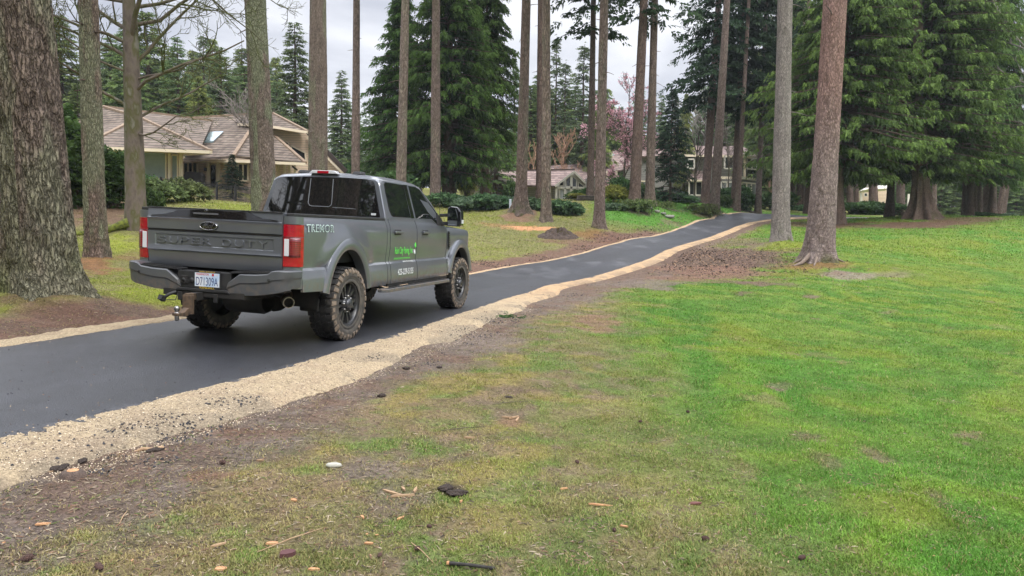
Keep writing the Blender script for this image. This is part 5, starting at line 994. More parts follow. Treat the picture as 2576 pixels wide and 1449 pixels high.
# ---- bare trees
def branch_tree(seed, trunk_pts, trunk_r, limbs, twigs=3, spread=1., fine=.006, mossy=True, upw=.1):
    """limbs: list of (t along trunk, azimuth, elevation, length, radius)"""
    rng = np.random.default_rng(seed); paths = [np.array(trunk_pts)]; rad = [np.array(trunk_r)]; T = np.array(trunk_pts); tl = np.linspace(0, 1, len(T))
    def grow(p, d, l, r, lev):
        n = 7; P = [p]; d = d/np.linalg.norm(d)
        for i in range(n-1):
            d = d+rng.normal(size=3)*.16*spread+np.array([0, 0, upw*.3]); d /= np.linalg.norm(d); P.append(P[-1]+d*l/(n-1))
        P = np.array(P); paths.append(P); rad.append(np.linspace(r, max(fine, r*.3), n))
        if lev > 0:
            for k in range(rng.integers(4, 8)):
                t = rng.uniform(.25, 1.); i = min(n-2, int(t*(n-1))); dd = P[i+1]-P[i]; dd = dd/np.linalg.norm(dd); s = np.cross(dd, rng.normal(size=3)); s /= np.linalg.norm(s)
                grow(P[i], dd*.75+s*.8+np.array([0, 0, upw]), l*rng.uniform(.35, .6)*(1.15-t*.5), max(fine, r*.42), lev-1)
    for (t, az, el, l, r) in limbs:
        p = np.array([np.interp(t, tl, T[:, k]) for k in range(3)]); d = np.array([math.cos(az)*math.cos(el), math.sin(az)*math.cos(el), math.sin(el)]); grow(p, d, l, r, twigs)
    big = [i for i in range(len(paths)) if rad[i][0] > .03]; small = [i for i in range(len(paths)) if rad[i][0] <= .03]
    if len(small) < 12: big += small; small = []
    V, F = np_tubes([paths[i] for i in big], [rad[i] for i in big], 9); out = [('limbs', V, F)]
    if small: V2, F2 = np_tubes([paths[i] for i in small], [rad[i] for i in small], 4); out.append(('twigs', V2, F2))
    return out
m_maple = M_noise('maple_bark', [(.085, .065, .052), (.15, .118, .095), (.09, .085, .03), (.19, .175, .14)], 3, .9, bump=.8, bscale=18, bdist=.03, stretch=(1, 1, .5), pos=[.3, .45, .58, .68])
b = spot(345, 592, 24); tp = [at(345, 592, b.y), at(341, 500, b.y), at(338, 380, b.y), at(334, 260, b.y), at(330, 150, b.y), at(328, 60, b.y), at(322, -30, b.y), at(318, -160, b.y), at(325, -280, b.y)]
tp = np.array(tp)-np.array(b); tp[0, 2] -= .3
R_ = math.radians
mt = branch_tree(7, tp, [.42, .31, .29, .26, .24, .22, .17, .12, .06], [(.33, R_(20), R_(35), 3.2, 0.050), (.40, R_(-15), R_(25), 4.2, 0.061), (.48, R_(10), R_(42), 4.0, 0.065), (.50, R_(170), R_(40), 3.6, 0.065), (.36, R_(195), R_(35), 3.4, 0.058), (.56, R_(-30), R_(55), 5.0, 0.086), (.60, R_(160), R_(30), 4.4, 0.072), (.62, R_(15), R_(25), 5.2, 0.065),
                        (.55, R_(200), R_(25), 4.2, 0.058), (.68, R_(5), R_(10), 5.5, 0.061), (.70, R_(185), R_(15), 4.8, 0.058), (.74, R_(-10), R_(30), 5.5, 0.072), (.46, R_(230), R_(20), 3.0, 0.043), (.30, R_(-25), R_(-15), 3.2, 0.036), (.44, R_(-5), R_(0), 3.6, 0.043), (.80, R_(20), R_(0), 5.0, 0.043), (.78, R_(170), R_(20), 4.5, 0.050)], twigs=3, fine=.0055)
mtree = empty('bare_tree', b, 'mossy leafless tree with spreading knotted limbs left of the truck', 'tree')
link('trunk', mesh_np('trunk', mt[0][1], mt[0][2], m_maple, smooth=True), mtree); link('twig', mesh_np('twig', mt[1][1], mt[1][2], m_mosstwig, smooth=True), mtree)
m_moss = M_noise('moss', [(.05, .055, .018), (.13, .15, .02), (.21, .23, .03)], 12, .95, bump=1, bscale=60, bdist=.03)
q = MB(); _rr = random.Random(6); _r = []; _rd = []
for k in range(16):
    t = k/15; x = b.x+(-.12-1.75*t); y = b.y-.25-1.3*t+.10*math.sin(t*7); _r.append(Vector((x, y, ground(x, y)+.20*(1-t)**2.5+.015))-b); _rd.append((.13*(1-t)**.8+.025)*_rr.uniform(.75, 1.25))
q.tube(_r, _rd, 9); q.build('mossy_root', m_moss, mtree)
def bare(seed, loc, h, label, name='bare_tree', r=.09, n=9, mat=None, tw=2, up=.25, low=.15, spread=1., fine=.008, azr=None, blossom=None):
    rng = random.Random(seed); T = np.array([(rng.uniform(-.1, .1)*i*.4, rng.uniform(-.1, .1)*i*.4, h*i/5-.1) for i in range(6)])
    lim = [(rng.uniform(low, .95), rng.uniform(0, 6.28), R_(rng.uniform(20, 60)), h*rng.uniform(.35, .6), r*.45) for _ in range(n)]
    ms = branch_tree(seed, T, np.linspace(r, r*.3, 6), lim, tw, spread, fine, upw=up); t = empty(name, loc, label, 'tree')
    link('trunk', mesh_np('trunk', ms[0][1], ms[0][2], mat or m_twig, smooth=True), t)
    if len(ms) > 1: link('twig', mesh_np('twig', ms[1][1], ms[1][2], mat or m_twig, smooth=True), t)
    return t, ms
bare(21, sp(1233, 72), 5.2, 'small leafless tree before the grey siding left of the mounded trunk', r=.10, n=8, low=.3)
bare(22, sp(1745, 78), 7.0, 'bare tree before the left half of the two-storey house', r=.13, n=7, fine=.010)
bare(23, sp(1828, 84), 6.5, 'bare tree before the upper windows of the two-storey house', r=.10, n=9, fine=.013)
m_orange = M_noise('orange_twigs', [(.30, .17, .10), (.42, .26, .17)], 5, .9)
for i, (u, d, s, lab) in enumerate([(1415, 96, 6.5, 'leafless orange-twigged tree behind the roof of the grey house'), (1340, 97, 5.8, 'leafless orange-twigged tree behind the near-touching pair of trunks'), (1942, 100, 6.0, 'leafless buff shrub left of the smooth grey trunk'), (2075, 104, 5.5, 'leafless buff shrub behind the reddish leaning trunk')]):
    bare(31+i, sp(u, d), s, lab, r=.10, n=16, mat=m_orange, fine=.016, up=.5, low=.05)
m_grey = M_noise('grey_twigs', [(.16, .14, .12), (.26, .23, .20)], 5, .9)
bare(41, sp(1765, 108), 13, 'tall leafless grey tree behind the two-storey house roof', r=.2, n=16, mat=m_grey, fine=.016, low=.35)
bare(42, sp(2585, 60), 14, 'thin leafless tree at the far right edge', r=.16, n=14, mat=m_grey, fine=.012, low=.3)
bare(43, sp(640, 62), 7, 'leafless pale tree above the roof of the tan house', r=.12, n=12, mat=m_grey, fine=.012, low=.4)
# pink blossom tree: bare limbs set with flower clusters
pt_, ms = bare(51, sp(1568, 80), 8.6, 'blossoming tree with pink flowers before the grey house', 'blossom_tree', r=.16, n=18, fine=.014, tw=3, up=.15, low=.12, spread=1.2)
rng_ = np.random.default_rng(8); tips = ms[1][1]; k = rng_.choice(len(tips), 5200); P = tips[k]; 
V, F, C = fronds(rng_, P+rng_.normal(size=P.shape)*.05, rng_.normal(size=P.shape), rng_.uniform(.07, .14, len(P)), 4, ang=1.3, wid=.7, col=(.75, .47, .50), tipcol=(.82, .45, .55), var=.3, ll=.9)
link('blossom', mesh_np('blossom', V, F, m_leaf, {'col': C}), pt_)
# trees behind the viewer, seen mirrored in the truck's rear window
put_tree('pine_tree', (LOWCROWN, _t2), (-9.5, 1.0, ground(-9.5, 1.0)), 'tall conifer left behind the viewpoint, mirrored in the rear window', 'tree', rz=.5, sc=(1, 1, .6))
big_trunk('pine_tree', (-12.2, 1.0, ground(-12.2, 1.0)), (-12.0, 1.0, 12), .55, .35, 'thick trunk left behind the viewpoint, mirrored in the rear window', None, seed=71, nt=40, nz=60, crown=LOWCROWN, Ht=26)
big_trunk('pine_tree', (-8.6, 3.4, ground(-8.6, 3.4)), (-8.7, 3.4, 12), .28, .20, 'slim trunk left behind the viewpoint, mirrored in the rear window', None, seed=72, nt=40, nz=60, crown=TOPCROWN, Ht=26)
bare(73, (-19.3, -4.5, ground(-19.3, -4.5)), 14, 'spreading leafless tree left of the viewpoint, mirrored in the rear window', r=.25, n=26, fine=.012, low=.2, tw=3)

put_tree('small_pine', DARKFIR, spot(586, 560, 50.5), 'small dark pruned pine before the door side of the tan house', 'tree', rz=1.0, sc=(.36, .36, .285))
# ------------------------------------------------------------------ the pickup truck (truck frame: X forward, Y left, Z up, origin on the ground under the rear axle)
TR = empty('pickup_truck', T0, 'dark grey crew cab pickup truck with muddy off-road tyres parked on the new asphalt path', 'truck')
TR.matrix_world = Matrix([[MT[i, 0], MT[i, 1], MT[i, 2], T0[i]+NT[i]*.035] for i in range(3)]+[[0, 0, 0, 1]])
MUD = (.26, .19, .13)
m_paint = M_noise('grey_paint', [(.142, .152, .170), (.160, .170, .188)], 3, .33, .5, coat=1, dirt=(MUD, .60, .84, .6))
m_paint2 = M_noise('grey_paint_clean', [(.142, .152, .170), (.160, .170, .188)], 3, .31, .5, coat=1)
m_bump = M_noise('bumper_paint', [(.085, .089, .095), (.10, .105, .11)], 3, .5, .3, coat=.3, dirt=(MUD, .58, .80, .55))
m_gblack = M_plain('gloss_black', (.006, .006, .007), .06, coat=1)
m_pblack = M_noise('black_plastic', [(.014, .014, .015), (.028, .027, .026)], 9, .6, bump=.15, bscale=90)
m_glass, _N, _L, _b = M_new('tinted_glass'); _b.inputs['Base Color'].default_value = (.004, .005, .006, 1); _b.inputs['Roughness'].default_value = .02; _b.inputs['IOR'].default_value = 2.3
m_sglass, _N, _L, _b = M_new('side_glass'); _b.inputs['Base Color'].default_value = (.008, .010, .010, 1); _b.inputs['Roughness'].default_value = .03; _b.inputs['IOR'].default_value = 1.6
m_red = M_noise('red_lens', [(.24, .002, .010), (.42, .004, .018)], 9, .12, coat=.7, stretch=(1, 1, 3)); m_dred = M_plain('dark_red_lens', (.14, .004, .008), .1, coat=1)
m_white = M_plain('clear_lens', (.62, .62, .64), .12, coat=1); m_chrome = M_plain('chrome', (.6, .6, .62), .12, 1)
m_rim = M_noise('rim_metal', [(.045, .047, .050), (.075, .075, .075), (.11, .095, .075)], 8, .38, .6, pos=[.3, .6, .8])
m_tyre = M_noise('tyre_rubber', [(.013, .013, .013), (.026, .024, .022), (.085, .07, .053)], 11, .8, bump=.3, pos=[.40, .62, .82])
m_side = M_noise('tyre_sidewall', [(.050, .047, .043), (.085, .075, .062), (.15, .12, .09)], 9, .85, bump=.3, pos=[.3, .55, .8])
m_mud = M_noise('dried_mud', [(.10, .078, .058), (.22, .17, .125), (.05, .042, .034)], 14, .95, bump=.6, bscale=60)
m_under = M_noise('underbody', [(.010, .010, .010), (.030, .026, .022)], 8, .8, .2)
m_rust = M_noise('rusty_steel', [(.07, .055, .045), (.17, .115, .075), (.05, .04, .035)], 10, .6, .5, bump=.3)
m_steel = M_noise('worn_steel', [(.25, .24, .23), (.42, .41, .40)], 12, .3, 1)

def pl(name, mb, mats, parent=None, **k): return mb.build(name, mats, parent or TR, **k)
_zl = [.585, .60, .64, .70, .77, .84, .885, .900, .912, .925, .95, 1.0, 1.05, 1.1, 1.15, 1.2, 1.25, 1.3, 1.34, 1.37, 1.395, 1.415, 1.432, 1.448, 1.46]
def yside(z): return np.interp(z, [.585, .62, .66, .80, .885, .912, .935, 1.0, 1.1, 1.25, 1.34, 1.39, 1.43, 1.46, 1.5], [.975, 1.0, 1.016, 1.006, .990, .968, .966, .974, .985, .987, .982, .972, .957, .942, .937])
def arch(x, xc, rx, rz, zc=.445, lo=.64):
    q = (x-xc)/rx; z = np.where(np.abs(q) < 1, zc+rz*np.sqrt(np.clip(1-q*q, 0, 1)), lo); return np.maximum(z, lo)
def side_panel(x0, x1, zb, zt, sgn, yf, zl=_zl, nx=40, flange=.03, xs=None):
    xs = np.linspace(x0, x1, nx) if xs is None else xs; mb = MB(); G = []
    cols = [(xs[0], -flange)]+[(x, 0) for x in xs]+[(xs[-1], -flange)]
    for x, dy in cols:
        b = float(zb(x)); t = float(zt(x)); col = [(x, sgn*(yf(x, b)-.045+dy), b)]
        for z in zl: zz = min(max(z, b), t); col.append((x, sgn*(yf(x, zz)+dy), zz))
        col.append((x, sgn*(yf(x, t)-.04+dy), t)); G.append(col)
    mb.grid(G); return mb
def bulge(x, z, xc): 
    r = np.hypot((x-xc)*1.08, z-.40); return .030*float(sstep(1.02, .80, np.array(r)))*float(sstep(.9, .96, np.array(z)))
for sg in (-1, 1):
    # cargo bed side with its arch
    xs = np.unique(np.concatenate([np.linspace(-1.055, 1.075, 46), -.02+.60*np.cos(np.linspace(0, np.pi, 40))]))
    lo = lambda x: float(np.interp(x, [-1.2, -1.10, -.62, .58, 1.08], [.70, .665, .645, .60, .60]))
    b = side_panel(0, 0, lambda x: max(float(arch(x, -.02, .585, .735, lo=lo(x))), lo(x)), lambda x: 1.462, sg, lambda x, z: float(yside(z))+bulge(x, z, -.02)-.05*float(sstep(-1.10, -1.17, np.array(x)))*0, xs=xs)
    bs = pl('bed_side', b, m_paint, auto=28)
    r = MB(); r.box((-.045, sg*.905, 1.478), (2.24, .085, .034)); pl('bed_rail', r, m_pblack, bevel=.008)
    # flares
    for xc, rx, rz, x_lo in ((-.02, .60, .76, .62), (4.03, .60, .725, .62)):
        G = []
        for ph in np.linspace(-.26, math.pi+.26, 60):
            row = []
            for (k, y) in ((-.105, .90), (-.105, 1.020), (-.085, 1.034), (-.04, 1.036), (0, 1.030), (.028, 1.014), (.034, .975)):
                c = math.cos(ph); s = math.sin(ph)
                x = xc+(rx+k)*c; z = .445+(rz+k)*s
                if s < 0: x = xc+(rx+k)*(1 if c > 0 else -1); z = .445-.0+(rz+k)*s*.0+(.445*0)+s*.0; z = .445+s*.0-(abs(s))*(-.0)
                row.append((x, sg*y, z))
            G.append(row)
        # straight feet below the axle line are replaced by an upper cut: keep z >= .62
        G2 = []
        for row in G:
            if row[2][2] >= .60: G2.append(row)
        f = MB(); f.grid(G2); pl('wheel_flare', f, m_paint, auto=40)
        w = MB(); 
        Gi = [[(xc+(rx-.03)*math.cos(p), sg*y, .445+(rz-.03)*math.sin(p)) for y in (.93, .45)] for p in np.linspace(.0, math.pi, 24)]
        w.grid(Gi, smooth=True); w.prism([(xc+(rx-.03)*math.cos(p), sg*.46, .445+(rz-.03)*math.sin(p)) for p in np.linspace(0, math.pi, 20)], (0, -sg*.01, 0)); pl('wheel_well', w, m_under)
    # doors
    def door(x0, x1, win, handle_x, front):
        b = side_panel(x0, x1, lambda x: .615, lambda x: 1.50 if (not front or x < 2.78) else float(np.interp(x, [2.78, 2.98, 3.4], [1.50, 1.425, 1.415])), sg, lambda x, z: float(yside(z)), zl=_zl+[1.48, 1.5], nx=34, flange=.022)
        d = pl('door', b, m_paint, auto=28)
        h = MB(); h.box((handle_x, sg*1.012, 1.312), (.27, .022, .034)); hh = pl('handle', h, m_paint2, d, bevel=.008)
        c = MB(); c.lathe([(.001, 0), (.052, 0), (.058, .003), (.058, .006)], axis='Y', n=20); 
        c2 = MB(); c2.box((handle_x, sg*.989, 1.31), (.20, .01, .075)); pl('handle_recess', c2, m_pblack, d, bevel=.004)
        return d
    dr = door(1.195, 2.105, None, 1.42, False); df = door(2.128, 3.372, None, 2.43, True)
    def yup(z): return float(np.interp(z, [1.40, 1.49, 1.56, 1.98, 2.03], [.952, .938, .925, .798, .775]))
    def glass(name, pts, parent, off=.006, mat=m_sglass, th=.006):
        P = [(x, sg*(yup(z)+off), z) for x, z in pts]; g_ = MB(); g_.prism(P, (0, -sg*th, 0)); return pl(name, g_, mat, parent)
    trim = glass('window_trim', [(1.235, 1.505), (2.10, 1.505), (2.10, 2.0), (1.30, 2.0)], dr, .003, m_paint2, .012)
    glass('window', [(1.27, 1.60), (1.31, 1.535), (1.37, 1.520), (1.97, 1.520), (1.97, 1.985), (1.345, 1.985), (1.305, 1.96), (1.285, 1.86)], dr)
    glass('window_pillar', [(1.985, 1.515), (2.105, 1.515), (2.10, 1.99), (1.985, 1.99)], dr, .005, m_gblack)
    glass('window_trim', [(2.125, 1.505), (2.78, 1.505), (2.98, 1.43), (3.30, 1.41), (3.22, 1.52), (2.93, 1.76), (2.75, 1.88), (2.60, 1.96), (2.45, 2.0), (2.125, 2.0)], df, .003, m_paint2, .012)
    glass('window', [(2.16, 1.520), (2.80, 1.520), (2.99, 1.445), (3.21, 1.43), (3.14, 1.54), (2.88, 1.765), (2.70, 1.885), (2.56, 1.955), (2.42, 1.985), (2.16, 1.985)], df)
    g_ = MB(); g_.prism([(2.99, sg*.962, 1.43), (3.30, sg*.962, 1.41), (3.235, sg*.948, 1.515), (3.02, sg*.935, 1.62)], (0, -sg*.01, 0)); pl('mirror_base', g_, m_pblack, df)
    # rocker below the doors, running board
    r = MB(); r.box((2.28, sg*.96, .60), (2.3, .06, .05)); pl('rocker', r, m_under)
    r = MB(); r.prism([(.76, sg*1.02, .575), (3.25, sg*1.02, .575), (3.25, sg*1.10, .575), (3.17, sg*1.135, .572), (.86, sg*1.135, .572), (.76, sg*1.08, .575)], (0, 0, -.045)); st_ = pl('running_board', r, m_bump, bevel=.008)
    q = MB()
    for k in range(26): q.box((.95+.085*k, sg*1.075, .579), (.05, .06, .006))
    pl('tread_strip', q, m_pblack, st_)
    q = MB(); 
    for x in (1.0, 2.0, 3.0): q = MB(); q.bar((x, sg*.70, .62), (x, sg*1.05, .55), .05, .03); pl('step_bracket', q, m_under)
    b = side_panel(1.092, 1.180, lambda x: .615, lambda x: 1.50, sg, lambda x, z: float(yside(z))-.002, zl=_zl+[1.48, 1.5], nx=6, flange=.02); pl('cab_corner', b, m_paint, auto=28)
    # front fender
    xs = np.unique(np.concatenate([np.linspace(3.392, 4.70, 30), 4.03+.585*np.cos(np.linspace(0, np.pi, 36))]))
    ztf = lambda x: float(np.interp(x, [3.39, 3.6, 4.3, 4.55, 4.70], [1.40, 1.395, 1.375, 1.34, 1.24]))
    yfr = lambda x, z: float(yside(min(z, 1.33)))-.06*float(sstep(1.30, 1.42, np.array(z)))-.10*float(sstep(4.42, 4.72, np.array(x)))**1.5
    b = side_panel(0, 0, lambda x: float(arch(x, 4.03, .585, .70, lo=.62)), ztf, sg, yfr, xs=xs); fd = pl('front_fender', b, m_paint, auto=28)
    v = MB(); v.prism([(3.415, sg*.990, 1.335), (3.465, sg*.990, 1.335), (3.475, sg*.990, 1.20), (3.505, sg*.990, 1.06), (3.47, sg*.990, 1.035), (3.43, sg*.990, 1.16)], (0, sg*.010, 0)); vv = pl('fender_vent', v, m_pblack, fd)
    v = MB(); [v.box((3.452+.004*k, sg*1.002, 1.30-.03*k), (.045, .005, .010)) for k in range(8)]; pl('vent_slat', v, m_gblack, vv)
    hl = MB(); hl.prism([(4.715, sg*.58, 1.28), (4.66, sg*.88, 1.26), (4.60, sg*.925, 1.24), (4.60, sg*.925, 1.0), (4.68, sg*.86, .98), (4.735, sg*.58, .98)], (.012, 0, 0)); pl('headlight', hl, m_white, bevel=.01)
    # near-black inner backing, its colour stands in for shade in the door gaps
    q = MB(); q.b2((1.09, sg*.90, .60), (3.38, sg*.93, 1.42)); pl('door_gap_backing', q, m_under)
    # towing mirror
    mb = MB(); mb.prism([(3.10, sg*1.075, 1.42), (3.10, sg*1.30, 1.42), (3.10, sg*1.315, 1.47), (3.10, sg*1.30, 1.66), (3.10, sg*1.25, 1.725), (3.10, sg*1.12, 1.735), (3.10, sg*1.075, 1.70)], (.15, 0, 0)); mr_ = pl('mirror', mb, m_gblack, bevel=.018)
    q = MB(); q.prism([(3.094, sg*1.095, 1.535), (3.094, sg*1.255, 1.535), (3.094, sg*1.255, 1.64), (3.094, sg*1.225, 1.705), (3.094, sg*1.13, 1.712), (3.094, sg*1.095, 1.68)], (.004, 0, 0)); q.prism([(3.094, sg*1.095, 1.435), (3.094, sg*1.25, 1.435), (3.094, sg*1.255, 1.515), (3.094, sg*1.095, 1.52)], (.004, 0, 0)); pl('mirror_glass', q, M_plain('mirror_silver', (.45, .46, .48), .02, 1) if sg < 0 else m_chrome, mr_)
    q = MB(); q.box((3.17, sg*1.318, 1.50), (.08, .012, .06)); pl('turn_signal', q, m_white, mr_, bevel=.004)
    q = MB(); q.bar((3.18, sg*.93, 1.585), (3.18, sg*1.09, 1.60), .07, .05); q.bar((3.18, sg*.95, 1.455), (3.18, sg*1.09, 1.46), .07, .06); pl('mirror_arm', q, m_pblack, mr_, bevel=.01)

# cab shell: loft of sections along the length
def zt_roof(x): return float(np.interp(x, [1.12, 1.18, 1.25, 1.6, 2.1, 2.45, 2.62, 3.36], [2.015, 2.045, 2.058, 2.070, 2.065, 2.045, 2.015, 1.50]))
def yupc(z): return float(np.interp(z, [1.40, 1.49, 1.56, 1.98, 2.03, 2.08], [.952, .938, .925, .798, .762, .72]))
G = []
for x in [1.10, 1.115, 1.14, 1.2, 1.35, 1.6, 1.9, 2.2, 2.45, 2.62, 2.8, 3.0, 3.2, 3.34]:
    zt = zt_roof(max(x, 1.12)) if x > 1.1 else 2.0; lean = .14*max(0, 1-(x-1.10)/.25); row = []
    side = []
    for f_ in (0, .15, .35, .55, .75, .9, 1.0): z = 1.485+f_*(zt-.055-1.485); side.append((x+lean*(z-1.49), yupc(z), z))
    ye = side[-1][1]; inset = .012 if x <= 1.1 else 0
    side = [(a, b-inset, c) for a, b, c in side]
    side += [(x+lean*.54, ye-.025-inset, zt-.026), (x+lean*.56, ye-.07, zt-.006), (x+lean*.57, ye-.16, zt+.003)]
    cr_ = [(x+lean*.57-.012*(1-g), (ye-.16)*g, zt+.003+.026*(1-g*g)) for g in (.75, .5, .25)]
    half = side+cr_; row = half+[(half[-1][0]-.0, 0, zt+.03)]+[(a, -b, c) for a, b, c in half[::-1]]
    G.append(row)
sh = MB(); sh.grid(G); sh.add(G[0], [tuple(range(len(G[0])))], False); cab = pl('cab', sh, m_paint2, auto=32)
def backx(z): return 1.10+.14*(z-1.49)-.010
# rear window
rw = [(.865, 1.505), (.86, 1.53), (.735, 1.96), (.70, 1.995), (.62, 2.008), (.3, 2.016)]
P = [(backx(z), y, z) for y, z in rw]+[(backx(z), -y, z) for y, z in rw[::-1]]
q = MB(); q.prism(P, (.006, 0, 0)); rwo = pl('rear_window', q, m_glass)
q = MB(); fr = [(.215, 1.995), (.225, 1.66), (.20, 1.625), (.16, 1.615), (-.09, 1.615), (-.125, 1.635), (-.135, 1.67), (-.125, 1.995)]
q.tube([(backx(z)-.004, y, z) for y, z in fr], .005, 5); q.tube([(backx(1.61)-.004, -.15, 1.61), (backx(1.6)-.004, -.50, 1.60)], .004, 4); pl('window_frame', q, M_plain('frame_grey', (.20, .21, .22), .3), rwo)
q = MB(); q.box((backx(1.54)-.004, -.77, 1.54), (.002, .07, .028)); pl('sticker', q, M_plain('sticker_white', (.6, .62, .62), .5), rwo)
# windscreen
q = MB(); q.prism([(3.33, .80, 1.56), (2.70, .68, 2.00), (2.70, -.68, 2.00), (3.33, -.80, 1.56)], (.012, 0, .018)); pl('windscreen', q, m_glass)
# high brake light, roof fins
q = MB(); q.prism([(1.150, .25, 2.065), (1.150, -.19, 2.065), (1.150, -.14, 2.108), (1.150, .20, 2.108)], (.10, 0, 0)); bl = pl('brake_light', q, m_white, bevel=.006)
q = MB(); q.box((1.146, .03, 2.084), (.01, .17, .036)); pl('red_lens', q, m_red, bl, bevel=.003)
for y in (.44, -.40):
    q = MB(); q.prism([(1.28, y+.07, 2.075), (1.28, y-.07, 2.075), (1.31, y-.05, 2.118), (1.31, y+.05, 2.118)], (.16, 0, 0)); pl('roof_cap', q, m_pblack, bevel=.01)
q = MB(); q.tube([(3.5, -.80, 1.38), (3.49, -.80, 2.15)], .004, 5); pl('antenna', q, m_pblack)
# bonnet
G = []
for x in np.linspace(3.32, 4.70, 16):
    zc = float(np.interp(x, [3.32, 3.6, 4.3, 4.6, 4.70], [1.47, 1.46, 1.435, 1.39, 1.30])); ze = ztf(x)-.004
    G.append([(x, y, ze+(zc-ze)*(1-(abs(y)/.925)**3)) for y in np.linspace(-.915, .915, 25)])
q = MB(); q.grid(G); pl('bonnet', q, m_paint2, auto=40)
q = MB(); q.b2((4.60, -.58, .80), (4.735, .58, 1.30)); gr = pl('grille', q, m_gblack, bevel=.02)
q = MB(); [q.b2((4.73, -.55, z), (4.75, .55, z+.05)) for z in (.9, 1.03, 1.16)]; pl('grille_bar', q, m_bump, gr, bevel=.008)
q = MB(); q.prism([(4.60, .99, .60), (4.78, .93, .60), (4.92, .6, .60), (4.95, 0, .60), (4.92, -.6, .60), (4.78, -.93, .60), (4.60, -.99, .60), (4.55, -.90, .60), (4.55, .9, .60)], (0, 0, .26)); pl('front_bumper', q, m_bump, bevel=.025)

# cargo box interior and tailgate
q = MB(); q.b2((-1.15, -.86, .93), (1.06, .86, .96)); q.b2((1.03, -.88, .93), (1.06, .88, 1.46)); q.b2((-1.15, .84, .93), (1.05, .86, 1.46)); q.b2((-1.15, -.86, .93), (1.05, -.84, 1.46)); pl('cargo_box', q, m_pblack)
def tgx(y, z):
    x = np.interp(z, [.865, .90, .98, 1.025, 1.040, 1.055, 1.10, 1.238, 1.245, 1.262, 1.268, 1.365, 1.385, 1.395, 1.49], [-1.160, -1.172, -1.184, -1.188, -1.206, -1.200, -1.198, -1.200, -1.180, -1.180, -1.202, -1.206, -1.214, -1.196, -1.186])
    m = sstep(.74, .728, np.abs(y))*sstep(1.088, 1.096, z)*sstep(1.212, 1.204, z); x = x+.010*m
    return float(x)
zs = [.865, .88, .90, .94, .98, 1.01, 1.025, 1.033, 1.040, 1.055, 1.075, 1.088, 1.096, 1.12, 1.16, 1.204, 1.212, 1.225, 1.238, 1.245, 1.262, 1.268, 1.29, 1.33, 1.365, 1.375, 1.385, 1.395, 1.43, 1.46, 1.49]
ys = np.unique(np.concatenate([np.linspace(-.835, .835, 40), [.728, .74, -.728, -.74]]))
q = MB(); G = [[(tgx(y, z), y, z) for y in ys] for z in zs]; G = [[(-1.12, y, .865) for y in ys]]+G+[[(-1.12, y, 1.495) for y in ys]]; G = [[(-1.12, -.838, r[0][2])]+r+[(-1.12, .838, r[0][2])] for r in G]
q.grid(G); tg = pl('tailgate', q, m_paint2, auto=25)
q = MB(); q.prism([(-1.203, y, z) for y, z in [(.80, 1.400), (-.80, 1.400), (-.78, 1.412), (-.60, 1.428), (-.50, 1.455), (-.43, 1.488), (.43, 1.488), (.50, 1.455), (.60, 1.428), (.78, 1.412)]], (.03, 0, 0)); ap = pl('tailgate_applique', q, m_gblack, tg, bevel=.003)
q = MB(); q.b2((-1.20, -.835, 1.488), (-1.10, .835, 1.502)); pl('tailgate_cap', q, m_pblack, tg, bevel=.004)
q = MB(); q.box((-1.209, .085, 1.447), (.012, .31, .018)); pl('handle', q, M_plain('handle_grey', (.10, .10, .105), .25), tg, bevel=.003)
q = MB(); q.lathe([(.001, -.006), (.016, -.006), (.02, 0), (.02, .01)], (-1.206, .085, 1.478), 'X', 14); pl('camera_dome', q, m_gblack, tg)
q = MB(); q.b2((-1.192, -.83, 1.247), (-1.176, .83, 1.262)); pl('tailgate_seam', q, m_under, tg)
def place(o, loc, xa, ya):
    xa = Vector(xa); ya = Vector(ya); za = xa.cross(ya); o.matrix_local = Matrix([[xa[i], ya[i], za[i], loc[i]] for i in range(3)]+[[0, 0, 0, 1]]); return o
def fit_text(name, body, w, h, mat, parent, loc, xa, ya, ex=.0006, shear=0, offset=0, spacing=1., bevel=0):
    o = text_obj(name, body, 1, mat, parent, extrude=ex, shear=shear, offset=offset, spacing=spacing, bevel=bevel)
    vs = np.array([v.co[:] for v in o.data.vertices]); mn = vs.min(0); mx_ = vs.max(0); c = (mn+mx_)/2
    sx, sy = w/(mx_[0]-mn[0]), h/(mx_[1]-mn[1]); o.data.transform(Matrix.Diagonal((sx, sy, 1, 1)) @ Matrix.Translation((-c[0], -c[1], 0))); return place(o, loc, xa, ya)
BX, BY, SX, SY = (0, -1, 0), (0, 0, 1), (1, 0, 0), (0, 0, 1)
for k, (ch, yc) in enumerate(zip('SUPER', [.655, .505, .365, .225, .085])): fit_text('letter', ch, .115, .072, m_paint2, tg, (-1.192, yc, 1.150), BX, BY, ex=.008, bevel=.003)
for k, (ch, yc) in enumerate(zip('DUTY', [-.165, -.315, -.455, -.605])): fit_text('letter', ch, .118, .072, m_paint2, tg, (-1.192, yc, 1.150), BX, BY, ex=.008, bevel=.003)
q = MB(); q.lathe([(.0005, -.012), (.100, -.012), (.112, -.009), (.117, 0)], (-1.204, .045, 1.318), 'X', 40); bd = pl('badge', q, m_gblack, tg)
for v in bd.data.vertices: v.co.z = 1.318+(v.co.z-1.318)*.40
q = MB(); q.tube([(-1.217, .045+.106*math.cos(a), 1.318+.042*math.sin(a)) for a in np.linspace(0, 2*math.pi, 41)], .0035, 6); pl('badge_ring', q, m_chrome, tg)
fit_text('badge_lettering', 'Ford', .125, .045, m_chrome, tg, (-1.2172, .045, 1.318), BX, BY, shear=.45)

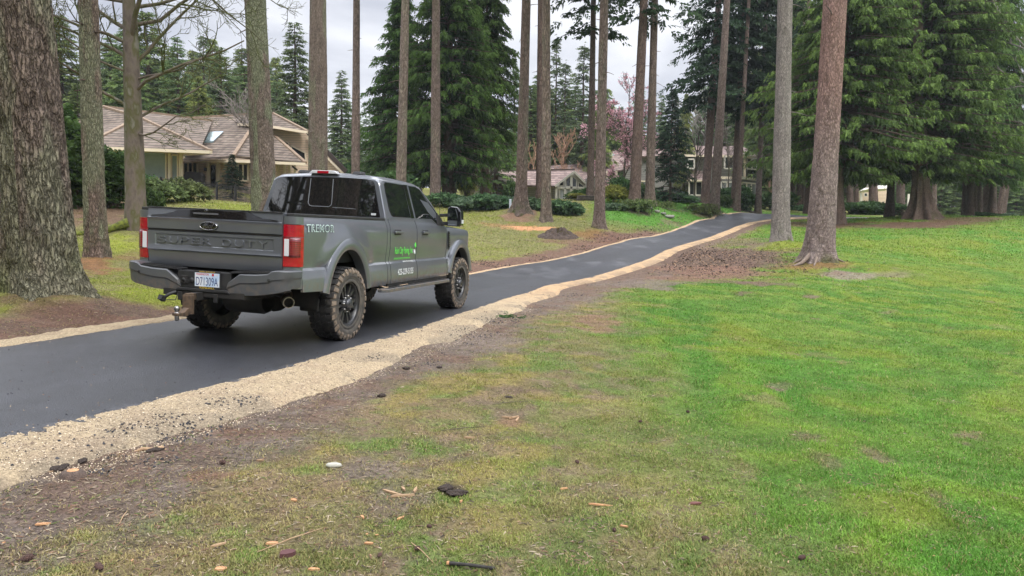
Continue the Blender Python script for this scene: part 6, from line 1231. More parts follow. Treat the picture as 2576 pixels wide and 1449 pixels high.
# bed corners and tail lamps wrapping round them
def lamp_path(sg, off=0): return [(-1.180-off, sg*.845), (-1.176-off, sg*.905), (-1.165-off, sg*.955), (-1.145-off*.8, sg*(.988+off*.3)), (-1.118-off*.3, sg*(1.006+off*.8)), (-1.085, sg*(1.010+off)), (-1.055, sg*(1.006+off))]
def band(sg, z0, z1, i0, i1, off=0., cut=None):
    p = lamp_path(sg, off)[i0:i1]; q = MB(); n = 5; G = [[(x, y, z0+(z1-z0)*k/(n-1)) for k in range(n)] for x, y in p]
    G = [[(p[0][0]+.05, p[0][1], z[2]) for z in G[0]]]+G+[[(p[-1][0], p[-1][1]-sg*.04, z[2]) for z in G[-1]]]
    G = [[(a[0][0]+(.04 if j < len(G)-3 else 0), a[0][1]-sg*.03, a[0][2])]+list(a)+[(a[-1][0]+.03, a[-1][1]-sg*.03, a[-1][2])] for j, a in enumerate(G)]
    q.grid(G); return q
for sg in (-1, 1):
    lp = pl('tail_lamp', band(sg, .935, 1.375, 0, 7, .004), m_red, auto=35)
    q = MB(); q.grid([[(x, y, z) for z in np.linspace(1.035, 1.238, 6)] for x, y in lamp_path(sg, .010)[1:5]]); pl('dark_lens', q, m_dred, lp, solid=.004)
    q = MB(); [q.grid([[(x, y, z) for z in (z0, z0+.006)] for x, y in lamp_path(sg, .008)]) for z0 in (1.242,)]; pl('lens_seam', q, m_dred, lp, solid=.003)
    q = MB(); q.prism([(-1.190, sg*.858, 1.045), (-1.190, sg*.912, 1.045), (-1.188, sg*.912, 1.225), (-1.190, sg*.858, 1.225)], (.02, 0, 0)); pl('reversing_lens', q, m_white, lp, bevel=.003)
    q = MB(); [q.grid([[(x, y, z) for z in (z0, z0+.004)] for x, y in lamp_path(sg, .0115)[1:5]]) for z0 in np.linspace(1.06, 1.22, 9)]; pl('lens_rib', q, m_red, lp, solid=.002)
    # corner post of the bed behind the lamp, above and below
    q = band(sg, 1.38, 1.462, 0, 7, -.004); q2 = band(sg, .70, .930, 0, 7, -.004); q.v += []; pl('bed_corner', q, m_paint2, auto=35); pl('bed_corner', q2, m_paint, auto=35)

# rear step bumper
def bprism(poly, x0, dx, name, mat, parent=None, bevel=.012): q = MB(); q.prism([(x0, y, z) for y, z in poly], (dx, 0, 0)); return pl(name, q, mat, parent, bevel=bevel)
RB = None
for sg in (1, -1):
    path_ = [(-1.20, .285), (-1.345, .285), (-1.362, .31), (-1.364, .45), (-1.364, .62), (-1.364, .78), (-1.362, .83), (-1.355, .88), (-1.338, .935), (-1.305, .98), (-1.25, 1.008), (-1.18, 1.020), (-1.095, 1.024)]
    G = []
    for x, y in path_:
        zt = float(np.interp(y, [.285, .31, .40, .76, .84, 1.03], [.70, .742, .838, .846, .900, .898])); zb = float(np.interp(y, [.285, .45, .62, .88, .98, 1.03], [.612, .602, .612, .655, .685, .705]))
        ins = .20 if y < .98 else .06; dx = 0 if y > .98 else 1
        ax, ay = (x, y-ins) if y > .98 else (x+ins, y)
        m1 = zb+(zt-zb)*.30; m2 = zb+(zt-zb)*.62
        o1 = (.010, 0) if y < .98 else (0, -.010)
        G.append([(ax, sg*ay, zt), (x+.012*dx, sg*(y-.010*(1-dx)), zt), (x, sg*y, zt-.012), (x, sg*y, m2), (x+.014*dx, sg*(y-.012*(1-dx)), m2-.018), (x+.016*dx, sg*(y-.012*(1-dx)), m1), (x+.024*dx, sg*(y-.02*(1-dx)), zb+.01), (ax, sg*ay, zb)])
    q = MB(); q.grid(G); o = pl('rear_bumper', q, m_bump, auto=30)
    q = MB(); q.prism([(-1.352, sg*.82, .866), (-1.352, sg*.32, .842), (-1.19, sg*.32, .846), (-1.19, sg*.82, .870)], (0, 0, .010)); sp_ = pl('step_pad', q, m_pblack)
    q = MB(); [q.box((-1.27, sg*(.36+.022*k), .858+.0011*k), (.13, .008, .010)) for k in range(20)]; pl('tread_rib', q, m_pblack, sp_)
    q = MB(); q.lathe([(.001, -.003), (.016, -.003), (.018, 0)], (-1.366, sg*.80, .795), 'X', 14); pl('sensor', q, m_pblack, o)
q = MB(); q.b2((-1.335, -.33, .655), (-1.18, .33, .835)); q.prism([(-1.365, .30, .655), (-1.365, -.30, .655), (-1.365, -.34, .625), (-1.365, .34, .625)], (.15, 0, 0)); pb = pl('plate_recess', q, m_pblack, bevel=.006)
q = MB(); q.box((-1.345, .235, .74), (.03, .085, .085)); pl('socket_cover', q, m_under, pb, bevel=.006)
q = MB(); q.lathe([(.001, -.012), (.022, -.012), (.022, 0)], (-1.352, .235, .74), 'X', 8); pl('trailer_socket', q, m_pblack, pb); q = MB(); q.lathe([(.001, -.012), (.026, -.012), (.03, 0)], (-1.34, .145, .735), 'X', 10); pl('trailer_socket', q, m_pblack, pb)
# licence plate
q = MB(); q.box((-1.352, -.055, .752), (.008, .325, .185)); pf = pl('plate_frame', q, m_pblack, bevel=.004)
q = MB(); q.box((-1.357, -.055, .752), (.004, .300, .145)); pt = pl('licence_plate', q, M_noise('plate_white', [(.42, .55, .70), (.66, .68, .70)], 9, .4, pos=[.35, .6]))
c_blue = M_plain('plate_blue', (.03, .05, .16), .4); c_red = M_plain('plate_red', (.45, .03, .04), .4); c_yel = M_plain('frame_yellow', (.55, .38, .04), .4)
fit_text('plate_number', 'D71309A', .268, .088, c_blue, pt, (-1.3598, -.055, .735), BX, BY)
fit_text('plate_state', 'WASHINGTON', .155, .022, c_red, pt, (-1.3598, .0, .809), BX, BY, offset=.01)
q = MB(); q.box((-1.3595, -.128, .808), (.002, .026, .026)); pl('tab', q, c_red, pt); q = MB(); q.box((-1.3595, -.172, .808), (.002, .034, .022)); pl('tab', q, m_white, pt)
fit_text('frame_name', 'KENDALL', .185, .022, c_yel, pf, (-1.3565, -.055, .669), BX, BY, offset=.012)
fit_text('frame_dealer', 'KENDALL AUTO GROUP', .19, .014, c_yel, pf, (-1.3565, -.055, .8365), BX, BY)
# hitch with its drop mount and ball
q = MB(); q.box((-1.33, .04, .575), (.22, .085, .085)); q.box((-1.30, .0, .60), (.10, 1.0, .07)); [q.box((-1.38, y, .565), (.02, .05, .09)) for y in (-.18, .26)]; pl('receiver', q, m_under, bevel=.006)
q = MB(); q.box((-1.46, .045, .58), (.16, .07, .07)); q.box((-1.52, .045, .50), (.05, .11, .20)); q.prism([(-1.55, .045-.035, .47), (-1.63, .045-.035, .425), (-1.72, .045-.035, .43), (-1.72, .045-.035, .40), (-1.60, .045-.035, .38), (-1.52, .045-.035, .40)], (0, .07, 0)); mt_ = pl('ball_mount', q, m_rust, bevel=.006)
q = MB(); q.lathe([(.001, .50), (.015, .498), (.026, .485), (.029, .470), (.025, .452), (.016, .442), (.016, .432), (.028, .430), (.028, .42)], (-1.69, .045, 0), 'Z', 20); q.lathe([(.022, .40), (.022, .36), (.014, .345), (.001, .345)], (-1.69, .045, 0), 'Z', 8); pl('hitch_ball', q, m_steel, mt_)
q = MB(); q.tube([(-1.36, .33, .60), (-1.42, .36, .58), (-1.44, .40, .55)], .018, 8); q.box((-1.46, .42, .535), (.07, .05, .05), Matrix.Rotation(.5, 3, 'Y')); q.tube([(-1.36, .30, .6), (-1.40, .30, .52), (-1.44, .38, .52)], .005, 5); pl('wiring_plug', q, m_pblack)
# undercarriage
U_ = MB(); [U_.b2((-1.25, y-.04, .56), (4.6, y+.04, .68)) for y in (-.44, .44)]; [U_.b2((x, -.44, .58), (x+.08, .44, .66)) for x in (-1.15, -.6, .7, 1.9, 3.0)]
U_.b2((1.1, -.9, .60), (3.4, .9, .66)); U_.b2((.9, .1, .45), (2.3, .42, .62)); pl('chassis', U_, m_under)
for xa, off in ((0, 0), (4.06, .25)):
    q = MB(); q.tube([(xa, -.74, .445), (xa, .74, .445)], .05, 10); q.lathe([(.02, -.17), (.12, -.12), (.165, -.02), (.165, .05), (.11, .14), (.05, .18)], (xa, off, .445), 'X', 16); pl('axle', q, m_under)
for sg in (-1, 1):
    q = MB(); q.tube([(-.85, sg*.52, .62), (-.3, sg*.52, .47), (0, sg*.52, .42), (.4, sg*.52, .46), (.85, sg*.52, .60)], .035, 6); q.tube([(-.12, sg*.60, .36), (-.22, sg*.50, .95)], .035, 8); q.box((0, sg*.52, .40), (.22, .10, .10)); pl('leaf_spring', q, m_under)
    q = MB(); q.box((.50, sg*.80, .50), (.10, .20, .16)); q.box((-.52, sg*.78, .47), (.04, .24, .16)); pl('mud_flap', q, m_under, bevel=.02)
q = MB(); q.lathe([(.13, -.25), (.15, -.2), (.15, .2), (.13, .25)], (-.75, -.15, .50), 'Y', 16); pl('muffler', q, m_under)
q = MB(); q.tube([(-.2, -.50, .60), (-.6, -.56, .57), (-.83, -.66, .545), (-.98, -.80, .53)], [.045, .045, .052, .056], 16, cap=False); ex = pl('exhaust', q, m_rust)
_d = (Vector((-.98, -.80, .53))-Vector((-.83, -.66, .545))).normalized(); _e = Vector((-.98, -.80, .53))
q = MB(); q.tube([_e-_d*.07, _e], .061, 20, cap=False); q.tube([_e, _e-_d*.07], .052, 20, cap=False); q.grid([[tuple(_e+(_d.orthogonal().normalized()*math.cos(a)+_d.cross(_d.orthogonal().normalized())*math.sin(a))*r) for a in np.linspace(0, 2*math.pi, 21)] for r in (.052, .061)]); pl('exhaust_tip', q, m_steel, ex)
q = MB(); q.tube([_e-_d*.09, _e-_d*.08], .055, 16); pl('exhaust_bore', q, m_under, ex)

# wheels
def make_wheel(label):
    q = MB(); R, W = .445, .150
    prof = [(.262, -.120), (.275, -.140), (.315, -.158), (.360, -.163), (.395, -.158), (.418, -.146), (.428, -.125), (.430, 0), (.428, .125), (.418, .146), (.395, .158), (.36, .163), (.31, .158), (.27, .13)]
    # rim first: the wheel mesh
    r = MB(); r.lathe([(.262, .11), (.250, .10), (.235, .05), (.232, -.05), (.243, -.112), (.252, -.128), (.264, -.131), (.270, -.122), (.262, -.10)], (0, 0, 0), 'Y', 48)
    r.lathe([(.001, -.05), (.09, -.048), (.19, -.02), (.232, .0)], (0, 0, 0), 'Y', 36)
    for k in range(6):
        for da in (-.17, .17):
            a = k*math.pi/3+da; a2 = k*math.pi/3+da*1.18
            p0 = Vector((math.cos(k*math.pi/3+da*1.6)*.075, -.098, math.sin(k*math.pi/3+da*1.6)*.075)); p1 = Vector((math.cos(a2)*.17, -.108, math.sin(a2)*.17)); p2 = Vector((math.cos(a2)*.240, -.108, math.sin(a2)*.240))
            t = Vector((-math.sin(a2), 0, math.cos(a2)))
            for (u0, u1, w0, w1) in ((p0, p1, .013, .016), (p1, p2, .016, .024)):
                P = [u0+t*w0, u0-t*w0, u1-t*w1, u1+t*w1]; r.prism(P, (0, .05, 0))
    w = r.build('wheel', m_rim, TR, auto=40); tag(w, label)
    q = MB(); q.lathe(prof, (0, 0, 0), 'Y', 72); q.mi = 1
    q.m = [1 if abs(np.mean([q.v[i][1] for i in f])) > .13 else 0 for f in q.f]; q.mi = 0
    nl = 32
    for k in range(nl):
        a = 2*math.pi*k/nl; j = (k % 2)
        def blk(a, y0, y1, r0, r1, dl, skew=0, m=0):
            q.mi = m; P = []
            for rr, yy, s in ((r0, y0, -1), (r0, y0, 1), (r0, y1, 1), (r0, y1, -1), (r1, y0, -1), (r1, y0, 1), (r1, y1, 1), (r1, y1, -1)):
                aa = a+s*dl/2+(skew if yy == y1 else 0); rr2 = rr if not hasattr(rr, '__len__') else rr[0 if yy == y0 else 1]
                P.append((math.cos(aa)*rr2, yy, math.sin(aa)*rr2))
            q.add(P, [(3, 2, 1, 0), (4, 5, 6, 7), (0, 1, 5, 4), (1, 2, 6, 5), (2, 3, 7, 6), (3, 0, 4, 7)], False)
        for s in (-1, 1):
            blk(a+(0 if s < 0 else math.pi/nl), s*.085, s*(.158 if j else .150), .42, (.447, .438), 2*math.pi/nl*.62, .02*s, 0)
            blk(a+(0 if s < 0 else math.pi/nl), s*.150, s*(.169 if j else .172), (.385 if j else .365), (.440, .405 if j else .39), 2*math.pi/nl*.60, .02*s, 2)
            blk(a+(.04 if s < 0 else -.04), s*.012, s*.070, .42, .446, 2*math.pi/nl*.55, .07*s, 0)
    ty = q.build('tyre', [m_tyre, m_side, m_mud], w)
    q = MB(); q.lathe([(.268, -.150), (.30, -.160), (.302, -.156)], (0, 0, 0), 'Y', 48); q.lathe([(.34, -.166), (.345, -.167), (.35, -.166)], (0, 0, 0), 'Y', 48); 
    for k in range(18):
        if k % 9 in (0, 1, 2, 3): 
            a = k*2*math.pi/18; q.box((math.cos(a)*.322, -.163, math.sin(a)*.322), (.035, .004, .022), Matrix.Rotation(-a, 3, 'Y'))
    pl('sidewall_lettering', q, m_side, w)
    q = MB(); q.lathe([(.001, -.168), (.045, -.168), (.062, -.160), (.068, -.140), (.07, -.09), (.09, -.085)], (0, 0, 0), 'Y', 24); q.box((0, -.171, 0), (.075, .008, .028)); pl('hub_cap', q, M_plain('hub_grey', (.07, .072, .078), .3, .5), w)
    for a in np.arange(8)*math.pi/4: q = MB(); q.lathe([(.001, -.135), (.010, -.135), (.013, -.12), (.013, -.09)], (math.cos(a)*.094, 0, math.sin(a)*.094), 'Y', 6); pl('wheel_nut', q, m_steel, w)
    return w
w0 = make_wheel('rear wheel with tan mud on its shoulder lugs')
def put_wheel(w, x, y, rz, ry): w.matrix_local = Matrix.Translation((x, y, .445)) @ Matrix.Rotation(rz, 4, 'Z') @ Matrix.Rotation(ry, 4, 'Y')
for (x, y, rz, ry) in ((4.06, -.868, -.02, .5), (0, .868, math.pi, .2), (4.06, .868, math.pi, .9)):
    c = w0.copy(); COL.objects.link(c); c.parent = TR
    if 'label' in c: del c['label']
    for ch in w0.children: d = ch.copy(); COL.objects.link(d); d.parent = c
    put_wheel(c, x, y, rz, ry)
put_wheel(w0, 0, -.868, 0, .1)
if 'label' in w0: del w0['label']

# lettering on the right-hand side
c_green = M_plain('decal_green', (.13, .66, .09), .5); c_wh = M_plain('decal_white', (.72, .74, .74), .4); c_teal = M_plain('decal_pale', (.55, .68, .66), .4); c_dk = M_plain('decal_dark', (.045, .055, .06), .4)
rd = [o for o in TR.children if o.name.startswith('door')]; dR = min(rd, key=lambda o: abs(np.mean([v.co.y for v in o.data.vertices])+1)+abs(np.mean([v.co.x for v in o.data.vertices])-1.65))
ysd = lambda z: -float(yside(z))-.003
fit_text('company_name', 'Rain City Paving, Inc', .62, .125, c_green, dR, (1.655, ysd(1.05)-.004, 1.045), SX, SY, offset=.008, shear=.04, spacing=1.06)
q = MB(); q.box((1.63, ysd(.96), .952), (.56, .002, .007)); q.box((1.63, ysd(.94)-.001, .937), (.56, .002, .003)); pl('decal_line', q, c_green, dR)
fit_text('slogan', 'Asphalt and Concrete Solutions', .36, .028, c_wh, dR, (1.765, -1.0, .902), SX, SY, offset=.0)
fit_text('phone_number', '425-229-5155', .54, .085, c_wh, dR, (1.655, -1.022, .765), SX, SY, offset=.006, shear=.12, spacing=1.1)
def drop(cx_, cz, s, mat): q = MB(); q.prism([(cx_+s*.33*math.sin(a)*(1-.0*math.cos(a)) if math.cos(a) < .2 else cx_+s*.33*math.sin(a)*max(0, (1-math.cos(a)))*1.25, -.996, cz-s*.5*math.cos(a)*-1*(1.6 if math.cos(a) > 0 else .7)) for a in np.linspace(0, 2*math.pi, 17)[:-1]], (0, .012, 0)); pl('droplet', q, mat, dR)
drop(2.055, 1.115, .06, c_green); drop(2.03, 1.02, .055, c_wh)
bsR = [o for o in TR.children if o.name.startswith('bed_side')][0]
tm = fit_text('model_lettering', 'TREMOR', .60, .085, c_teal, bsR, (-.675, -.9925, 1.345), SX, SY, offset=.030, spacing=1.16)
tk = text_obj('model_lettering_core', 'TREMOR', 1, c_dk, bsR, extrude=.0006, offset=-.012, spacing=1.16)
_v = np.array([v.co[:] for v in tk.data.vertices]); _c = (_v.min(0)+_v.max(0))/2; tk.data.transform(Matrix.Diagonal((.565/(_v[:, 0].max()-_v[:, 0].min()), .062/(_v[:, 1].max()-_v[:, 1].min()), 1, 1)) @ Matrix.Translation((-_c[0], -_c[1], 0))); place(tk, (-.675, -.9945, 1.345), SX, SY)
# ------------------------------------------------------------------ small things on the ground
m_chip = M_noise('fresh_wood', [(.42, .20, .09), (.55, .33, .17)], 20, .85); m_chip2 = M_noise('weathered_wood', [(.30, .19, .11), (.42, .29, .17)], 20, .9); m_cone = M_noise('cone_scales', [(.055, .032, .026), (.11, .06, .048)], 60, .9)
m_dirtclod = M_noise('damp_earth', [(.03, .022, .018), (.075, .052, .04), (.11, .078, .058)], 8, .95, bump=1, bscale=40, bdist=.02)
def chip(u, v, l, w, a, label, mat=m_chip, name='wood_chip', group='fresh wood chips on the lawn', h=.008, tilt=0):
    p = spot(u, v); q = MB(); rg = random.Random(int(u+v*3)); n = 6
    top = [(-l/2, -w*.3), (-l*.2, -w*.5), (l*.3, -w*.42), (l/2, -w*.12), (l*.46, w*.2), (l*.1, w*.5), (-l*.35, w*.4)]
    q.prism([(x+rg.uniform(-1, 1)*w*.15, y, tilt*x) for x, y in top], (0, 0, h)); o = q.build(name, mat); o.location = p+Vector((0, 0, .004)); o.rotation_euler = (rg.uniform(-.1, .1), rg.uniform(-.15, .15), a); tag(o, label, 'wood chip' if name == 'wood_chip' else 'bark', group); return o
chip(1511, 1277, .145, .016, .03, 'longest orange wood splinter, lying flat on the lawn'); chip(1418, 1241, .055, .014, .5, 'pale short chip up left of the longest splinter'); chip(108, 1322, .06, .018, .5, 'orange chip near the lower left corner of the lawn'); chip(912, 1315, .05, .014, -1.1, 'orange chip left of the bare gravelly patch'); chip(1007, 1309, .06, .014, 1.0, 'pale pointed chip below the splintered wood')
chip(740, 1263, .04, .02, -.5, 'curled orange chip left of the gravelly patch'); chip(928, 1371, .045, .012, -.1, 'short square-ended orange chip below the gravelly patch'); chip(685, 1380, .06, .025, .3, 'reddish flat chip at the bottom left of the middle'); chip(790, 1440, .05, .02, .2, 'orange chip cut by the bottom edge of the picture')
chip(1160, 1271, .04, .010, 1.3, 'thin upright chip near the dark clod'); chip(550, 1375, .07, .02, .4, 'brown curved bark bit near the bottom left', m_chip2); chip(556, 1442, .05, .03, .2, 'pinkish chip at the bottom edge left'); chip(1570, 1330, .05, .012, -.6, 'thin chip right of centre near the bottom')
chip(1748, 1274, .07, .035, .1, 'dark red bark flake right of the longest splinter', M_plain('red_bark', (.13, .05, .04), .8), 'bark_flake', 'bark flakes on the lawn'); chip(722, 1411, .08, .05, .5, 'dark purplish bark flake at the bottom left', M_plain('purple_bark', (.09, .035, .035), .8), 'bark_flake', 'bark flakes on the lawn', h=.02)
for k, (u, v, l, a, lab) in enumerate([(1275, 1053, .10, -.5, 'pale splinter leaning in the torn tuft, upper'), (1292, 1056, .11, .7, 'pale splinter crossing in the torn tuft'), (1301, 1060, .07, 1.2, 'short splinter right in the torn tuft'), (985, 1248, .14, -.6, 'long splinter over the gravelly patch'), (1015, 1243, .08, -1.2, 'upright yellow splinter on the gravelly patch'), (1012, 1255, .13, .2, 'flat yellow splinter on the gravelly patch'), (1045, 1240, .05, 1.3, 'stubby splinter right on the gravelly patch'), (1180, 1105, .08, -.2, 'brown splinter far right of the white stone'), (655, 1163, .07, -.5, 'dark twig chip left of the white stone')]): chip(u, v, l, .016, a, lab, m_chip2, tilt=.15, h=.012)
gr_ = random.Random(9)
for i in range(40):
    u = gr_.uniform(0, 2500); v = gr_.uniform(1150 if u < 1400 else 1230, 1445); chip(u, v, gr_.uniform(.012, .028), gr_.uniform(.003, .007), gr_.uniform(0, 3), 'tiny wood fleck among the grass', gr_.choice([m_chip, m_chip2, m_chip2]), group='tiny wood flecks in the grass', h=.004)
def cone_mesh():
    q = MB()
    prof = [(.001, -.035), (.012, -.03), (.018, -.012), (.018, .008), (.013, .026), (.004, .038)]
    q.lathe(prof, (0, 0, 0), 'X', 10)
    for k in range(44):
        t = k/44; x = -.03+.064*t; r = np.interp(x, [-.03, -.012, .008, .026, .038], [.013, .019, .019, .014, .004]); a = k*2.4
        q.box((x, math.cos(a)*r, math.sin(a)*r), (.011, .008, .005), Matrix.Rotation(a-math.pi/2, 3, 'X') @ Matrix.Rotation(.6, 3, 'Y'))
    me = q.build('fir_cone', m_cone).data; o = [o for o in bpy.data.objects if o.data == me][0]; bpy.data.objects.remove(o); return me
CM = cone_mesh()
for i, (u, v, lab, s) in enumerate([(1774, 1364, 'fir cone right of the centre bottom', 1.1), (1545, 1342, 'fir cone below the longest splinter', .9), (2017, 1410, 'fir cone at the bottom right of the middle', 1.1), (1452, 1170, 'fir cone above the longest splinter', 1.), (1611, 1068, 'fir cone beyond the red bark flake', 1.), (1730, 1043, 'half opened fir cone on the greener lawn', 1.), (70, 1420, 'reddish cone in the bottom left corner', 1.3), (250, 1440, 'cone cut by the bottom left edge', 1.3), (1050, 1390, 'cone in the grass below the gravelly patch', 1.), (560, 1170, 'dark cone by the bare earth strip', 1.2), (955, 1410, 'small cone at the bottom near the purple flake', .8), (1080, 1330, 'cone below the dark clod', .8)]):
    p = spot(u, v); o = link('fir_cone', CM, None, p+Vector((0, 0, .012*s))); o.scale = (s*.5,)*3; o.rotation_euler = (0, .1, i*1.7); tag(o, lab, 'fir cone', 'fir cones on the lawn')
def clod_mesh(seed, flat=.6):
    bm = bmesh.new(); bmesh.ops.create_icosphere(bm, subdivisions=4, radius=.5)
    for v in bm.verts:
        n = float(fbm(v.co.x*3+seed*3, v.co.y*3+v.co.z*2.3, 1.5, 4, seed)); k = .65+.75*n; v.co = Vector((v.co.x*k, v.co.y*k, v.co.z*k*flat))
    me = bpy.data.meshes.new('clod'); bm.to_mesh(me); bm.free(); me.materials.append(m_dirtclod); return me
CL = [clod_mesh(i) for i in range(4)]
for i, (u, v, s, lab) in enumerate([(1150, 1245, (.13, .09, .05), 'lump of torn turf on the gravelly patch'), (1120, 1238, (.09, .08, .05), 'smaller turf lump left of the big one'), (208, 1168, (.11, .05, .04), 'rounded dark clod above the cut stump'), (145, 1185, (.09, .07, .04), 'dark clod left of the cut stump'), (390, 1140, (.12, .06, .04), 'dark clod beside the orange root'), (160, 1180, (.07, .06, .03), 'small dark clod between the stump and the sand'), (1022, 930, (.09, .07, .05), 'black clod at the edge of the sand'), (960, 1000, (.08, .06, .05), 'black clod below the sand spill'), (1105, 925, (.10, .06, .04), 'black clod beside the narrowing sand'), (1280, 1002, (.07, .05, .03), 'dark clod in the olive grass')]):
    p = spot(u, v); o = link('earth_clod', CL[i % 4], None, p+Vector((0, 0, s[2]*.2))); o.scale = s; o.scale = tuple(c*.95 for c in s); o.rotation_euler = (0, 0, i); tag(o, lab, 'clod', 'clods of dark earth')
# cut stump, root, white stone, charred stick, turf heap
p = spot(184, 1206); q = MB(); q.lathe([(.13, -.05), (.11, .02), (.085, .04), (.05, .048)], (0, 0, 0), 'Z', 20); o = q.build('cut_stump', M_noise('stump_bark', [(.07, .05, .04), (.13, .09, .07)], 30, .95, bump=1)); o.location = p; o.scale = (.62, .55, .8); tag(o, 'low sawn stump with an orange cut face in the bare earth at the left', 'stump')
q = MB(); q.lathe([(.052, .047), (.048, .051), (.001, .053)], (0, 0, 0), 'Z', 18); c_ = q.build('cut_face', m_chip, o)
p = spot(372, 1137); q = MB(); q.tube([p+Vector((-.09, -.02, -.01)), p+Vector((-.03, 0, .012)), p+Vector((.03, .015, .006)), p+Vector((.075, .03, .014)), p+Vector((.10, .04, -.008))], [.006, .012, .009, .013, .006], 8); tag(q.build('exposed_root', m_chip2), 'orange-brown exposed root end in the bare earth', 'root')
p = spot(840, 1178); o = link('stone', RK[1], None, p+Vector((0, 0, .012))); o.scale = (.10, .06, .075); o.rotation_euler = (0, 0, .2); o.data = o.data.copy(); o.data.materials[0] = M_plain('white_stone', (.40, .39, .33), .8); tag(o, 'smooth white stone beside the gravelly patch', 'stone')
p = spot(1178, 1441); q = MB(); q.tube([p+Vector((-.09, .02, .015)), p+Vector((0, 0, .018)), p+Vector((.12, -.02, .012))], [.009, .008, .008], 8); o = q.build('charred_stick', M_noise('charred_bark', [(.015, .014, .014), (.05, .045, .04)], 30, .9)); tag(o, 'short black stick with an orange end at the bottom edge', 'stick'); q = MB(); q.tube([p+Vector((-.10, .022, .0145)), p+Vector((-.088, .0195, .0150))], .0095, 8); q.build('cut_end', m_chip, o)
for i, (u0, v0, u1, v1, lab) in enumerate([(645, 1395, 810, 1340, 'long thin pale stalk lying in the lower left grass'), (1035, 1370, 1090, 1425, 'thin pale stalk slanting below the gravelly patch'), (1110, 1090, 1240, 1078, 'thin twig on the lawn above the white stone'), (545, 1155, 600, 1163, 'dark twig in the bare strip'), (300, 1330, 320, 1290, 'upright dry stalk at the lower left'), (690, 1000, 760, 985, 'twig beside the sand spill'), (1840, 1012, 1900, 1010, 'thin dark twig on the green lawn'), (1240, 1020, 1330, 1015, 'thin brown twig above the torn tuft'), (810, 985, 835, 1010, 'grey twig standing in the sand spill')]):
    a = spot(u0, v0); b_ = spot(u1, v1); m_ = (a+b_)/2; m_.z += .015; q = MB(); q.tube([a+Vector((0, 0, .008)), m_, b_+Vector((0, 0, .008))], [.0022, .003, .0015], 5); tag(q.build('twig', m_chip2 if i in (0, 1, 4) else m_twig), lab, 'twig', 'fallen twigs and stalks')
# heap of turned earth on the left bank
hp = spot(1404, 598); bm = bmesh.new(); bmesh.ops.create_grid(bm, x_segments=70, y_segments=70, size=1)
for v in bm.verts:
    x, y = v.co.x*1.35, v.co.y*1.1; r = math.hypot(x/1.15, y/.95); h = .52*max(0, 1-r*1.0)**.8*(1+.5*(float(fbm(x, y, 2.5, 4, 5))-.5)*2)+(float(fbm(x, y, 6, 4, 6))-.5)*.34*max(0, 1.2-r)-.06*(r > 1.0); v.co = Vector((x, y, h+ground(hp.x+x, hp.y+y)-hp.z))
me = bpy.data.meshes.new('earth_heap'); bm.to_mesh(me); bm.free(); me.materials.append(m_dirtclod); o = link('earth_heap', me, None, hp); tag(o, 'heap of dark turned earth with torn turf on the left bank', 'earth heap')
rg2 = np.random.default_rng(3); n = 500; a = rg2.uniform(0, 6.28, n); r = rg2.uniform(0, .8, n)
P = np.stack([np.cos(a)*r*.9, np.sin(a)*r*.75, .40*(1-r)+.06], -1); V, F, C = fronds(rg2, P, rg2.normal(size=P.shape)+[0, 0, .6], np.full(n, .16), 4, col=(.06, .045, .025), tipcol=(.15, .13, .04), wid=.14); link('turf', mesh_np('turf', V, F, m_leaf, {'col': C}), o)
# sprig of fresh conifer on the sand, small green plants
p = spot(1272, 799); rg3 = np.random.default_rng(4); P = rg3.normal(size=(26, 3))*[.13, .10, .01]+[0, 0, .03]; V, F, C = fronds(rg3, P, rg3.normal(size=(26, 3))*[1, 1, .15], np.full(26, .16), 10, col=(.04, .10, .03), tipcol=(.09, .17, .06), wid=.12); o = link('conifer_sprig', mesh_np('sprig', V, F, m_leaf, {'col': C}), None, p); tag(o, 'fallen green conifer sprig at the edge of the sand', 'sprig')
# roots spreading from the reddish leaning trunk
tb = spot(2061, 661, 27); q = MB()
for e, r in (((-1.25, -.75), .11), ((-.95, .1), .09), ((-.6, -1.0), .08), ((.7, -.6), .07)):
    a0 = tb+Vector((e[0]*.3, e[1]*.3, .22)); m_ = tb+Vector((e[0]*.65, e[1]*.65, 0)); m_.z = ground(m_.x, m_.y)+.08; z_ = tb+Vector((e[0], e[1], 0)); z_.z = ground(z_.x, z_.y)-.02; q.tube([a0, m_, z_], [r*.9, r*.6, r*.25], 8)
tag(q.build('surface_roots', M_noise('pale_root', [(.15, .11, .085), (.23, .18, .14)], 12, .9, bump=.6)), 'pale roots spreading left from the foot of the reddish leaning trunk', 'roots')

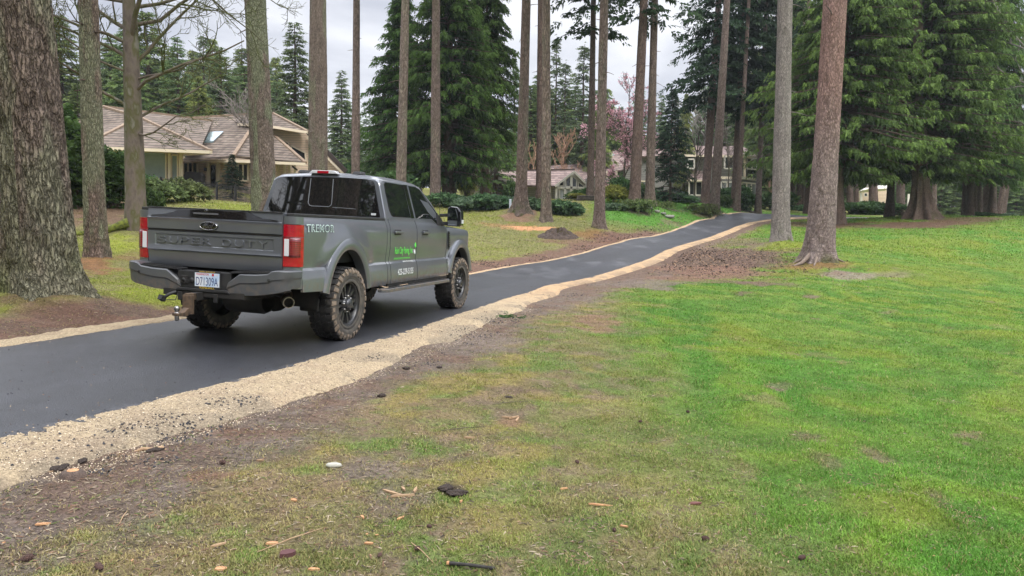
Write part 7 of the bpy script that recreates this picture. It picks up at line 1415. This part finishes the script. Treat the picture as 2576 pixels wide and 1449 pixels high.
# ------------------------------------------------------------------ scattered stuff: grass, crumbs, needles
def scatter_blades(name, n_target, lab, seed, ymax=17.):
    rng = np.random.default_rng(seed); X = []; Y = []
    # sample in view: density falls with distance
    n = n_target*3; y = 2.6*(ymax/2.6)**rng.uniform(0, 1, n); x = (rng.uniform(-.78, .78, n))*y
    return x, y
rng = np.random.default_rng(77)
def grass_field(n, y0, y1, seed):
    rng = np.random.default_rng(seed); u = rng.uniform(0, 1, n); y = y0*(y1/y0)**u; x = rng.uniform(-.80, .80, n)*y
    cov = bil(GX, GY, COV, x, y); sr = bil(GX, GY, sR, x, y); sl = bil(GX, GY, sL, x, y)
    tuft = fbm(x, y, 7, 3, 5); ok = (rng.uniform(0, 1, n) < cov*(.45+1.1*(tuft > .47))) & ((sr > .55) | (sl > .3))
    return x[ok], y[ok], cov[ok]
def blades(name, n, y0, y1, seed, L, Wd):
    x, y, cov = grass_field(n, y0, y1, seed); m = len(x); rng = np.random.default_rng(seed+1); z = hN(x, y)
    col = gcol(x, y)*rng.uniform(.75, 1.6, (m, 1)); dry = (rng.uniform(size=m) < np.clip(.46-.40*cov, .05, .45))[:, None]; col = np.where(dry, np.array([.34, .28, .12])*rng.uniform(.7, 1.2, (m, 1)), col*np.array([1.02, 1.16, .85]))
    sc = np.maximum(1, y/6)**.75; l = L*rng.uniform(.5, 1.35, m)*sc**.5*(.55+.45*cov)*(.55+1.1*fbm(x, y, 5, 3, 88)**1.2); col = col*(.78+.5*fbm(x, y, 1.2, 4, 89))[:, None]; w = Wd*rng.uniform(.7, 1.3, m)*sc
    a = rng.uniform(0, 6.28, m); lean = rng.uniform(.25, 1.25, m)**1.; d = np.stack([np.cos(a)*np.sin(lean), np.sin(a)*np.sin(lean), np.cos(lean)], -1); a2 = a+np.pi/2+rng.normal(size=m)*.5; s = np.stack([np.cos(a2), np.sin(a2), 0*a], -1)*w[:, None]*.5
    p0 = np.stack([x, y, z-.004], -1); p1 = p0+d*l[:, None]*.55; p2 = p1+(d*.9+np.array([0, 0, -.35]))*l[:, None]*.5
    V = np.stack([p0-s, p0+s, p1+s*.8, p1-s*.8, p2], 1).reshape(-1, 3); b = np.arange(m)*5
    F = np.concatenate([np.stack([b, b+1, b+2], -1), np.stack([b, b+2, b+3], -1), np.stack([b+3, b+2, b+4], -1)])
    return mesh_np(name, V, F, m_blade, {'col': np.repeat(col, 5, 0)})
m_blade = M_attr('grass_blade', rough=.6, trans=.25, spec=.25)
tag(link('grass', blades('grass', 1500000, 2.9, 30, 5, .030, .0042)), 'short patchy lawn grass over the foreground and the bank', kind='stuff')
tag(link('far_grass', blades('far_grass', 420000, 30, 80, 6, .045, .0062)), 'lawn grass farther off beside the path and round the houses', kind='stuff')
def litter(name, n, fn, mat, size, seed, asp=.12, flat=.25, cols=None, lift=.004):
    x, y, dens = fn(np.random.default_rng(seed), n); rng = np.random.default_rng(seed+1); m = len(x); z = (bil(GX, GY, ZG, x, y) if not hasattr(fn, 'z') else fn.z(x, y))+lift
    a = rng.uniform(0, 6.28, m); l = size*rng.uniform(.5, 1.5, m)*np.maximum(1, y/7)**.5; d = np.stack([np.cos(a), np.sin(a), rng.normal(size=m)*flat], -1)*l[:, None]*.5; s = np.stack([-np.sin(a), np.cos(a), rng.normal(size=m)*flat], -1)*(l*asp)[:, None]*.5; p = np.stack([x, y, z], -1); up = np.array([0, 0, 1.])*(l*asp*.5)[:, None]
    V = np.stack([p-d-s, p+d-s, p+d+s, p-d+s, p+up*1.4], 1).reshape(-1, 3); b = np.arange(m)*5; F = np.concatenate([np.stack([b+i, b+(i+1) % 4, b+4], -1) for i in range(4)])
    c = np.array(cols)[rng.integers(0, len(cols), m)]*rng.uniform(.7, 1.3, (m, 1)); return mesh_np(name, V, F, mat, {'col': np.repeat(c, 5, 0)})
m_litter = M_attr('litter', rough=.9, spec=.2)
from mathutils.bvhtree import BVHTree
_bv = []
for o in [o for o in bpy.data.objects if o.name.startswith('sand_verge')]: _bv.append(BVHTree.FromPolygons([v.co[:] for v in o.data.vertices], [p.vertices[:] for p in o.data.polygons]))
def sand_z(x, y):
    z = hN(x, y)
    for i in range(len(x)):
        for b_ in _bv[:1]:
            h_ = b_.ray_cast(Vector((x[i], y[i], 5)), Vector((0, 0, -1)))
            if h_[0] is not None and h_[0].z > z[i]: z[i] = h_[0].z
    return z
def f_bare(rng, n):
    y = 2.9*(40/2.9)**rng.uniform(0, 1, n); x = rng.uniform(-.8, .8, n)*y; cov = bil(GX, GY, COV, x, y); sr = bil(GX, GY, sR, x, y); sl = bil(GX, GY, sL, x, y); ok = (rng.uniform(0, 1, n) < (1.05-cov)*.9+.04) & ((sr > .7) | (sl > .35)); return x[ok], y[ok], None
tag(link('needle_litter', litter('needle_litter', 90000, f_bare, m_litter, .026, 11, .16, .2, [(.10, .075, .052), (.16, .115, .078), (.22, .17, .11), (.06, .048, .038), (.28, .23, .16), (.17, .10, .065), (.10, .12, .04)])), 'needles, bark bits and dry stalks strewn over the bare earth', kind='stuff')
def f_crumb(rng, n):
    y = 4*(22/4)**rng.uniform(0, 1, n); x = rng.uniform(-.8, .5, n)*y; sr = bil(GX, GY, sR, x, y); ok = (sr > .05) & (sr < 1.1) & (rng.uniform(size=n) < .025+.9*sstep(.575, .66, fbm(x, y, 1.9, 5, 95))*(sr > .35)); return x[ok], y[ok], None
f_crumb.z = sand_z
tag(link('asphalt_crumbs', litter('asphalt_crumbs', 60000, f_crumb, m_litter, .014, 13, .75, .3, [(.03, .03, .034), (.045, .045, .05), (.16, .12, .085)], lift=.002)), 'black asphalt crumbs spilled over the sand beside the path', kind='stuff')
def f_grit(rng, n):
    y = 4*(14/4)**rng.uniform(0, 1, n); x = rng.uniform(-.8, .3, n)*y; sr = bil(GX, GY, sR, x, y); ok = (sr > -.03) & (sr < .85); return x[ok], y[ok], None
f_grit.z = sand_z
tag(link('sand_grit', litter('sand_grit', 100000, f_grit, m_litter, .0065, 15, .8, .3, [(.48, .385, .27), (.40, .31, .21), (.56, .47, .35), (.24, .185, .13), (.12, .10, .08)], lift=.001)), 'coarse pale grit over the sand verge', kind='stuff')

# crumbs and needles blown onto the asphalt
def f_asph(rng, n):
    y = 4*(40/4)**rng.uniform(0, 1, n); x = rng.uniform(-.8, .6, n)*y; sr = bil(GX, GY, sR, x, y); sl = bil(GX, GY, sL, x, y); e = np.minimum(-sr, -sl); ok = (sr < -.02) & (sl < -.02) & (rng.uniform(size=n) < .10+.7*np.exp(-e/.10)); return x[ok], y[ok], None
_pb = [o for o in bpy.data.objects if o.name == 'path'][0]; _bv[:] = [BVHTree.FromPolygons([v.co[:] for v in _pb.data.vertices], [p.vertices[:] for p in _pb.data.polygons])]
f_asph.z = sand_z
tag(link('path_grit', litter('path_grit', 26000, f_asph, m_litter, .009, 23, .7, .3, [(.30, .24, .17), (.045, .045, .05), (.05, .05, .055), (.14, .09, .06)], lift=.002)), 'loose grit, sand and needles lying on the new asphalt', kind='stuff')
def f_dug(rng, n):
    y = 16*(60/16)**rng.uniform(0, 1, n); x = rng.uniform(-.2, .75, n)*y; dg = bil(GX, GY, dug, x, y); sr = bil(GX, GY, sR, x, y); sl = bil(GX, GY, sL, x, y); ok = ((rng.uniform(size=n) < dg*1.1) & (sr > .9)) | ((sl > .35) & (sl < 2.2) & (rng.uniform(size=n) < .35) & (fbm(x, y, .5, 3, 7) > .5)); return x[ok], y[ok], None
tag(link('turned_earth', litter('turned_earth', 160000, f_dug, m_litter, .034, 27, .4, .5, [(.065, .045, .034), (.11, .075, .055), (.16, .11, .08), (.26, .16, .10), (.045, .034, .028)], lift=.003)), 'clods, roots and bark torn up on the dug patches beside the path', kind='stuff')
# pale air between the viewer and the far trees
if HAZE:
    q = MB(); q.b2((-235, -60, -5), (235, 290, 75)); hz = q.build('haze', bpy.data.materials.new('haze_air')); hm = hz.data.materials[0]; hm.use_nodes = True; hn = hm.node_tree; hn.nodes.remove(hn.nodes['Principled BSDF'])
    pv = hn.nodes.new('ShaderNodeVolumePrincipled'); pv.inputs['Color'].default_value = (.80, .86, .92, 1); pv.inputs['Density'].default_value = .0003; hn.links.new(pv.outputs[0], hn.nodes['Material Output'].inputs['Volume'])
    tag(hz, kind='stuff')
